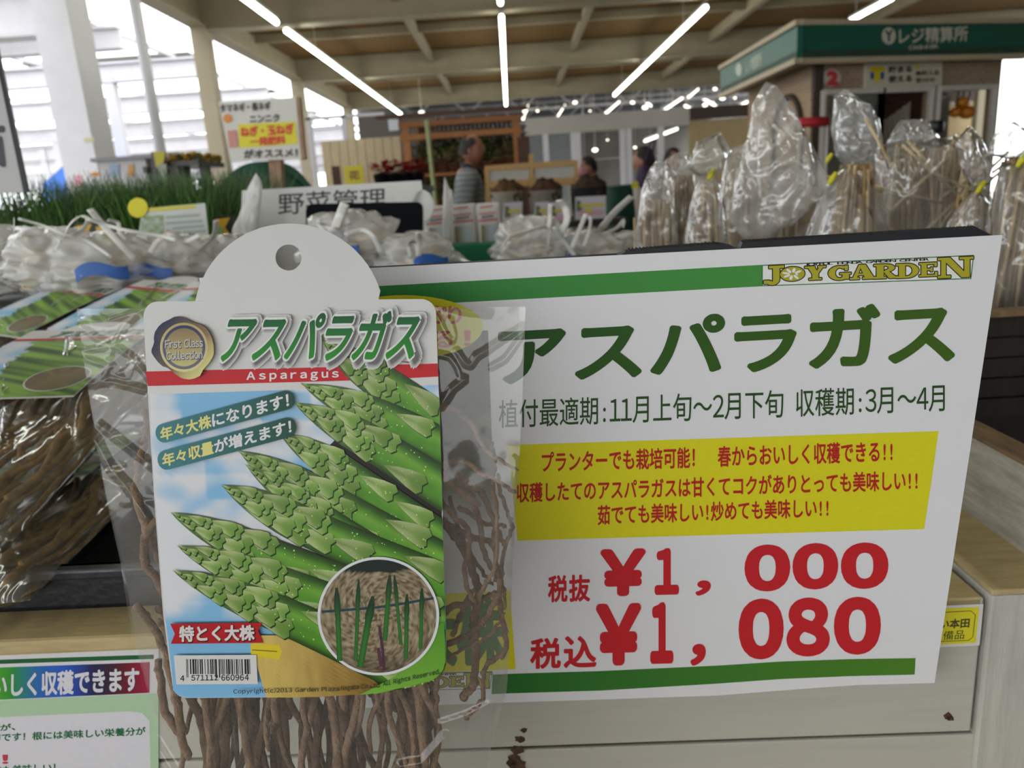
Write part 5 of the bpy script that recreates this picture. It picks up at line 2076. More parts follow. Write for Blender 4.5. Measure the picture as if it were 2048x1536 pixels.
def tube_lamp(p, q, lab, group='tube lamps under the brown roof', r=.035, m=None):
    p, q = Vector(p), Vector(q)
    t = thing('tube_lamp', (p + q) / 2, lab, 'lamp', group)
    mb = MB(); mb.tube([p, q], r, 8); mb.build('glowing_tube', m or lamp_m, t)
    d = Vector((0, 0, r + .022))
    mb = MB(); mb.bar(p + d, q + d, r * 1.6, .04); mb.build('housing', alu, t)
    mb = MB()
    for f in (.15, .85):
        c = p.lerp(q, f) + d
        mb.tube([c, c + Vector((0, 0, max(.05, (4.47 if c.y < 23.2 else 5.6) - c.z)))], .006, 5)
    mb.build('hanger', alu, t)


zt_ = 3.80
A = lambda px, py: PH(px, py, zt_)
f1, n1 = A(802, 229), A(572, 61)
tube_lamp(f1, n1, 'long tube lamp left of the middle one, running to the brown wooden booth')
tube_lamp(A(553, 45), A(553, 45) + Vector((.02, -6.5, 0)), 'nearer tube lamp in line with the one above the brown wooden booth')
f2, n2 = A(1012, 210), A(1003, 34)
tube_lamp(f2, n2, 'middle tube lamp pointing straight away from the viewer, above the man')
tube_lamp(A(1001, 6), A(1001, 6) + Vector((0, -6, 0)), 'nearer tube lamp in line with the middle one, only its tip in view')
f3, n3 = A(1229, 190), A(1412, 15)
tube_lamp(f3, n3, 'long tube lamp slanting down towards the bundles of sticks, left of the green cashier fascia')
tube_lamp(PH(1700, 42, 3.9), PH(1784, -3, 3.9), 'short tube lamp just above the green cashier fascia')
tube_lamp((-1.7, -1.5, 3.8), (-1.7, 3.0, 3.8), 'added tube lamp over the display table, out of the picture, lighting the foreground')  # unseen lamp added overhead as light for the foreground
tube_lamp((2.2, -1.5, 3.8), (2.2, 3.0, 3.8), 'added tube lamp over the stick bundles, out of the picture, lighting the foreground')  # second unseen lamp, added to brighten the goods on the right
for i, (xa_, ya_, xb_, yb_, Y) in enumerate(((1046, 238, 1055, 210, 27), (1111, 238, 1129, 210, 28), (1212, 226, 1238, 203, 27), (1316, 228, 1364, 196, 25), (1377, 194, 1396, 178, 30), (1454, 223, 1494, 204, 26),
                                             (1290, 282, 1354, 258, 24.5), (1288, 202, 1302, 212, 33), (1370, 212, 1390, 222, 31), (1404, 196, 1434, 214, 33))):
    a_, b_ = PY(xa_, ya_, Y), PY(xb_, yb_, Y + 3.5)
    a_.z, b_.z = min(a_.z, 5.5), min(b_.z, 5.5)
    tube_lamp(a_, b_, ['tube lamp in the far hall just right of the wooden booth', 'tube lamp in the far hall above the pale lintel, second from the booth', 'tube lamp in the far hall right above the middle of the pale lintel',
                       'bright slanting tube lamp in the far hall near the end of the pale lintel', 'tube lamp in the far hall high above the end of the lintel', 'tube lamp in the far hall close to the big empty film top',
                       'tube lamp seen below the pale lintel beside the white posts', 'small lamp in the far hall above the lintel, tilted the other way', 'small lamp in the far hall left of the dark brown beam', 'small lamp in the far hall above the dark brown beam'][i],
              'tube lamps in the far hall', .04, lamp_far)
rr = random.Random(21)
SP = ((1050, 222), (843, 226), (1075, 222), (1150, 205), (1165, 232), (1180, 222), (1265, 205), (1290, 215), (1337, 214), (1345, 222), (1410, 210), (1426, 205), (1430, 178), (1445, 196), (1470, 196), (1215, 280), (1270, 295), (1245, 300), (1306, 245), (1190, 300), (1170, 335))
for i, (px, py) in enumerate(SP):
    p = PY(px, py, 26 + 9 * rr.random() if i != 1 else 20)
    p.z = min(p.z, 5.5)
    t = thing('spot_lamp', p, 'small glaring round lamp among the roof beams of the far hall', 'lamp', 'small round lamps in the far hall')
    mb = MB(); k_ = .03 + .05 * rr.random()
    mb.ball(p, (k_ * 1.3, k_, k_ * .8), 10, 6); mb.build('glowing_bulb', lamp_far, t)
    mb = MB(); mb.tube([p + Vector((0, 0, .05)), up_(p, 4.47 if p.y < 23 else 5.6)], .008, 5); mb.build('hanger', alu, t)
# glass panes between the white posts
glassy = film_mat('window_glass', .8, .03, tint='#b9c4cc', bump=.0, bscale=3, gl=1.0)
for i, (p0, p1) in enumerate(((1060, 1092), (1092, 1152))):
    a_, b_ = PY(p0, 300, 23.42).x, PY(p1, 300, 23.42).x
    sbox('window_%d' % (i + 1), (a_, 23.39, .9), (b_, 23.40, zl0), glassy)

# ================================================================== cashier kiosk
K0 = PY(1593, 117, 7.8)
zF0, zF1 = K0.z, PY(1593, 51, 7.8).z
K1 = Vector((5.6, 8.55, 0)); K0 = Vector((K0.x, K0.y, 0)); K2 = Vector((PY(1441, 141, 10.4).x, 10.4, 0))
kiosk = thing('cashier_kiosk', (4.6, 9.6, 0), 'cashier kiosk with brick walls and white window frames under a green fascia', 'kiosk')
green_f = mat('green_fascia', '#1c5a4c', .4, .04, 3)
cream_f = mat('cream_trim', '#b8a98e', .6, .05, 4)
fd = (K1 - K0).normalized(); sdv = (K2 - K0).normalized()
K3 = K1 + sdv * 3


def up_(v, z):
    return Vector((v.x, v.y, z))


def wall_slab(mb, p, q, z0, z1, th, mi=0):
    d = (q - p).normalized(); n_ = Vector((d.y, -d.x, 0))
    mb.slab([up_(p, z0), up_(q, z0), up_(q, z1), up_(p, z1)], -n_ * th if n_.y < 0 else n_ * th, mi)


mb = MB(); mb.slab([up_(K0, zF0), up_(K1, zF0), up_(K1, zF1), up_(K0, zF1)], (0, .06, 0)); mb.build('front_fascia', green_f, kiosk)
mb = MB(); mb.slab([up_(K0, zF0), up_(K2, zF0), up_(K2, zF1), up_(K0, zF1)], (.06, 0, 0)); mb.build('side_fascia', green_f, kiosk)
for z0, z1 in ((zF0 - .05, zF0), (zF1, zF1 + .05)):
    mb = MB(); mb.slab([up_(K0 + Vector((-.02, -.03, 0)), z0), up_(K1 + Vector((0, -.03, 0)), z0), up_(K1 + Vector((0, -.03, 0)), z1), up_(K0 + Vector((-.02, -.03, 0)), z1)], (0, .09, 0)); mb.build('fascia_trim', cream_f, kiosk)
    mb = MB(); mb.slab([up_(K0 + Vector((-.03, -.02, 0)), z0), up_(K2 + Vector((-.03, 0, 0)), z0), up_(K2 + Vector((-.03, 0, 0)), z1), up_(K0 + Vector((-.03, -.02, 0)), z1)], (.09, 0, 0)); mb.build('fascia_trim', cream_f, kiosk)
mb = MB(); mb.slab([up_(K0, zF0 + .02), up_(K1, zF0 + .02), up_(K3, zF0 + .02), up_(K2, zF0 + .02)], (0, 0, .05)); mb.build('soffit', mat('kiosk_soffit', '#8b7a60', .8), kiosk)
KF = Plane(up_(K0, zF0), fd, (0, 0, 1))
if KF.n.y > 0:
    KF.n = -KF.n
kf = KF.at
mb = MB()
lettering(mb, kf, 'レジ精算所', [(1798, 57), (1935, 52), (1935, 82), (1798, 88)], .004, .02, 6)
lettering(mb, kf, 'CASHIER', [(1817, 92), (1876, 89), (1876, 97), (1817, 100)], .004, .02, 6)
flat_poly(mb, kf, [(1777 + 14 * cos(t * pi / 14), 72 + 17 * sin(t * pi / 14)) for t in range(28)], .004)
mb.build('fascia_lettering', ink('#d3ccba'), kiosk)
mb = MB(); lettering(mb, kf, 'Y', [(1770, 62), (1784, 61), (1784, 82), (1770, 83)], .006, .05, 6); mb.build('emblem_lettering', ink('#2a5a4c'), kiosk)
KS = Plane(up_(K0, zF0), sdv, (0, 0, 1))
if KS.n.x > 0:
    KS.n = -KS.n
mb = MB()
ks = KS.at
lettering(mb, ks, 'レジ精算所', [(1492, 123), (1524, 103), (1524, 132), (1492, 148)], .004, .02, 6)
flat_poly(mb, ks, [(1478 + 6 * cos(t * pi / 10), 139 + 13 * sin(t * pi / 10)) for t in range(20)], .004)
mb.build('side_lettering', ink('#b9c2b2'), kiosk)
# walls
brick = brick_mat('kiosk_brick', '#8f765e', '#a0876c', '#b3a189', 7)
w_off = Vector((.36, .38, 0))
W0 = K0 + w_off
KW = Plane(W0, fd, (0, 0, 1))
if KW.n.y > 0:
    KW.n = -KW.n
kw = KW.at


def wpt(px):
    v = kw(px, 180)
    return Vector((v.x, v.y, 0))


fr_w = mat('white_window_frame', '#cfcbc2', .5, .03)
zw = kw(1700, 180).z
mb = MB(); mb.slab([up_(W0, zw), up_(wpt(2000), zw), up_(wpt(2000), zF0 + .02), up_(W0, zF0 + .02)], (0, .12, 0)); mb.build('upper_wall', brick, kiosk)
for a_, b_ in ((1623, 1640), (1858, 1872), (1985, 2000)):
    mb = MB(); mb.slab([up_(wpt(a_), 0), up_(wpt(b_), 0), up_(wpt(b_), zw), up_(wpt(a_), zw)], (0, .12, 0)); mb.build('wall_pier', brick, kiosk)
mb = MB(); mb.slab([up_(wpt(1640), 0), up_(wpt(1985), 0), up_(wpt(1985), .95), up_(wpt(1640), .95)], (0, .12, 0)); mb.build('lower_wall', brick, kiosk)
mb = MB(); mb.slab([up_(W0, 0), up_(W0 + sdv * 2.2, 0), up_(W0 + sdv * 2.2, zF0 + .02), up_(W0, zF0 + .02)], (.12, 0, 0)); mb.build('side_wall', brick, kiosk)
mb = MB(); mb.box((W0.x - .04, W0.y - .04, 0), (W0.x + .05, W0.y + .05, zF0)); mb.build('corner_post', brown_b, kiosk)
mb = MB()
pts = []
for t in range(13):
    th = pi * t / 12
    pts.append(W0 + sdv * (.75 + .42 * cos(th)) + Vector((0, 0, 1.75 + .42 * sin(th))))
pts = [W0 + sdv * 1.17 + Vector((0, 0, .9))] + pts + [W0 + sdv * .33 + Vector((0, 0, .9))]
mb.tube([p - Vector((.02, 0, 0)) for p in pts], .035, 6); mb.build('arch_frame', brown_b, kiosk)
for a_, b_, nm in ((1641, 1760, 0), (1760, 1858, 1), (1872, 1984, 2)):
    mb = MB()
    p, q = wpt(a_) + KW.n * .03, wpt(b_) + KW.n * .03
    for z in (zw - .02, .98):
        mb.bar(up_(p, z), up_(q, z), .06, .05)
    for v in (p, q):
        mb.bar(up_(v, .98), up_(v, zw), .06, .05, up=(1, 0, 0))
    mb.build('window_frame', fr_w, kiosk)
mb = MB(); p, q = wpt(1645), wpt(1757); mb.slab([up_(p, 1.0), up_(q, 1.0), up_(q, zw - .04), up_(p, zw - .04)], (0, .006, 0)); mb.build('glass_pane', film_mat('kiosk_glass', .55, .05, tint='#9aa39c', bump=0, gl=1.3), kiosk)
mb = MB(); p = W0 + sdv * 1.6 + Vector((.2, 0, 0)); mb.slab([up_(p, 0), up_(p + fd * 2.4, 0), up_(p + fd * 2.4, zF0), up_(p, zF0)], (0, .05, 0)); mb.build('inner_wall', mat('kiosk_inner_brown', '#54321c', .8, .15, 3), kiosk)


def curtain(px0, px1, y0, y1, off, col, lab):
    p, q = kw(px0, y0), kw(px1, y0)
    z1, z0 = p.z, kw(px0, y1).z
    t = thing('curtain', (p + q) / 2 + Vector((0, off, 0)), lab, 'curtain')
    mb = MB()
    mb.grid(lambda u, v: Vector((p.x + (q.x - p.x) * (u + .25 * (1 - v) * (1 - u)), p.y + off + .025 * sin(u * 34), z0 + (z1 - z0) * v - .25 * (1 - u) * v * v)), 60, 8)
    mb.build('cloth', mat('curtain_' + col.strip('#'), col, .9, .06, 10), t)
    mb = MB(); mb.tube([p + Vector((0, off, .01)), q + Vector((0, off, .01))], .012, 6); mb.build('rod', brown_b, t)


curtain(1795, 1856, 196, 300, .45, '#a39c90', 'grey curtain drawn aside in the open middle window of the kiosk')
curtain(1878, 1930, 182, 300, .35, '#8f897c', 'grey curtain in the kiosk window with the orange gourds')
# T-point sign and round number sign
tp_ = thing('sign_board', kw(1800, 150, .05), 'white sign with a yellow T emblem and black lettering over the kiosk windows', 'sign')
mb = MB(); mb.slab([kw(x, y, .06) for x, y in ((1726, 129), (1876, 123), (1875, 172), (1725, 179))], -KW.n * .05); mb.build('panel', ink('#d0c8b4'), tp_)
mb = MB(); flat_poly(mb, kw, [(1731, 136), (1760, 135), (1760, 145), (1731, 146)], .066); flat_poly(mb, kw, [(1740, 140), (1751, 139), (1751, 165), (1740, 166)], .066); flat_poly(mb, kw, [(1822, 131), (1830, 131), (1830, 139), (1822, 139)], .066); mb.build('yellow_print', ink('#dcc72a'), tp_)
mb = MB()
for a_ in (1732, 1752):
    flat_poly(mb, kw, [(a_, 147), (a_ + 7, 146), (a_ + 7, 160), (a_, 161)], .066)
mb.build('blue_print', ink('#1f4f86'), tp_)
mb = MB()
lettering(mb, kw, '貯まる', [(1768, 135), (1814, 133), (1814, 146), (1768, 148)], .066, .05, 6)
lettering(mb, kw, '使える', [(1768, 154), (1814, 152), (1814, 165), (1768, 167)], .066, .05, 6)
lettering(mb, kw, '無料入会', [(1822, 144), (1869, 142), (1869, 152), (1822, 154)], .066, .03, 6)
lettering(mb, kw, '受付中', [(1822, 158), (1860, 157), (1860, 166), (1822, 168)], .066, .03, 6)
mb.build('lettering', ink('#3d382f'), tp_)
ns = thing('number_sign', kw(1659, 158, .03), 'round white number sign with a red 2 on the kiosk brick wall', 'sign')
mb = MB(); mb.slab([kw(1659 + 18 * cos(t * pi / 16), 157 + 18 * sin(t * pi / 16), .04) for t in range(32)], -KW.n * .03); mb.build('disc', ink('#cfbfb2'), ns)
mb = MB(); lettering(mb, kw, '2', [(1650, 146), (1668, 146), (1668, 170), (1650, 170)], .046, .09, 10); mb.build('lettering', ink('#c9474c'), ns)
# orange gourds hanging in the window
org = mat('orange_gourd', '#c8791a', .5, .15, 12)
for i, (px, py, r_, lab) in enumerate(((1943, 202, .07, 'orange gourd hanging highest of the three in the kiosk window'), (1929, 222, .065, 'orange gourd hanging lower, nearer the grey curtain in the kiosk window'), (1952, 222, .085, 'largest orange gourd, hanging low beside the window frame of the kiosk'))):
    p = kw(px, py, -.12)
    o = thing('gourd', p, lab, 'gourd', 'orange gourds hanging in the kiosk window')
    mb = MB(); mb.ball(p, (r_, r_, r_ * .85), 20, 12, 0, lambda d: 1 + .07 * cos(8 * atan2(d.y, d.x)) * (1 - d.z * d.z)); mb.build('fruit', org, o)
    mb = MB(); mb.tube([p + Vector((0, 0, r_ * .8)), p + Vector((.01, 0, r_ + .06)), p + Vector((.03, 0, r_ + .3))], .009, 6); mb.build('stem', mat('gourd_stem', '#2e2a1a', .8), o)
o = thing('red_awning', PY(1630, 245, 7.4), 'red rolled banner beside the kiosk corner behind the film tops', 'banner')
a_, b_ = PY(1600, 245, 7.4), PY(1655, 243, 7.4)
mb = MB(); mb.tube([a_, b_], .045, 10); mb.build('roll', mat('red_cloth', '#b5202a', .7, .1), o)
mb = MB(); mb.tube([a_, up_(a_, 0)], .015, 8); mb.tube([b_, up_(b_, 0)], .015, 8); mb.build('stand', alu, o)

# ================================================================== people
skin_m = mat('skin', '#97664f', .55, .06, 12)
hair_g = mat('grey_hair', '#262322', .8, .25, 60, .3)
hair_b = mat('black_hair', '#17110f', .7, .2, 60, .3)


def skinned(chains, sub=2):
    """one smooth skin over joint chains: [(points, radii)], first point of later chains may repeat an earlier joint"""
    bm = bmesh.new()
    lay = bm.verts.layers.skin.verify()
    seen = {}

    def vert(p, r):
        key = tuple(round(c, 4) for c in p)
        if key not in seen:
            v = bm.verts.new(p)
            seen[key] = v
            v[lay].radius = (r, r) if not hasattr(r, '__len__') else r
        return seen[key]
    first = None
    for pts, rs in chains:
        vs = [vert(p, r) for p, r in zip(pts, rs)]
        if first is None:
            first = vs[0]
        for a, b in zip(vs, vs[1:]):
            if a is not b and not bm.edges.get((a, b)):
                bm.edges.new((a, b))
    first[lay].use_root = True
    me = bpy.data.meshes.new('tmp')
    bm.to_mesh(me)
    bm.free()
    ob = bpy.data.objects.new('tmp', me)
    COL.objects.link(ob)
    ob.modifiers.new('s', 'SKIN').use_smooth_shade = True
    sb = ob.modifiers.new('u', 'SUBSURF')
    sb.levels = sb.render_levels = sub
    dg = bpy.context.evaluated_depsgraph_get()
    m2 = bpy.data.meshes.new_from_object(ob.evaluated_get(dg))
    vs = [v.co.copy() for v in m2.vertices]
    fs = [tuple(p.vertices) for p in m2.polygons]
    bpy.data.objects.remove(ob)
    bpy.data.meshes.remove(me)
    bpy.data.meshes.remove(m2)
    return vs, fs


def head_mesh(mb, c, s, M):
    """head about .23 m high with nose, brow, chin, ears; faces +x before M"""
    def fn(d):
        k = 1.0
        if d.x > 0:
            k += .20 * math.exp(-((d.y / .16) ** 2 + ((d.z + .08) / .17) ** 2)) * d.x          # nose
            k += .03 * math.exp(-((d.z - .2) / .12) ** 2) * d.x                                     # brow
            k -= .05 * math.exp(-(((abs(d.y) - .32) / .14) ** 2 + ((d.z - .08) / .1) ** 2))          # eye sockets
            k += .04 * math.exp(-((d.y / .25) ** 2 + ((d.z + .42) / .08) ** 2)) * d.x               # lips
            k += .10 * math.exp(-((d.y / .35) ** 2 + ((d.z + .75) / .2) ** 2))                      # chin
        if d.z < -.3:
            k *= 1 - .16 * min(1, (-.3 - d.z) / .5) * (1 if d.x < .2 else .4)
        return k
    mb.ball(c, (.098 * s, .076 * s, .118 * s), 28, 20, 0, fn, M)
    for sy in (-1, 1):
        mb.ball(c + M @ Vector((-.008 * s, sy * .077 * s, -.005 * s)), (.018 * s, .009 * s, .032 * s), 10, 8, 0, None, M)


def hair_cap(mb, c, s, M, bald=False, long_=0):
    def fn(d):
        return 1.06 + .05 * noise.noise(d * 7)
    vs0 = MB(); vs0.ball(c, (.100 * s, .081 * s, .122 * s), 28, 20, 0, fn, M)
    Mi = M.transposed()
    keep = []
    for f in vs0.f:
        ok = True
        for i in f:
            d = Mi @ (Vector(vs0.v[i]) - c)
            x, z = d.x / s, d.z / s
            if x > .05 - max(0, .03 - z) * 1.0 and z < .085:
                ok = False
            if z < -.045 - long_:
                ok = False
            if bald and z > .092 and x > -.035:
                ok = False
        if ok:
            keep.append(f)
    mb.add(vs0.v, keep, 0, True)


def person(loc, yaw, lab, shirt, trousers, hair, s=1.0, lean=0, bald=False, long_=0, arms='bent', collar=None, headturn=0, skin=None):
    """standing figure 1.66 m tall (times s), facing +x before yaw"""
    loc = Vector(loc)
    R_ = Matrix.Rotation(yaw, 3, 'Z')

    def w(p):
        p = Vector(p)
        if p.z > .9:
            q = Matrix.Rotation(lean, 3, 'Y') @ (p - Vector((0, 0, .9)))
            p = q + Vector((0, 0, .9))
        return loc + R_ @ (p * s)
    W_ = lambda L: [w(p) for p in L]
    hip, waist, chest, neck0, neck1 = (0, 0, .90), (-.01, 0, 1.06), (-.015, 0, 1.26), (-.01, 0, 1.40), (.015, 0, 1.49)
    fore = {'bent': [(.0, .2, 1.36), (-.03, .235, 1.10), (.19, .20, .98), (.27, .18, .97)], 'down': [(.0, .2, 1.36), (-.02, .245, 1.09), (.03, .25, .85), (.05, .25, .77)],
            'reach': [(.0, .2, 1.36), (.14, .235, 1.14), (.36, .20, 1.04), (.45, .18, 1.02)]}[arms]
    torso = [W_([hip, waist, chest, (-.01, 0, 1.36), neck0, neck1]), [(.155 * s, .115 * s), (.150 * s, .115 * s), (.165 * s, .12 * s), (.12 * s, .09 * s), .06 * s, .055 * s]]
    ch = [torso]
    for sy in (-1, 1):
        ar = [(x, sy * y, z) for x, y, z in fore]
        ch.append([W_([(-.01, 0, 1.36)] + ar), [.12 * s, .062 * s, .046 * s, .036 * s, .028 * s]])
        ch.append([W_([hip, (0, sy * .095, .84), (.015, sy * .10, .47), (-.01, sy * .10, .09), (.13, sy * .11, .035)]), [.14 * s, .09 * s, .06 * s, .042 * s, .035 * s]])
    vs, fs = skinned([tuple(c) for c in ch])
    body = MB()
    body.add(vs, fs, 0, True)
    Mh = R_ @ Matrix.Rotation(lean * .8, 3, 'Y') @ Matrix.Rotation(headturn, 3, 'Z')
    hc = w((.03, 0, 1.555))
    head_mesh(body, hc, s * .93, Mh)
    for sy in (-1, 1):                        # hands: palm, four fingers, thumb
        p, q = Vector(fore[-2]), Vector(fore[-1])
        p.y *= sy; q.y *= sy
        d = (q - p).normalized()
        sd_ = Vector((0, 0, 1)).cross(d)
        sd_ = sd_.normalized() if sd_.length > .1 else Vector((1, 0, 0))
        body.tube(W_([q, q + d * .05, q + d * .085]), [.03 * s, .036 * s, .03 * s], 8, flat=.5)
        for k in range(4):
            b0 = q + d * .08 + sd_ * (k - 1.5) * .016
            L_ = (.065, .075, .07, .055)[k]
            body.tube(W_([b0, b0 + d * L_ * .5, b0 + d * L_ * .85 + Vector((0, 0, -.018))]), [.009 * s, .0085 * s, .006 * s], 6)
        b0 = q + d * .02 + sd_ * .03
        body.tube(W_([b0, b0 + sd_ * .025 + d * .02, b0 + sd_ * .03 + d * .05]), [.011 * s, .0095 * s, .007 * s], 6)
    bo = body.build('person', skin or skin_m, origin=loc)
    tag(bo, lab, 'person')
    bo_parent = bo
    # shirt: same joints, a little wider, short sleeves
    ch = [[W_([(0, 0, .82), waist, chest, (-.01, 0, 1.36), (-.008, 0, 1.415)]), [(.178 * s, .145 * s), (.178 * s, .155 * s), (.182 * s, .14 * s), (.135 * s, .105 * s), .072 * s]]]
    for sy in (-1, 1):
        ar = [(x, sy * y, z) for x, y, z in fore[:2]]
        ar[1] = tuple(Vector(ar[0]).lerp(Vector(ar[1]), .92))
        if arms != 'bent':
            ar = [(x, sy * y, z) for x, y, z in fore[:3]]
            ch.append([W_([(-.01, 0, 1.36)] + ar), [.13 * s, .078 * s, .06 * s, .048 * s]])
        else:
            ch.append([W_([(-.01, 0, 1.36)] + ar), [.13 * s, .078 * s, .066 * s]])
    vs, fs = skinned([tuple(c) for c in ch])
    mb = MB(); mb.add(vs, fs, 0, True); mb.build('shirt', shirt, bo)
    ch = [[W_([(0, 0, .93), (0, 0, .86)]), [(.165 * s, .125 * s), (.15 * s, .12 * s)]]]
    for sy in (-1, 1):
        ch.append([W_([(0, 0, .86), (0, sy * .095, .80), (.015, sy * .10, .47), (-.01, sy * .10, .10)]), [.14 * s, .105 * s, .078 * s, .062 * s]])
    vs, fs = skinned([tuple(c) for c in ch])
    mb = MB(); mb.add(vs, fs, 0, True); mb.build('trousers', trousers, bo)
    mb = MB(); hair_cap(mb, hc, s * .93, Mh, bald, long_); mb.build('hair', hair, bo)
    if collar:
        mb = MB(); mb.tube(W_([(.02 + .07 * cos(t), .075 * sin(t), 1.42 - .03 * cos(t)) for t in [2 * pi * k / 16 for k in range(17)]]), .02 * s, 8); mb.build('collar', collar, bo)
    for sy in (-1, 1):
        mb = MB(); mb.tube(W_([(-.06, sy * .10, .05), (.02, sy * .10, .05), (.17, sy * .115, .035)]), [.05 * s, .055 * s, .04 * s], 10, flat=.8); mb.build('shoe', brown_b, bo)
    return bo


shirt_m = stripe_mat('striped_grey_shirt', [(0, '#6f7679'), (.45, '#8a9092'), (.6, '#54595c'), (1, '#9da2a3')], 7.5, dist=2.5)
dark_t = mat('dark_trousers', '#1d2129', .8, .1, 30)
mp_ = PY(946, 400, 6.35)
person((mp_.x - .03, 6.35, 0), radians(0), 'grey-haired balding man in a striped grey shirt seen in profile, walking past the planter table', shirt_m, dark_t, hair_g, 1.075, .03, True, 0, 'bent', mat('navy_collar', '#1c2433', .8), -.1)
q = PY(1228, 330, 8.5)
person((q.x - .12, 8.5, 0), radians(180), 'person with long dark hair in a dark jacket leaning forward beyond the black planter', mat('dark_jacket', '#1a191c', .8), dark_t, hair_b, 1.0, .2, False, .12, 'reach')
q = PY(1180, 330, 9.0)
person((q.x, 9.0, 0), radians(180), 'dark-haired person facing the one who bends over, beyond the planters', mat('green_top', '#4c5a4a', .8), dark_t, hair_b, .97, 0, False, .03, 'down')
q = PY(1302, 310, 6.2)
person((q.x, 6.2, 0), radians(150), 'dark-haired person in a pale coat carrying a purple bag, partly behind the film tops', mat('pale_coat', '#a89c90', .85), dark_t, hair_b, .96, .05, False, .02, 'down')
q = PY(1336, 310, 7.2)
person((q.x, 7.2, 0), radians(-60), 'dark-haired person in a dark red top behind the film tops beside the pale coat', mat('red_top', '#7c2a30', .85), dark_t, hair_b, .97, .05, False, .02, 'down')
q = kw(1927, 245, -.75)
person((q.x, q.y, 0), radians(-120), 'cashier with dark hair standing inside the kiosk window under the orange gourds', mat('dark_apron', '#2b2b30', .8), dark_t, hair_b, .93, 0, False, .02, 'down', None, 0, mat('skin_pink', '#b98271', .55))
bagp = thing('shoulder_bag', PY(1285, 360, 6.0), 'purple shoulder bag carried by the person in the pale coat', 'bag')
pc = PY(1287, 362, 6.05)
mb = MB(); mb.ball(pc, (.06, .1, .12), 14, 10, 0, lambda d: 1 + .1 * noise.noise(d * 3)); mb.build('bag_body', mat('purple_cloth', '#35223f', .8), bagp)
mb = MB(); mb.tube([pc + Vector((0, 0, .1)), pc + Vector((.06, 0, .28)), pc + Vector((.1, .02, .3)), pc + Vector((.06, .06, .1))], .008, 6); mb.build('strap', _M['purple_cloth'], bagp)
o = thing('bar_stool', PY(1870, 300, 6.6), 'round black padded stool top showing above the film tops before the kiosk', 'stool')
p = PY(1871, 254, 6.6)
mb = MB(); mb.lathe([(.045, -.055), (.065, -.05), (.068, .03), (.055, .05)], p, 18); mb.build('seat', blk, o)
mb = MB(); mb.tube([p - Vector((0, 0, .05)), Vector((p.x, p.y, .02))], .02, 8); mb.build('column', alu, o)
mb = MB(); mb.lathe([(.2, 0), (.19, .02), (.03, .03)], (p.x, p.y, 0), 18); mb.build('base', alu, o)

# ================================================================== wooden booth with plants
bx0, bx1 = PY(812, 300, 8.2).x, PY(1036, 300, 8.2).x
booth = thing('plant_booth', ((bx0 + bx1) / 2, 8.8, 0), 'brown wooden booth with orange beams and hanging plants behind the man', 'booth')
orange_w = wood_mat('orange_timber', '#8a5628', '#a86c34', (12, 2, 12), .6)
brown_w = wood_mat('brown_timber', '#3c2416', '#553524', (12, 2, 12), .7)
zb = PY(930, 242, 8.2).z; zm = PY(930, 268, 8.2).z
for px in (815, 1035):
    x = PY(px, 300, 8.2).x
    mb = MB(); mb.box((x - .04, 8.16, 0), (x + .04, 8.24, zb)); mb.build('post', orange_w, booth)
    mb = MB(); mb.box((x - .04, 9.46, 0), (x + .04, 9.54, zb + .1)); mb.build('post', orange_w, booth)
for z in (zb, zm):
    mb = MB(); mb.box((bx0 - .05, 8.15, z - .03), (bx1 + .05, 8.25, z + .03)); mb.build('beam', orange_w, booth)
mb = MB(); mb.slab([(bx0 - .25, 8.0, zb + .05), (bx1 + .12, 8.0, zb + .05), (bx1 + .12, 9.7, zb + .22), (bx0 - .25, 9.7, zb + .22)], (0, 0, .04)); mb.build('roof', brown_w, booth)
for i in range(22):
    x = bx0 + (bx1 - bx0) * (i + .5) / 22
    mb = MB(); mb.box((x - .02, 9.42, zm - .02), (x + .015, 9.45, zb + .14)); mb.build('slat', brown_w, booth)
mb = MB(); mb.box((bx0, 9.46, 1.66), (bx1, 9.49, zm)); mb.build('cream_panel', mat('cream_panel', '#b39a70', .8, .05), booth)
mb = MB(); mb.box((bx0, 8.2, 1.11), (bx1, 9.4, 1.17)); mb.build('shelf', orange_w, booth)
mb = MB(); mb.box((bx0, 8.2, 1.54), (bx1, 8.6, 1.57)); mb.build('shelf', orange_w, booth)
mb = MB(); mb.box((bx0, 9.3, 1.17), (bx1, 9.46, 1.66)); mb.build('back_board', brown_w, booth)
p = PY(1046, 300, 8.4)
mb = MB(); mb.box((p.x - .06, 8.1, 0), (p.x + .06, 8.5, PY(1046, 278, 8.4).z)); mb.build('end_panel', brown_w, booth)
leafA, leafB, leafC, potm = mat('leaf_dark', '#2c3f1a', .55, .3, 20), mat('leaf_mid', '#4b5f26', .55, .3, 20), mat('leaf_olive', '#6d6a30', .6, .3, 20), mat('terracotta_pot', '#6a4632', .8, .1, 20)


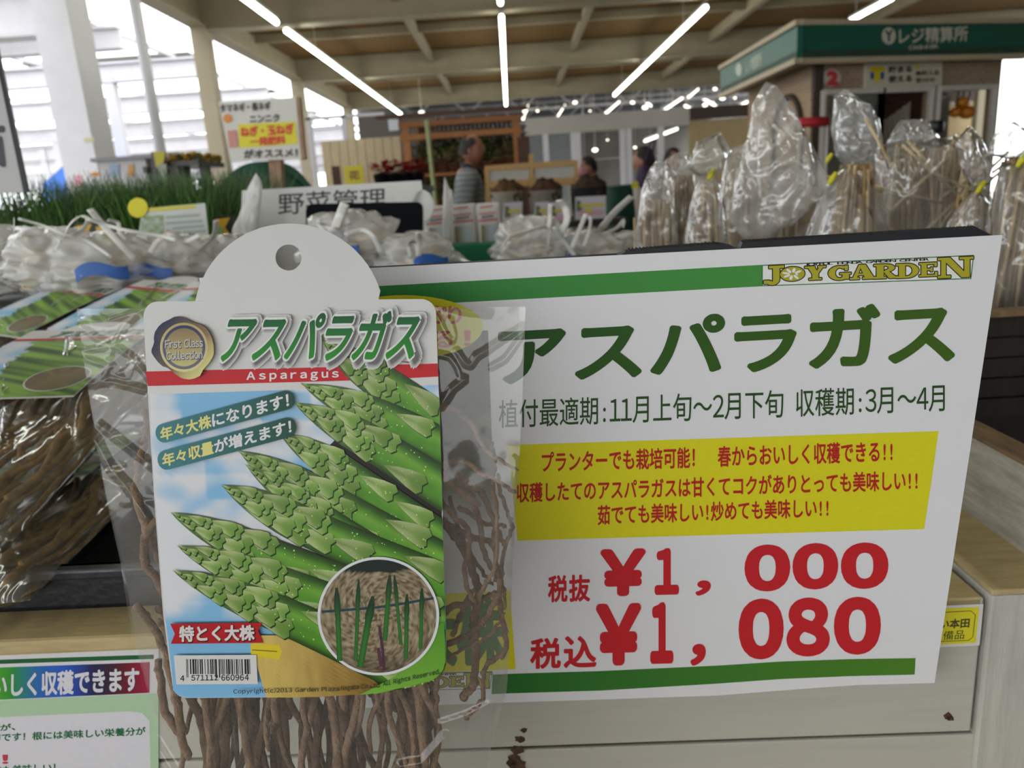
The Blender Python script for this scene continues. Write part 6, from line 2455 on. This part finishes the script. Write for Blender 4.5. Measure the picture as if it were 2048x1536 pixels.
def leafy(loc, h, w, lab, group, leaf, pot=True, seed=0, n=70):
    r = random.Random(seed)
    loc = Vector(loc)
    t = thing('potted_plant', loc, lab, 'plant', group)
    ph = h * .3
    if pot:
        mb = MB(); mb.lathe([(w * .22, 0), (w * .3, ph), (w * .33, ph), (w * .33, ph * 1.12), (w * .28, ph * 1.12)], loc, 14); mb.build('pot', potm, t)
    mb = MB()
    for i in range(n):
        a = r.uniform(0, 6.283)
        d = w * .5 * sqrt(r.random())
        z = ph + (h - ph) * r.random()
        c = loc + Vector((d * cos(a), d * sin(a), z))
        L_ = w * r.uniform(.16, .3)
        e = Vector((cos(a), sin(a), r.uniform(-.5, .6))).normalized()
        s_ = e.cross(Vector((0, 0, 1))).normalized() * L_ * .28
        u = Vector((0, 0, L_ * .1))
        mb.add([c, c + e * L_ * .5 + s_ + u, c + e * L_, c + e * L_ * .5 - s_ + u], [(0, 1, 2), (0, 2, 3)])
    for i in range(6):
        a = r.uniform(0, 6.283)
        mb.tube([loc + Vector((0, 0, ph)), loc + Vector((w * .2 * cos(a), w * .2 * sin(a), h * .6)), loc + Vector((w * .4 * cos(a), w * .4 * sin(a), h * .9))], .006, 5)
    mb.build('foliage', leaf, t)


for i in range(9):
    x = bx0 + .12 + (bx1 - bx0 - .2) * i / 8
    leafy((x, 8.45, 1.57), .30 + .05 * (i % 3), .32, 'dark leafy plant on the booth shelf behind the man', 'leafy plants on the booth shelf', (leafA, leafB, leafA, leafC)[i % 4], True, 40 + i, 120)
for i in range(7):
    x = bx0 + .15 + (bx1 - bx0 - .25) * i / 6
    leafy((x, 8.4, 1.17), .36, .32, 'leafy plant low in the booth below the upper shelf', 'leafy plants on the lower booth shelf', (leafA, leafC, leafB)[i % 3], True, 60 + i, 110)
p = PY(853, 240, 7.9)
o = thing('bamboo_pole', (p.x, 7.9, 0), 'thin greenish pole standing in front of the wooden booth', 'pole')
mb = MB(); mb.tube([(p.x + .05, 7.9, .0), (p.x, 7.9, p.z)], .022, 8); mb.build('shaft', mat('green_pole', '#8a9468', .6), o)
mb = MB(); mb.lathe([(.09, 0), (.09, .05), (.02, .07)], (p.x + .05, 7.9, 0), 12); mb.build('foot', blk, o)
# beige panels, grey wall box left of the booth
p0, p1 = PY(642, 280, 9.2), PY(801, 275, 9.2)
o = thing('wood_screen', ((p0.x + p1.x) / 2, 9.2, 0), 'pale wooden screen standing left of the brown booth, behind the red flowers', 'screen')
n = 9
for i in range(n):
    xa_, xb_ = p0.x + (p1.x - p0.x) * i / n, p0.x + (p1.x - p0.x) * (i + 1) / n - .008
    mb = MB(); mb.box((xa_, 9.18, .05), (xb_, 9.22, PY(720, 278, 9.2).z)); mb.build('board', wood_mat('pale_board', '#b7a482', '#cbb997', (9, 9, 1.2), .7), o)
mb = MB(); mb.box((p0.x, 9.22, .3), (p1.x, 9.27, .38)); mb.box((p0.x, 9.22, 1.3), (p1.x, 9.27, 1.38)); mb.box((p0.x, 9.0, 0), (p0.x + .06, 9.5, .05)); mb.box((p1.x - .06, 9.0, 0), (p1.x, 9.5, .05)); mb.build('frame', brown_w, o)
p0, p1 = PY(716, 240, 12.5), PY(800, 280, 12.5)
o = thing('roller_shutter', ((p0.x + p1.x) / 2, 12.5, 0), 'grey brown metal shutter box behind the pale wooden screen', 'shutter')
mb = MB(); mb.box((p0.x, 12.45, 0), (p1.x + .6, 12.6, PY(760, 232, 12.5).z)); mb.build('curtain', mat('grey_shutter', '#57504a', .6, .08, 4), o)
mb = MB(); mb.box((PY(776, 240, 12.4).x, 12.40, PY(776, 262, 12.4).z), (PY(796, 240, 12.4).x, 12.44, PY(776, 236, 12.4).z)); mb.build('notice', ink('#c3c8d0'), o)
# white steel frame stands left of the screen
p = PY(628, 240, 10)
o = thing('steel_frame', (p.x, 10, 0), 'white steel rack frame between the sign on the post and the pale screen', 'rack')
for dx in (-.1, .35):
    mb = MB(); mb.box((p.x + dx, 9.97, 0), (p.x + dx + .06, 10.03, PY(628, 235, 10).z)); mb.build('post', white_m, o)
mb = MB(); mb.box((p.x - .1, 9.97, PY(628, 240, 10).z), (p.x + .9, 10.03, PY(628, 234, 10).z)); mb.build('rail', white_m, o)

# ================================================================== table with poinsettias
def table(x0, x1, y0, y1, z, lab, m, name='sales_table'):
    t = thing(name, ((x0 + x1) / 2, (y0 + y1) / 2, 0), lab, 'table')
    mb = MB(); mb.box((x0, y0, z - .04), (x1, y1, z)); mb.build('table_top', m, t)
    for x in (x0 + .02, x1 - .08):
        for y in (y0 + .02, y1 - .08):
            mb = MB(); mb.box((x, y, 0), (x + .06, y + .06, z - .04)); mb.build('leg', m, t)
    return t


zp = PY(790, 374, 5.6).z
xp0, xp1 = PY(640, 370, 5.6).x, PY(850, 360, 5.6).x
table(xp0 - .3, xp1, 5.3, 6.2, zp, 'table carrying the red poinsettias and the yellow sign in front of the pale screen', mat('steel_table', '#6e7474', .5, .1, 10))
redl = mat('poinsettia_red', '#c01430', .6, .3, 25)
for i, (px, lab) in enumerate(((762, 'red poinsettia in a dark pot, first from the yellow sign'), (786, 'red poinsettia in a dark pot, second from the yellow sign'), (812, 'red poinsettia in a dark pot, third from the yellow sign'), (834, 'red poinsettia in a dark pot, last of the row next to the brown booth'))):
    p = PY(px, 350, 5.6)
    t = thing('poinsettia', (p.x, 5.6, zp), lab, 'plant', 'red poinsettias on the table')
    mb = MB(); mb.lathe([(.045, 0), (.06, .09), (.063, .09), (.05, .1)], (p.x, 5.6, zp), 14); mb.build('pot', blk, t)
    r = random.Random(80 + i)
    mb, mg = MB(), MB()
    for k_ in range(84):
        a = r.uniform(0, 6.283); d = r.uniform(.01, .1); L_ = r.uniform(.05, .085)
        c = Vector((p.x + d * cos(a) * .6, 5.6 + d * sin(a) * .6, PY(px, 338, 5.6).z + r.uniform(-.045, .045)))
        e = Vector((cos(a), sin(a), r.uniform(-.2, .5))).normalized(); s_ = e.cross(Vector((0, 0, 1))).normalized() * L_ * .3
        (mb if k_ < 66 else mg).add([c, c + e * L_ * .5 + s_, c + e * L_, c + e * L_ * .5 - s_], [(0, 1, 2, 3)])
    mg.tube([(p.x, 5.6, zp + .09), (p.x, 5.6, PY(px, 340, 5.6).z)], .006, 5)
    mb.build('red_bracts', redl, t); mg.build('green_leaves', leafA, t)
p0 = PY(687, 365, 5.3)
o = thing('sign_card', PY(706, 366, 5.3), 'yellow sign card with dark red lettering left of the red poinsettias', 'sign')
YP = Plane(PY(706, 350, 5.35), (1, 0, 0), (0, .1, 1))
if YP.n.y > 0:
    YP.n = -YP.n
mb = MB(); mb.slab([YP.at(x, y) for x, y in ((687, 333), (725, 331), (729, 366), (692, 371))], -YP.n * .01); mb.build('card', ink('#cbbd22'), o)
mb = MB(); lettering(mb, YP.at, '花', [(698, 343), (718, 341), (719, 358), (699, 360)], .003, .05, 6); mb.build('lettering', ink('#8a6420'), o)
mb = MB(); p = PY(680, 350, 5.4); mb.box((p.x - .05, 5.38, zp), (p.x + .0, 5.42, PY(680, 332, 5.4).z)); mb.build('stand', brown_w, o)

# ================================================================== planters table on the right of the man
zq = PY(1090, 445, 5.1).z
xq0, xq1 = PY(985, 440, 5.1).x, PY(1250, 440, 5.1).x
table(xq0, xq1, 4.98, 6.08, zq, 'dark table carrying felt planters and a pine frame to the right of the man', mat('dark_table', '#1f1b17', .7))
pine = wood_mat('pine_wood', '#a98650', '#c09a63', (2, 12, 12), .6)
o = thing('pine_stand', PY(1062, 360, 5.9), 'pine display frame with two pale panels standing on the planter table', 'frame')
PF = Plane(PY(1062, 350, 5.9), (1, .02, 0), (0, .05, 1))
if PF.n.y > 0:
    PF.n = -PF.n
for q4 in (((969, 332), (978, 331), (980, 420), (971, 420)), ((1058, 308), (1067, 307), (1069, 420), (1060, 420)), ((1149, 321), (1156, 320), (1158, 420), (1151, 420))):
    mb = MB(); mb.slab([PF.at(*p) for p in q4], -PF.n * .04); mb.build('upright', pine, o)
for q4 in (((978, 331), (1058, 325), (1058, 337), (978, 342)), ((1067, 325), (1149, 320), (1149, 331), (1067, 337)), ((978, 362), (1058, 358), (1058, 372), (978, 376)), ((1067, 358), (1149, 354), (1149, 370), (1067, 373))):
    mb = MB(); mb.slab([PF.at(*p) for p in q4], -PF.n * .035); mb.build('rail', pine, o)
for q4 in (((978, 341), (1058, 336), (1058, 360), (978, 364)), ((1067, 336), (1149, 330), (1149, 356), (1067, 360))):
    mb = MB(); mb.slab([PF.at(*p, -.015) for p in q4], -PF.n * .01); mb.build('pale_panel', ink('#b3b2a8'), o)


def planter(px0, px1, y0, y1, Y, felt, soil_c, lab):
    a_, b_ = PY(px0, y1, Y), PY(px1, y1, Y)
    zt2 = PY(px0, y0, Y).z
    cx_, w_ = (a_.x + b_.x) / 2, (b_.x - a_.x) / 2
    t = thing('planter', (cx_, Y, zq), lab, 'planter')
    mb = MB()
    pr = [(w_ * .86, 0), (w_ * .95, (zt2 - zq) * .4), (w_, zt2 - zq), (w_ * 1.03, zt2 - zq + .01), (w_ * .94, zt2 - zq + .008), (w_ * .9, zt2 - zq - .05)]
    mb.lathe(pr, (cx_, Y, zq), 20, M=Matrix.Diagonal((1, .7, 1))); mb.build('felt_pot', mat('felt_' + felt.strip('#'), felt, .95, .15, 40), t)
    mb = MB()
    mb.ball((cx_, Y, zt2 - .02), (w_ * .95, w_ * .66, .11), 28, 14, 0, lambda d: 1 + .3 * noise.noise(d * 6)); mb.build('dried_bark', mat('bark_' + soil_c.strip('#'), soil_c, .9, .5, 30, .6), t)
    return t


planter(984, 1052, 388, 445, 5.3, '#8a8477', '#5a3f22', 'pale felt planter heaped with dried bark right of the man')
planter(1058, 1128, 386, 445, 5.3, '#777167', '#4a3020', 'grey felt planter heaped with brown bark in the middle of the planter table')
planter(1144, 1216, 380, 450, 5.2, '#131214', '#3a2818', 'black felt planter with brown bark near the end of the planter table')
for i, (q4, lab) in enumerate(((((1008, 406), (1045, 403), (1044, 444), (1004, 447)), 'white price card with yellow stripe before the pale felt planter'), (((1070, 405), (1098, 403), (1098, 443), (1068, 446)), 'price card with yellow flower picture before the grey felt planter'),
                               (((1100, 405), (1136, 402), (1140, 440), (1100, 444)), 'plain white price card between the grey and the black planter'), (((1151, 394), (1212, 391), (1212, 436), (1150, 440)), 'wide white price card with yellow dot hung on the black felt planter'))):
    Y = 4.95
    f_ = lambda x, y, l=0: PY(x, y, Y - l)
    o = thing('price_card', f_(q4[3][0], q4[3][1]), lab, 'card')
    mb = MB(); mb.slab([f_(*p) for p in q4], (0, .006, 0)); mb.build('card', ink('#bdbac0'), o)
    x0, y0 = q4[0]
    mb = MB(); flat_poly(mb, f_, [(x0 + 8, y0 + 14), (q4[1][0] - 4, y0 + 12), (q4[1][0] - 4, y0 + 18), (x0 + 8, y0 + 20)], .004)
    if i in (1, 3):
        flat_poly(mb, f_, [(x0 + 26 + 6 * cos(t * pi / 6), y0 + 26 + 6 * sin(t * pi / 6)) for t in range(12)], .006)
    mb.build('yellow_print', ink('#c9b840'), o)
    mb = MB(); flat_poly(mb, f_, [(x0 + 6, y0 + 28), (q4[2][0] - 6, y0 + 25), (q4[2][0] - 6, y0 + 36), (x0 + 6, y0 + 39)], .003); mb.build('pink_print', ink('#c39aa6'), o)
    mb = MB(); flat_poly(mb, f_, [(x0 + 2, y0 + 6), (x0 + 10, y0 + 8), (x0 + 14, y0 + 26), (x0 + 2, y0 + 30)], .0025); mb.build('photo', ink('#5d6a48'), o)
    mb = MB(); mb.tube([f_((q4[2][0] + q4[3][0]) / 2, q4[2][1], -.004), f_((q4[2][0] + q4[3][0]) / 2, q4[2][1], -.004) * 1 + Vector((0, .0, zq - f_(q4[2][0], q4[2][1]).z))], .004, 5); mb.build('stem', alu, o)
o = thing('green_bin', PY(1252, 395, 6.8), 'dark green bin at the end of the planter table below the yellow tag', 'bin')
p = PY(1252, 372, 6.8)
mb = MB(); mb.lathe([(.14, 0), (.19, p.z - .02), (.2, p.z), (.18, p.z), (.17, p.z - .06)], (p.x, 6.8, 0), 20); mb.build('bin_body', mat('dark_green_plastic', '#1a4a3c', .5), o)
mb = MB(); mb.tube([(p.x + .2 * cos(t), 6.8 + .2 * sin(t), p.z) for t in [2 * pi * j / 20 for j in range(21)]], .012, 6); mb.build('rim', _M['dark_green_plastic'], o)
o = thing('yellow_tag', PY(1272, 370, 6.0), 'small yellow tag on a stem beside the green bin', 'tag')
f_ = lambda x, y, l=0: PY(x, y, 6.0 - l)
mb = MB(); mb.slab([f_(*p) for p in ((1264, 364), (1281, 363), (1281, 376), (1264, 377))], (0, .01, 0)); mb.build('tag', ink('#c9bf22'), o)
mb = MB(); mb.tube([f_(1272, 376), Vector((f_(1272, 376).x, 6.0, 0))], .008, 6); mb.build('stem', alu, o)
o = thing('pink_bucket', PY(1160, 350, 6.4), 'pale pink bucket behind the end of the pine frame', 'bucket')
p = PY(1161, 336, 6.4)
mb = MB(); mb.lathe([(.05, PY(1161, 362, 6.4).z), (.055, p.z), (.05, p.z)], (p.x, 6.4, 0), 14); mb.build('bucket_body', ink('#c98a9a'), o)
mb = MB(); mb.box((p.x - .1, 6.3, 0), (p.x + .1, 6.5, PY(1161, 362, 6.4).z)); mb.build('plinth', ink('#a9a39a'), o)

# ================================================================== left: goods behind the seedlings
o = thing('green_cart_cover', PY(545, 400, 3.6), 'dark green cloth cover over a hump of goods behind the sign on the post', 'cover')
c = PY(548, 385, 3.6)
ztop = PY(548, 325, 3.6).z
mb = MB(); mb.grid(lambda u, v: Vector((c.x + .30 * cos(pi * u) * (.55 + .5 * (1 - v)), 3.6 + .25 * (v - .5) - .06 * cos(6 * pi * u) * .2, .0 + ztop * (1 - .25 * abs(cos(pi * u)) ** 3 * 1) * (1 if 0 < u < 1 else 1) * (1 - .04 * (2 * v - 1) ** 2))), 30, 12)
mb.grid(lambda u, v: Vector((c.x + .30 * cos(pi * u) * 1.05, 3.48 - .015 * sin(9 * pi * u), v * ztop * (1 - .25 * abs(cos(pi * u)) ** 3))), 30, 12)
mb.build('cloth', mat('green_cloth', '#17402c', .85, .2, 12), o)
o = thing('counter', PY(260, 340, 6.6), 'white counter with notices behind the green seedlings next to the white column', 'counter')
a_, b_ = PY(208, 318, 6.6), PY(300, 312, 6.6)
mb = MB(); mb.box((a_.x, 6.5, 0), (b_.x, 7.2, a_.z - .03)); mb.build('counter_body', ink('#b9b6b8'), o)
mb = MB(); mb.box((a_.x - .04, 6.45, a_.z - .03), (b_.x + .3, 7.25, a_.z)); mb.build('counter_top', mat('grey_counter_top', '#77757a', .5), o)
for px, c_, w_ in ((228, '#8f9fb8', 10), (262, '#b88a4a', 6), (285, '#a9b0b4', 8)):
    f_ = lambda x, y, l=0: PY(x, y, 6.49 - l)
    mb = MB(); mb.slab([f_(px - w_, 330), f_(px + w_, 329), f_(px + w_, 352), f_(px - w_, 353)], (0, .008, 0)); mb.build('notice', ink(c_), o)
# yellow flower stand
o = thing('flower_stand', PY(330, 340, 5.0), 'black flower stand with yellow flower trays and a yellow upright sign behind the seedlings', 'stand')
a_, b_ = PY(335, 325, 5.0), PY(402, 322, 5.0)
f_ = lambda x, y, l=0: PY(x, y, 4.9 - l)
mb = MB(); mb.slab([f_(302, 304), f_(312, 303), f_(318, 400), f_(306, 400)], (0, .05, 0)); mb.build('black_post', blk, o)
mb = MB(); mb.slab([f_(306, 303, .01), f_(330, 304, .01), f_(328, 322, .01), f_(318, 336, .01), f_(312, 335, .01)], (0, .02, 0)); mb.build('yellow_sign', ink('#b3a82a'), o)
mb = MB(); mb.slab([f_(316, 328, .02), f_(332, 327, .02), f_(334, 380, .02), f_(318, 380, .02)], (0, .02, 0)); mb.build('grey_panel', ink('#93988a'), o)
mb = MB(); mb.box((a_.x, 4.95, a_.z - .03), (b_.x, 5.4, a_.z)); mb.box((PY(292, 335, 5).x, 4.95, a_.z - .06), (a_.x - .12, 5.3, a_.z - .02)); mb.build('tray', blk, o)
mb = MB(); mb.box((a_.x + .02, 5.1, 0), (a_.x + .06, 5.2, a_.z - .03)); mb.box((b_.x - .06, 5.1, 0), (b_.x - .02, 5.2, a_.z - .03)); mb.build('leg', blk, o)
r = random.Random(4)
mb = MB()
for i in range(160):
    c = Vector((r.uniform(a_.x, b_.x), r.uniform(4.97, 5.38), a_.z + r.uniform(0, .05)))
    mb.ball(c, .012, 6, 4)
mb = mb.build('yellow_flowers', mat('yellow_petals', '#b08a18', .7, .3, 60), o)
mb['kind'] = 'stuff'
mb = MB()
for i in range(160):
    c = Vector((r.uniform(a_.x, b_.x), r.uniform(4.97, 5.38), a_.z + r.uniform(-.01, .03)))
    a2 = r.uniform(0, 6.28)
    mb.add([c, c + Vector((.02 * cos(a2), .02 * sin(a2), .012)), c + Vector((.01, .0, .03))], [(0, 1, 2)])
mb = mb.build('green_leaves', leafA, o)
mb['kind'] = 'stuff'
# blue tarpaulin far outside, pink banner, notices on the column
o = thing('tarpaulin', PY(130, 350, 15), 'blue tarpaulin tent in the bright yard beyond the white column', 'tent')
p = [PY(x, y, 15) for x, y in ((84, 368), (104, 352), (128, 330), (158, 328), (215, 335), (215, 420), (84, 420))]
mb = MB(); mb.slab(p, (0, 2.0, 0)); mb.build('sheet', mat('blue_tarp', '#3d74d0', .5, .1, 3), o)
mb = MB(); mb.tube([PY(86, 420, 15), Vector((PY(86, 420, 15).x, 15, 0))], .03, 6); mb.tube([PY(213, 420, 15), Vector((PY(213, 420, 15).x, 15, 0))], .03, 6); mb.build('pole', alu, o)
o = thing('banner', PY(155, 365, 7.6), 'small pink banner just left of the white column above the seedlings', 'banner')
f_ = lambda x, y, l=0: PY(x, y, 7.6 - l)
mb = MB(); mb.slab([f_(147, 352), f_(162, 350), f_(164, 372), f_(149, 372)], (0, .01, 0)); mb.build('cloth', ink('#cf8fa0'), o)
mb = MB(); mb.tube([f_(163, 350, -.01), Vector((f_(163, 372).x, 7.6, 0))], .01, 6); mb.build('pole', alu, o)
f_ = lambda x, y, l=0: PY(x, y, 8.08 - l)
for nm, q4, c_, lab in (('notice', ((182, 345), (199, 344), (199, 352), (182, 353)), '#b87a3a', 'small orange notice low on the white column'), ('notice', ((168, 276), (188, 275), (188, 282), (168, 283)), '#b5b08a', 'small yellowish notice halfway up the white column')):
    mb = MB(); mb.slab([f_(*p) for p in q4], (0, .008, 0))
    tag(mb.build(nm, ink(c_), origin=f_(*q4[0])), lab, 'notice', 'small notices on the white column')
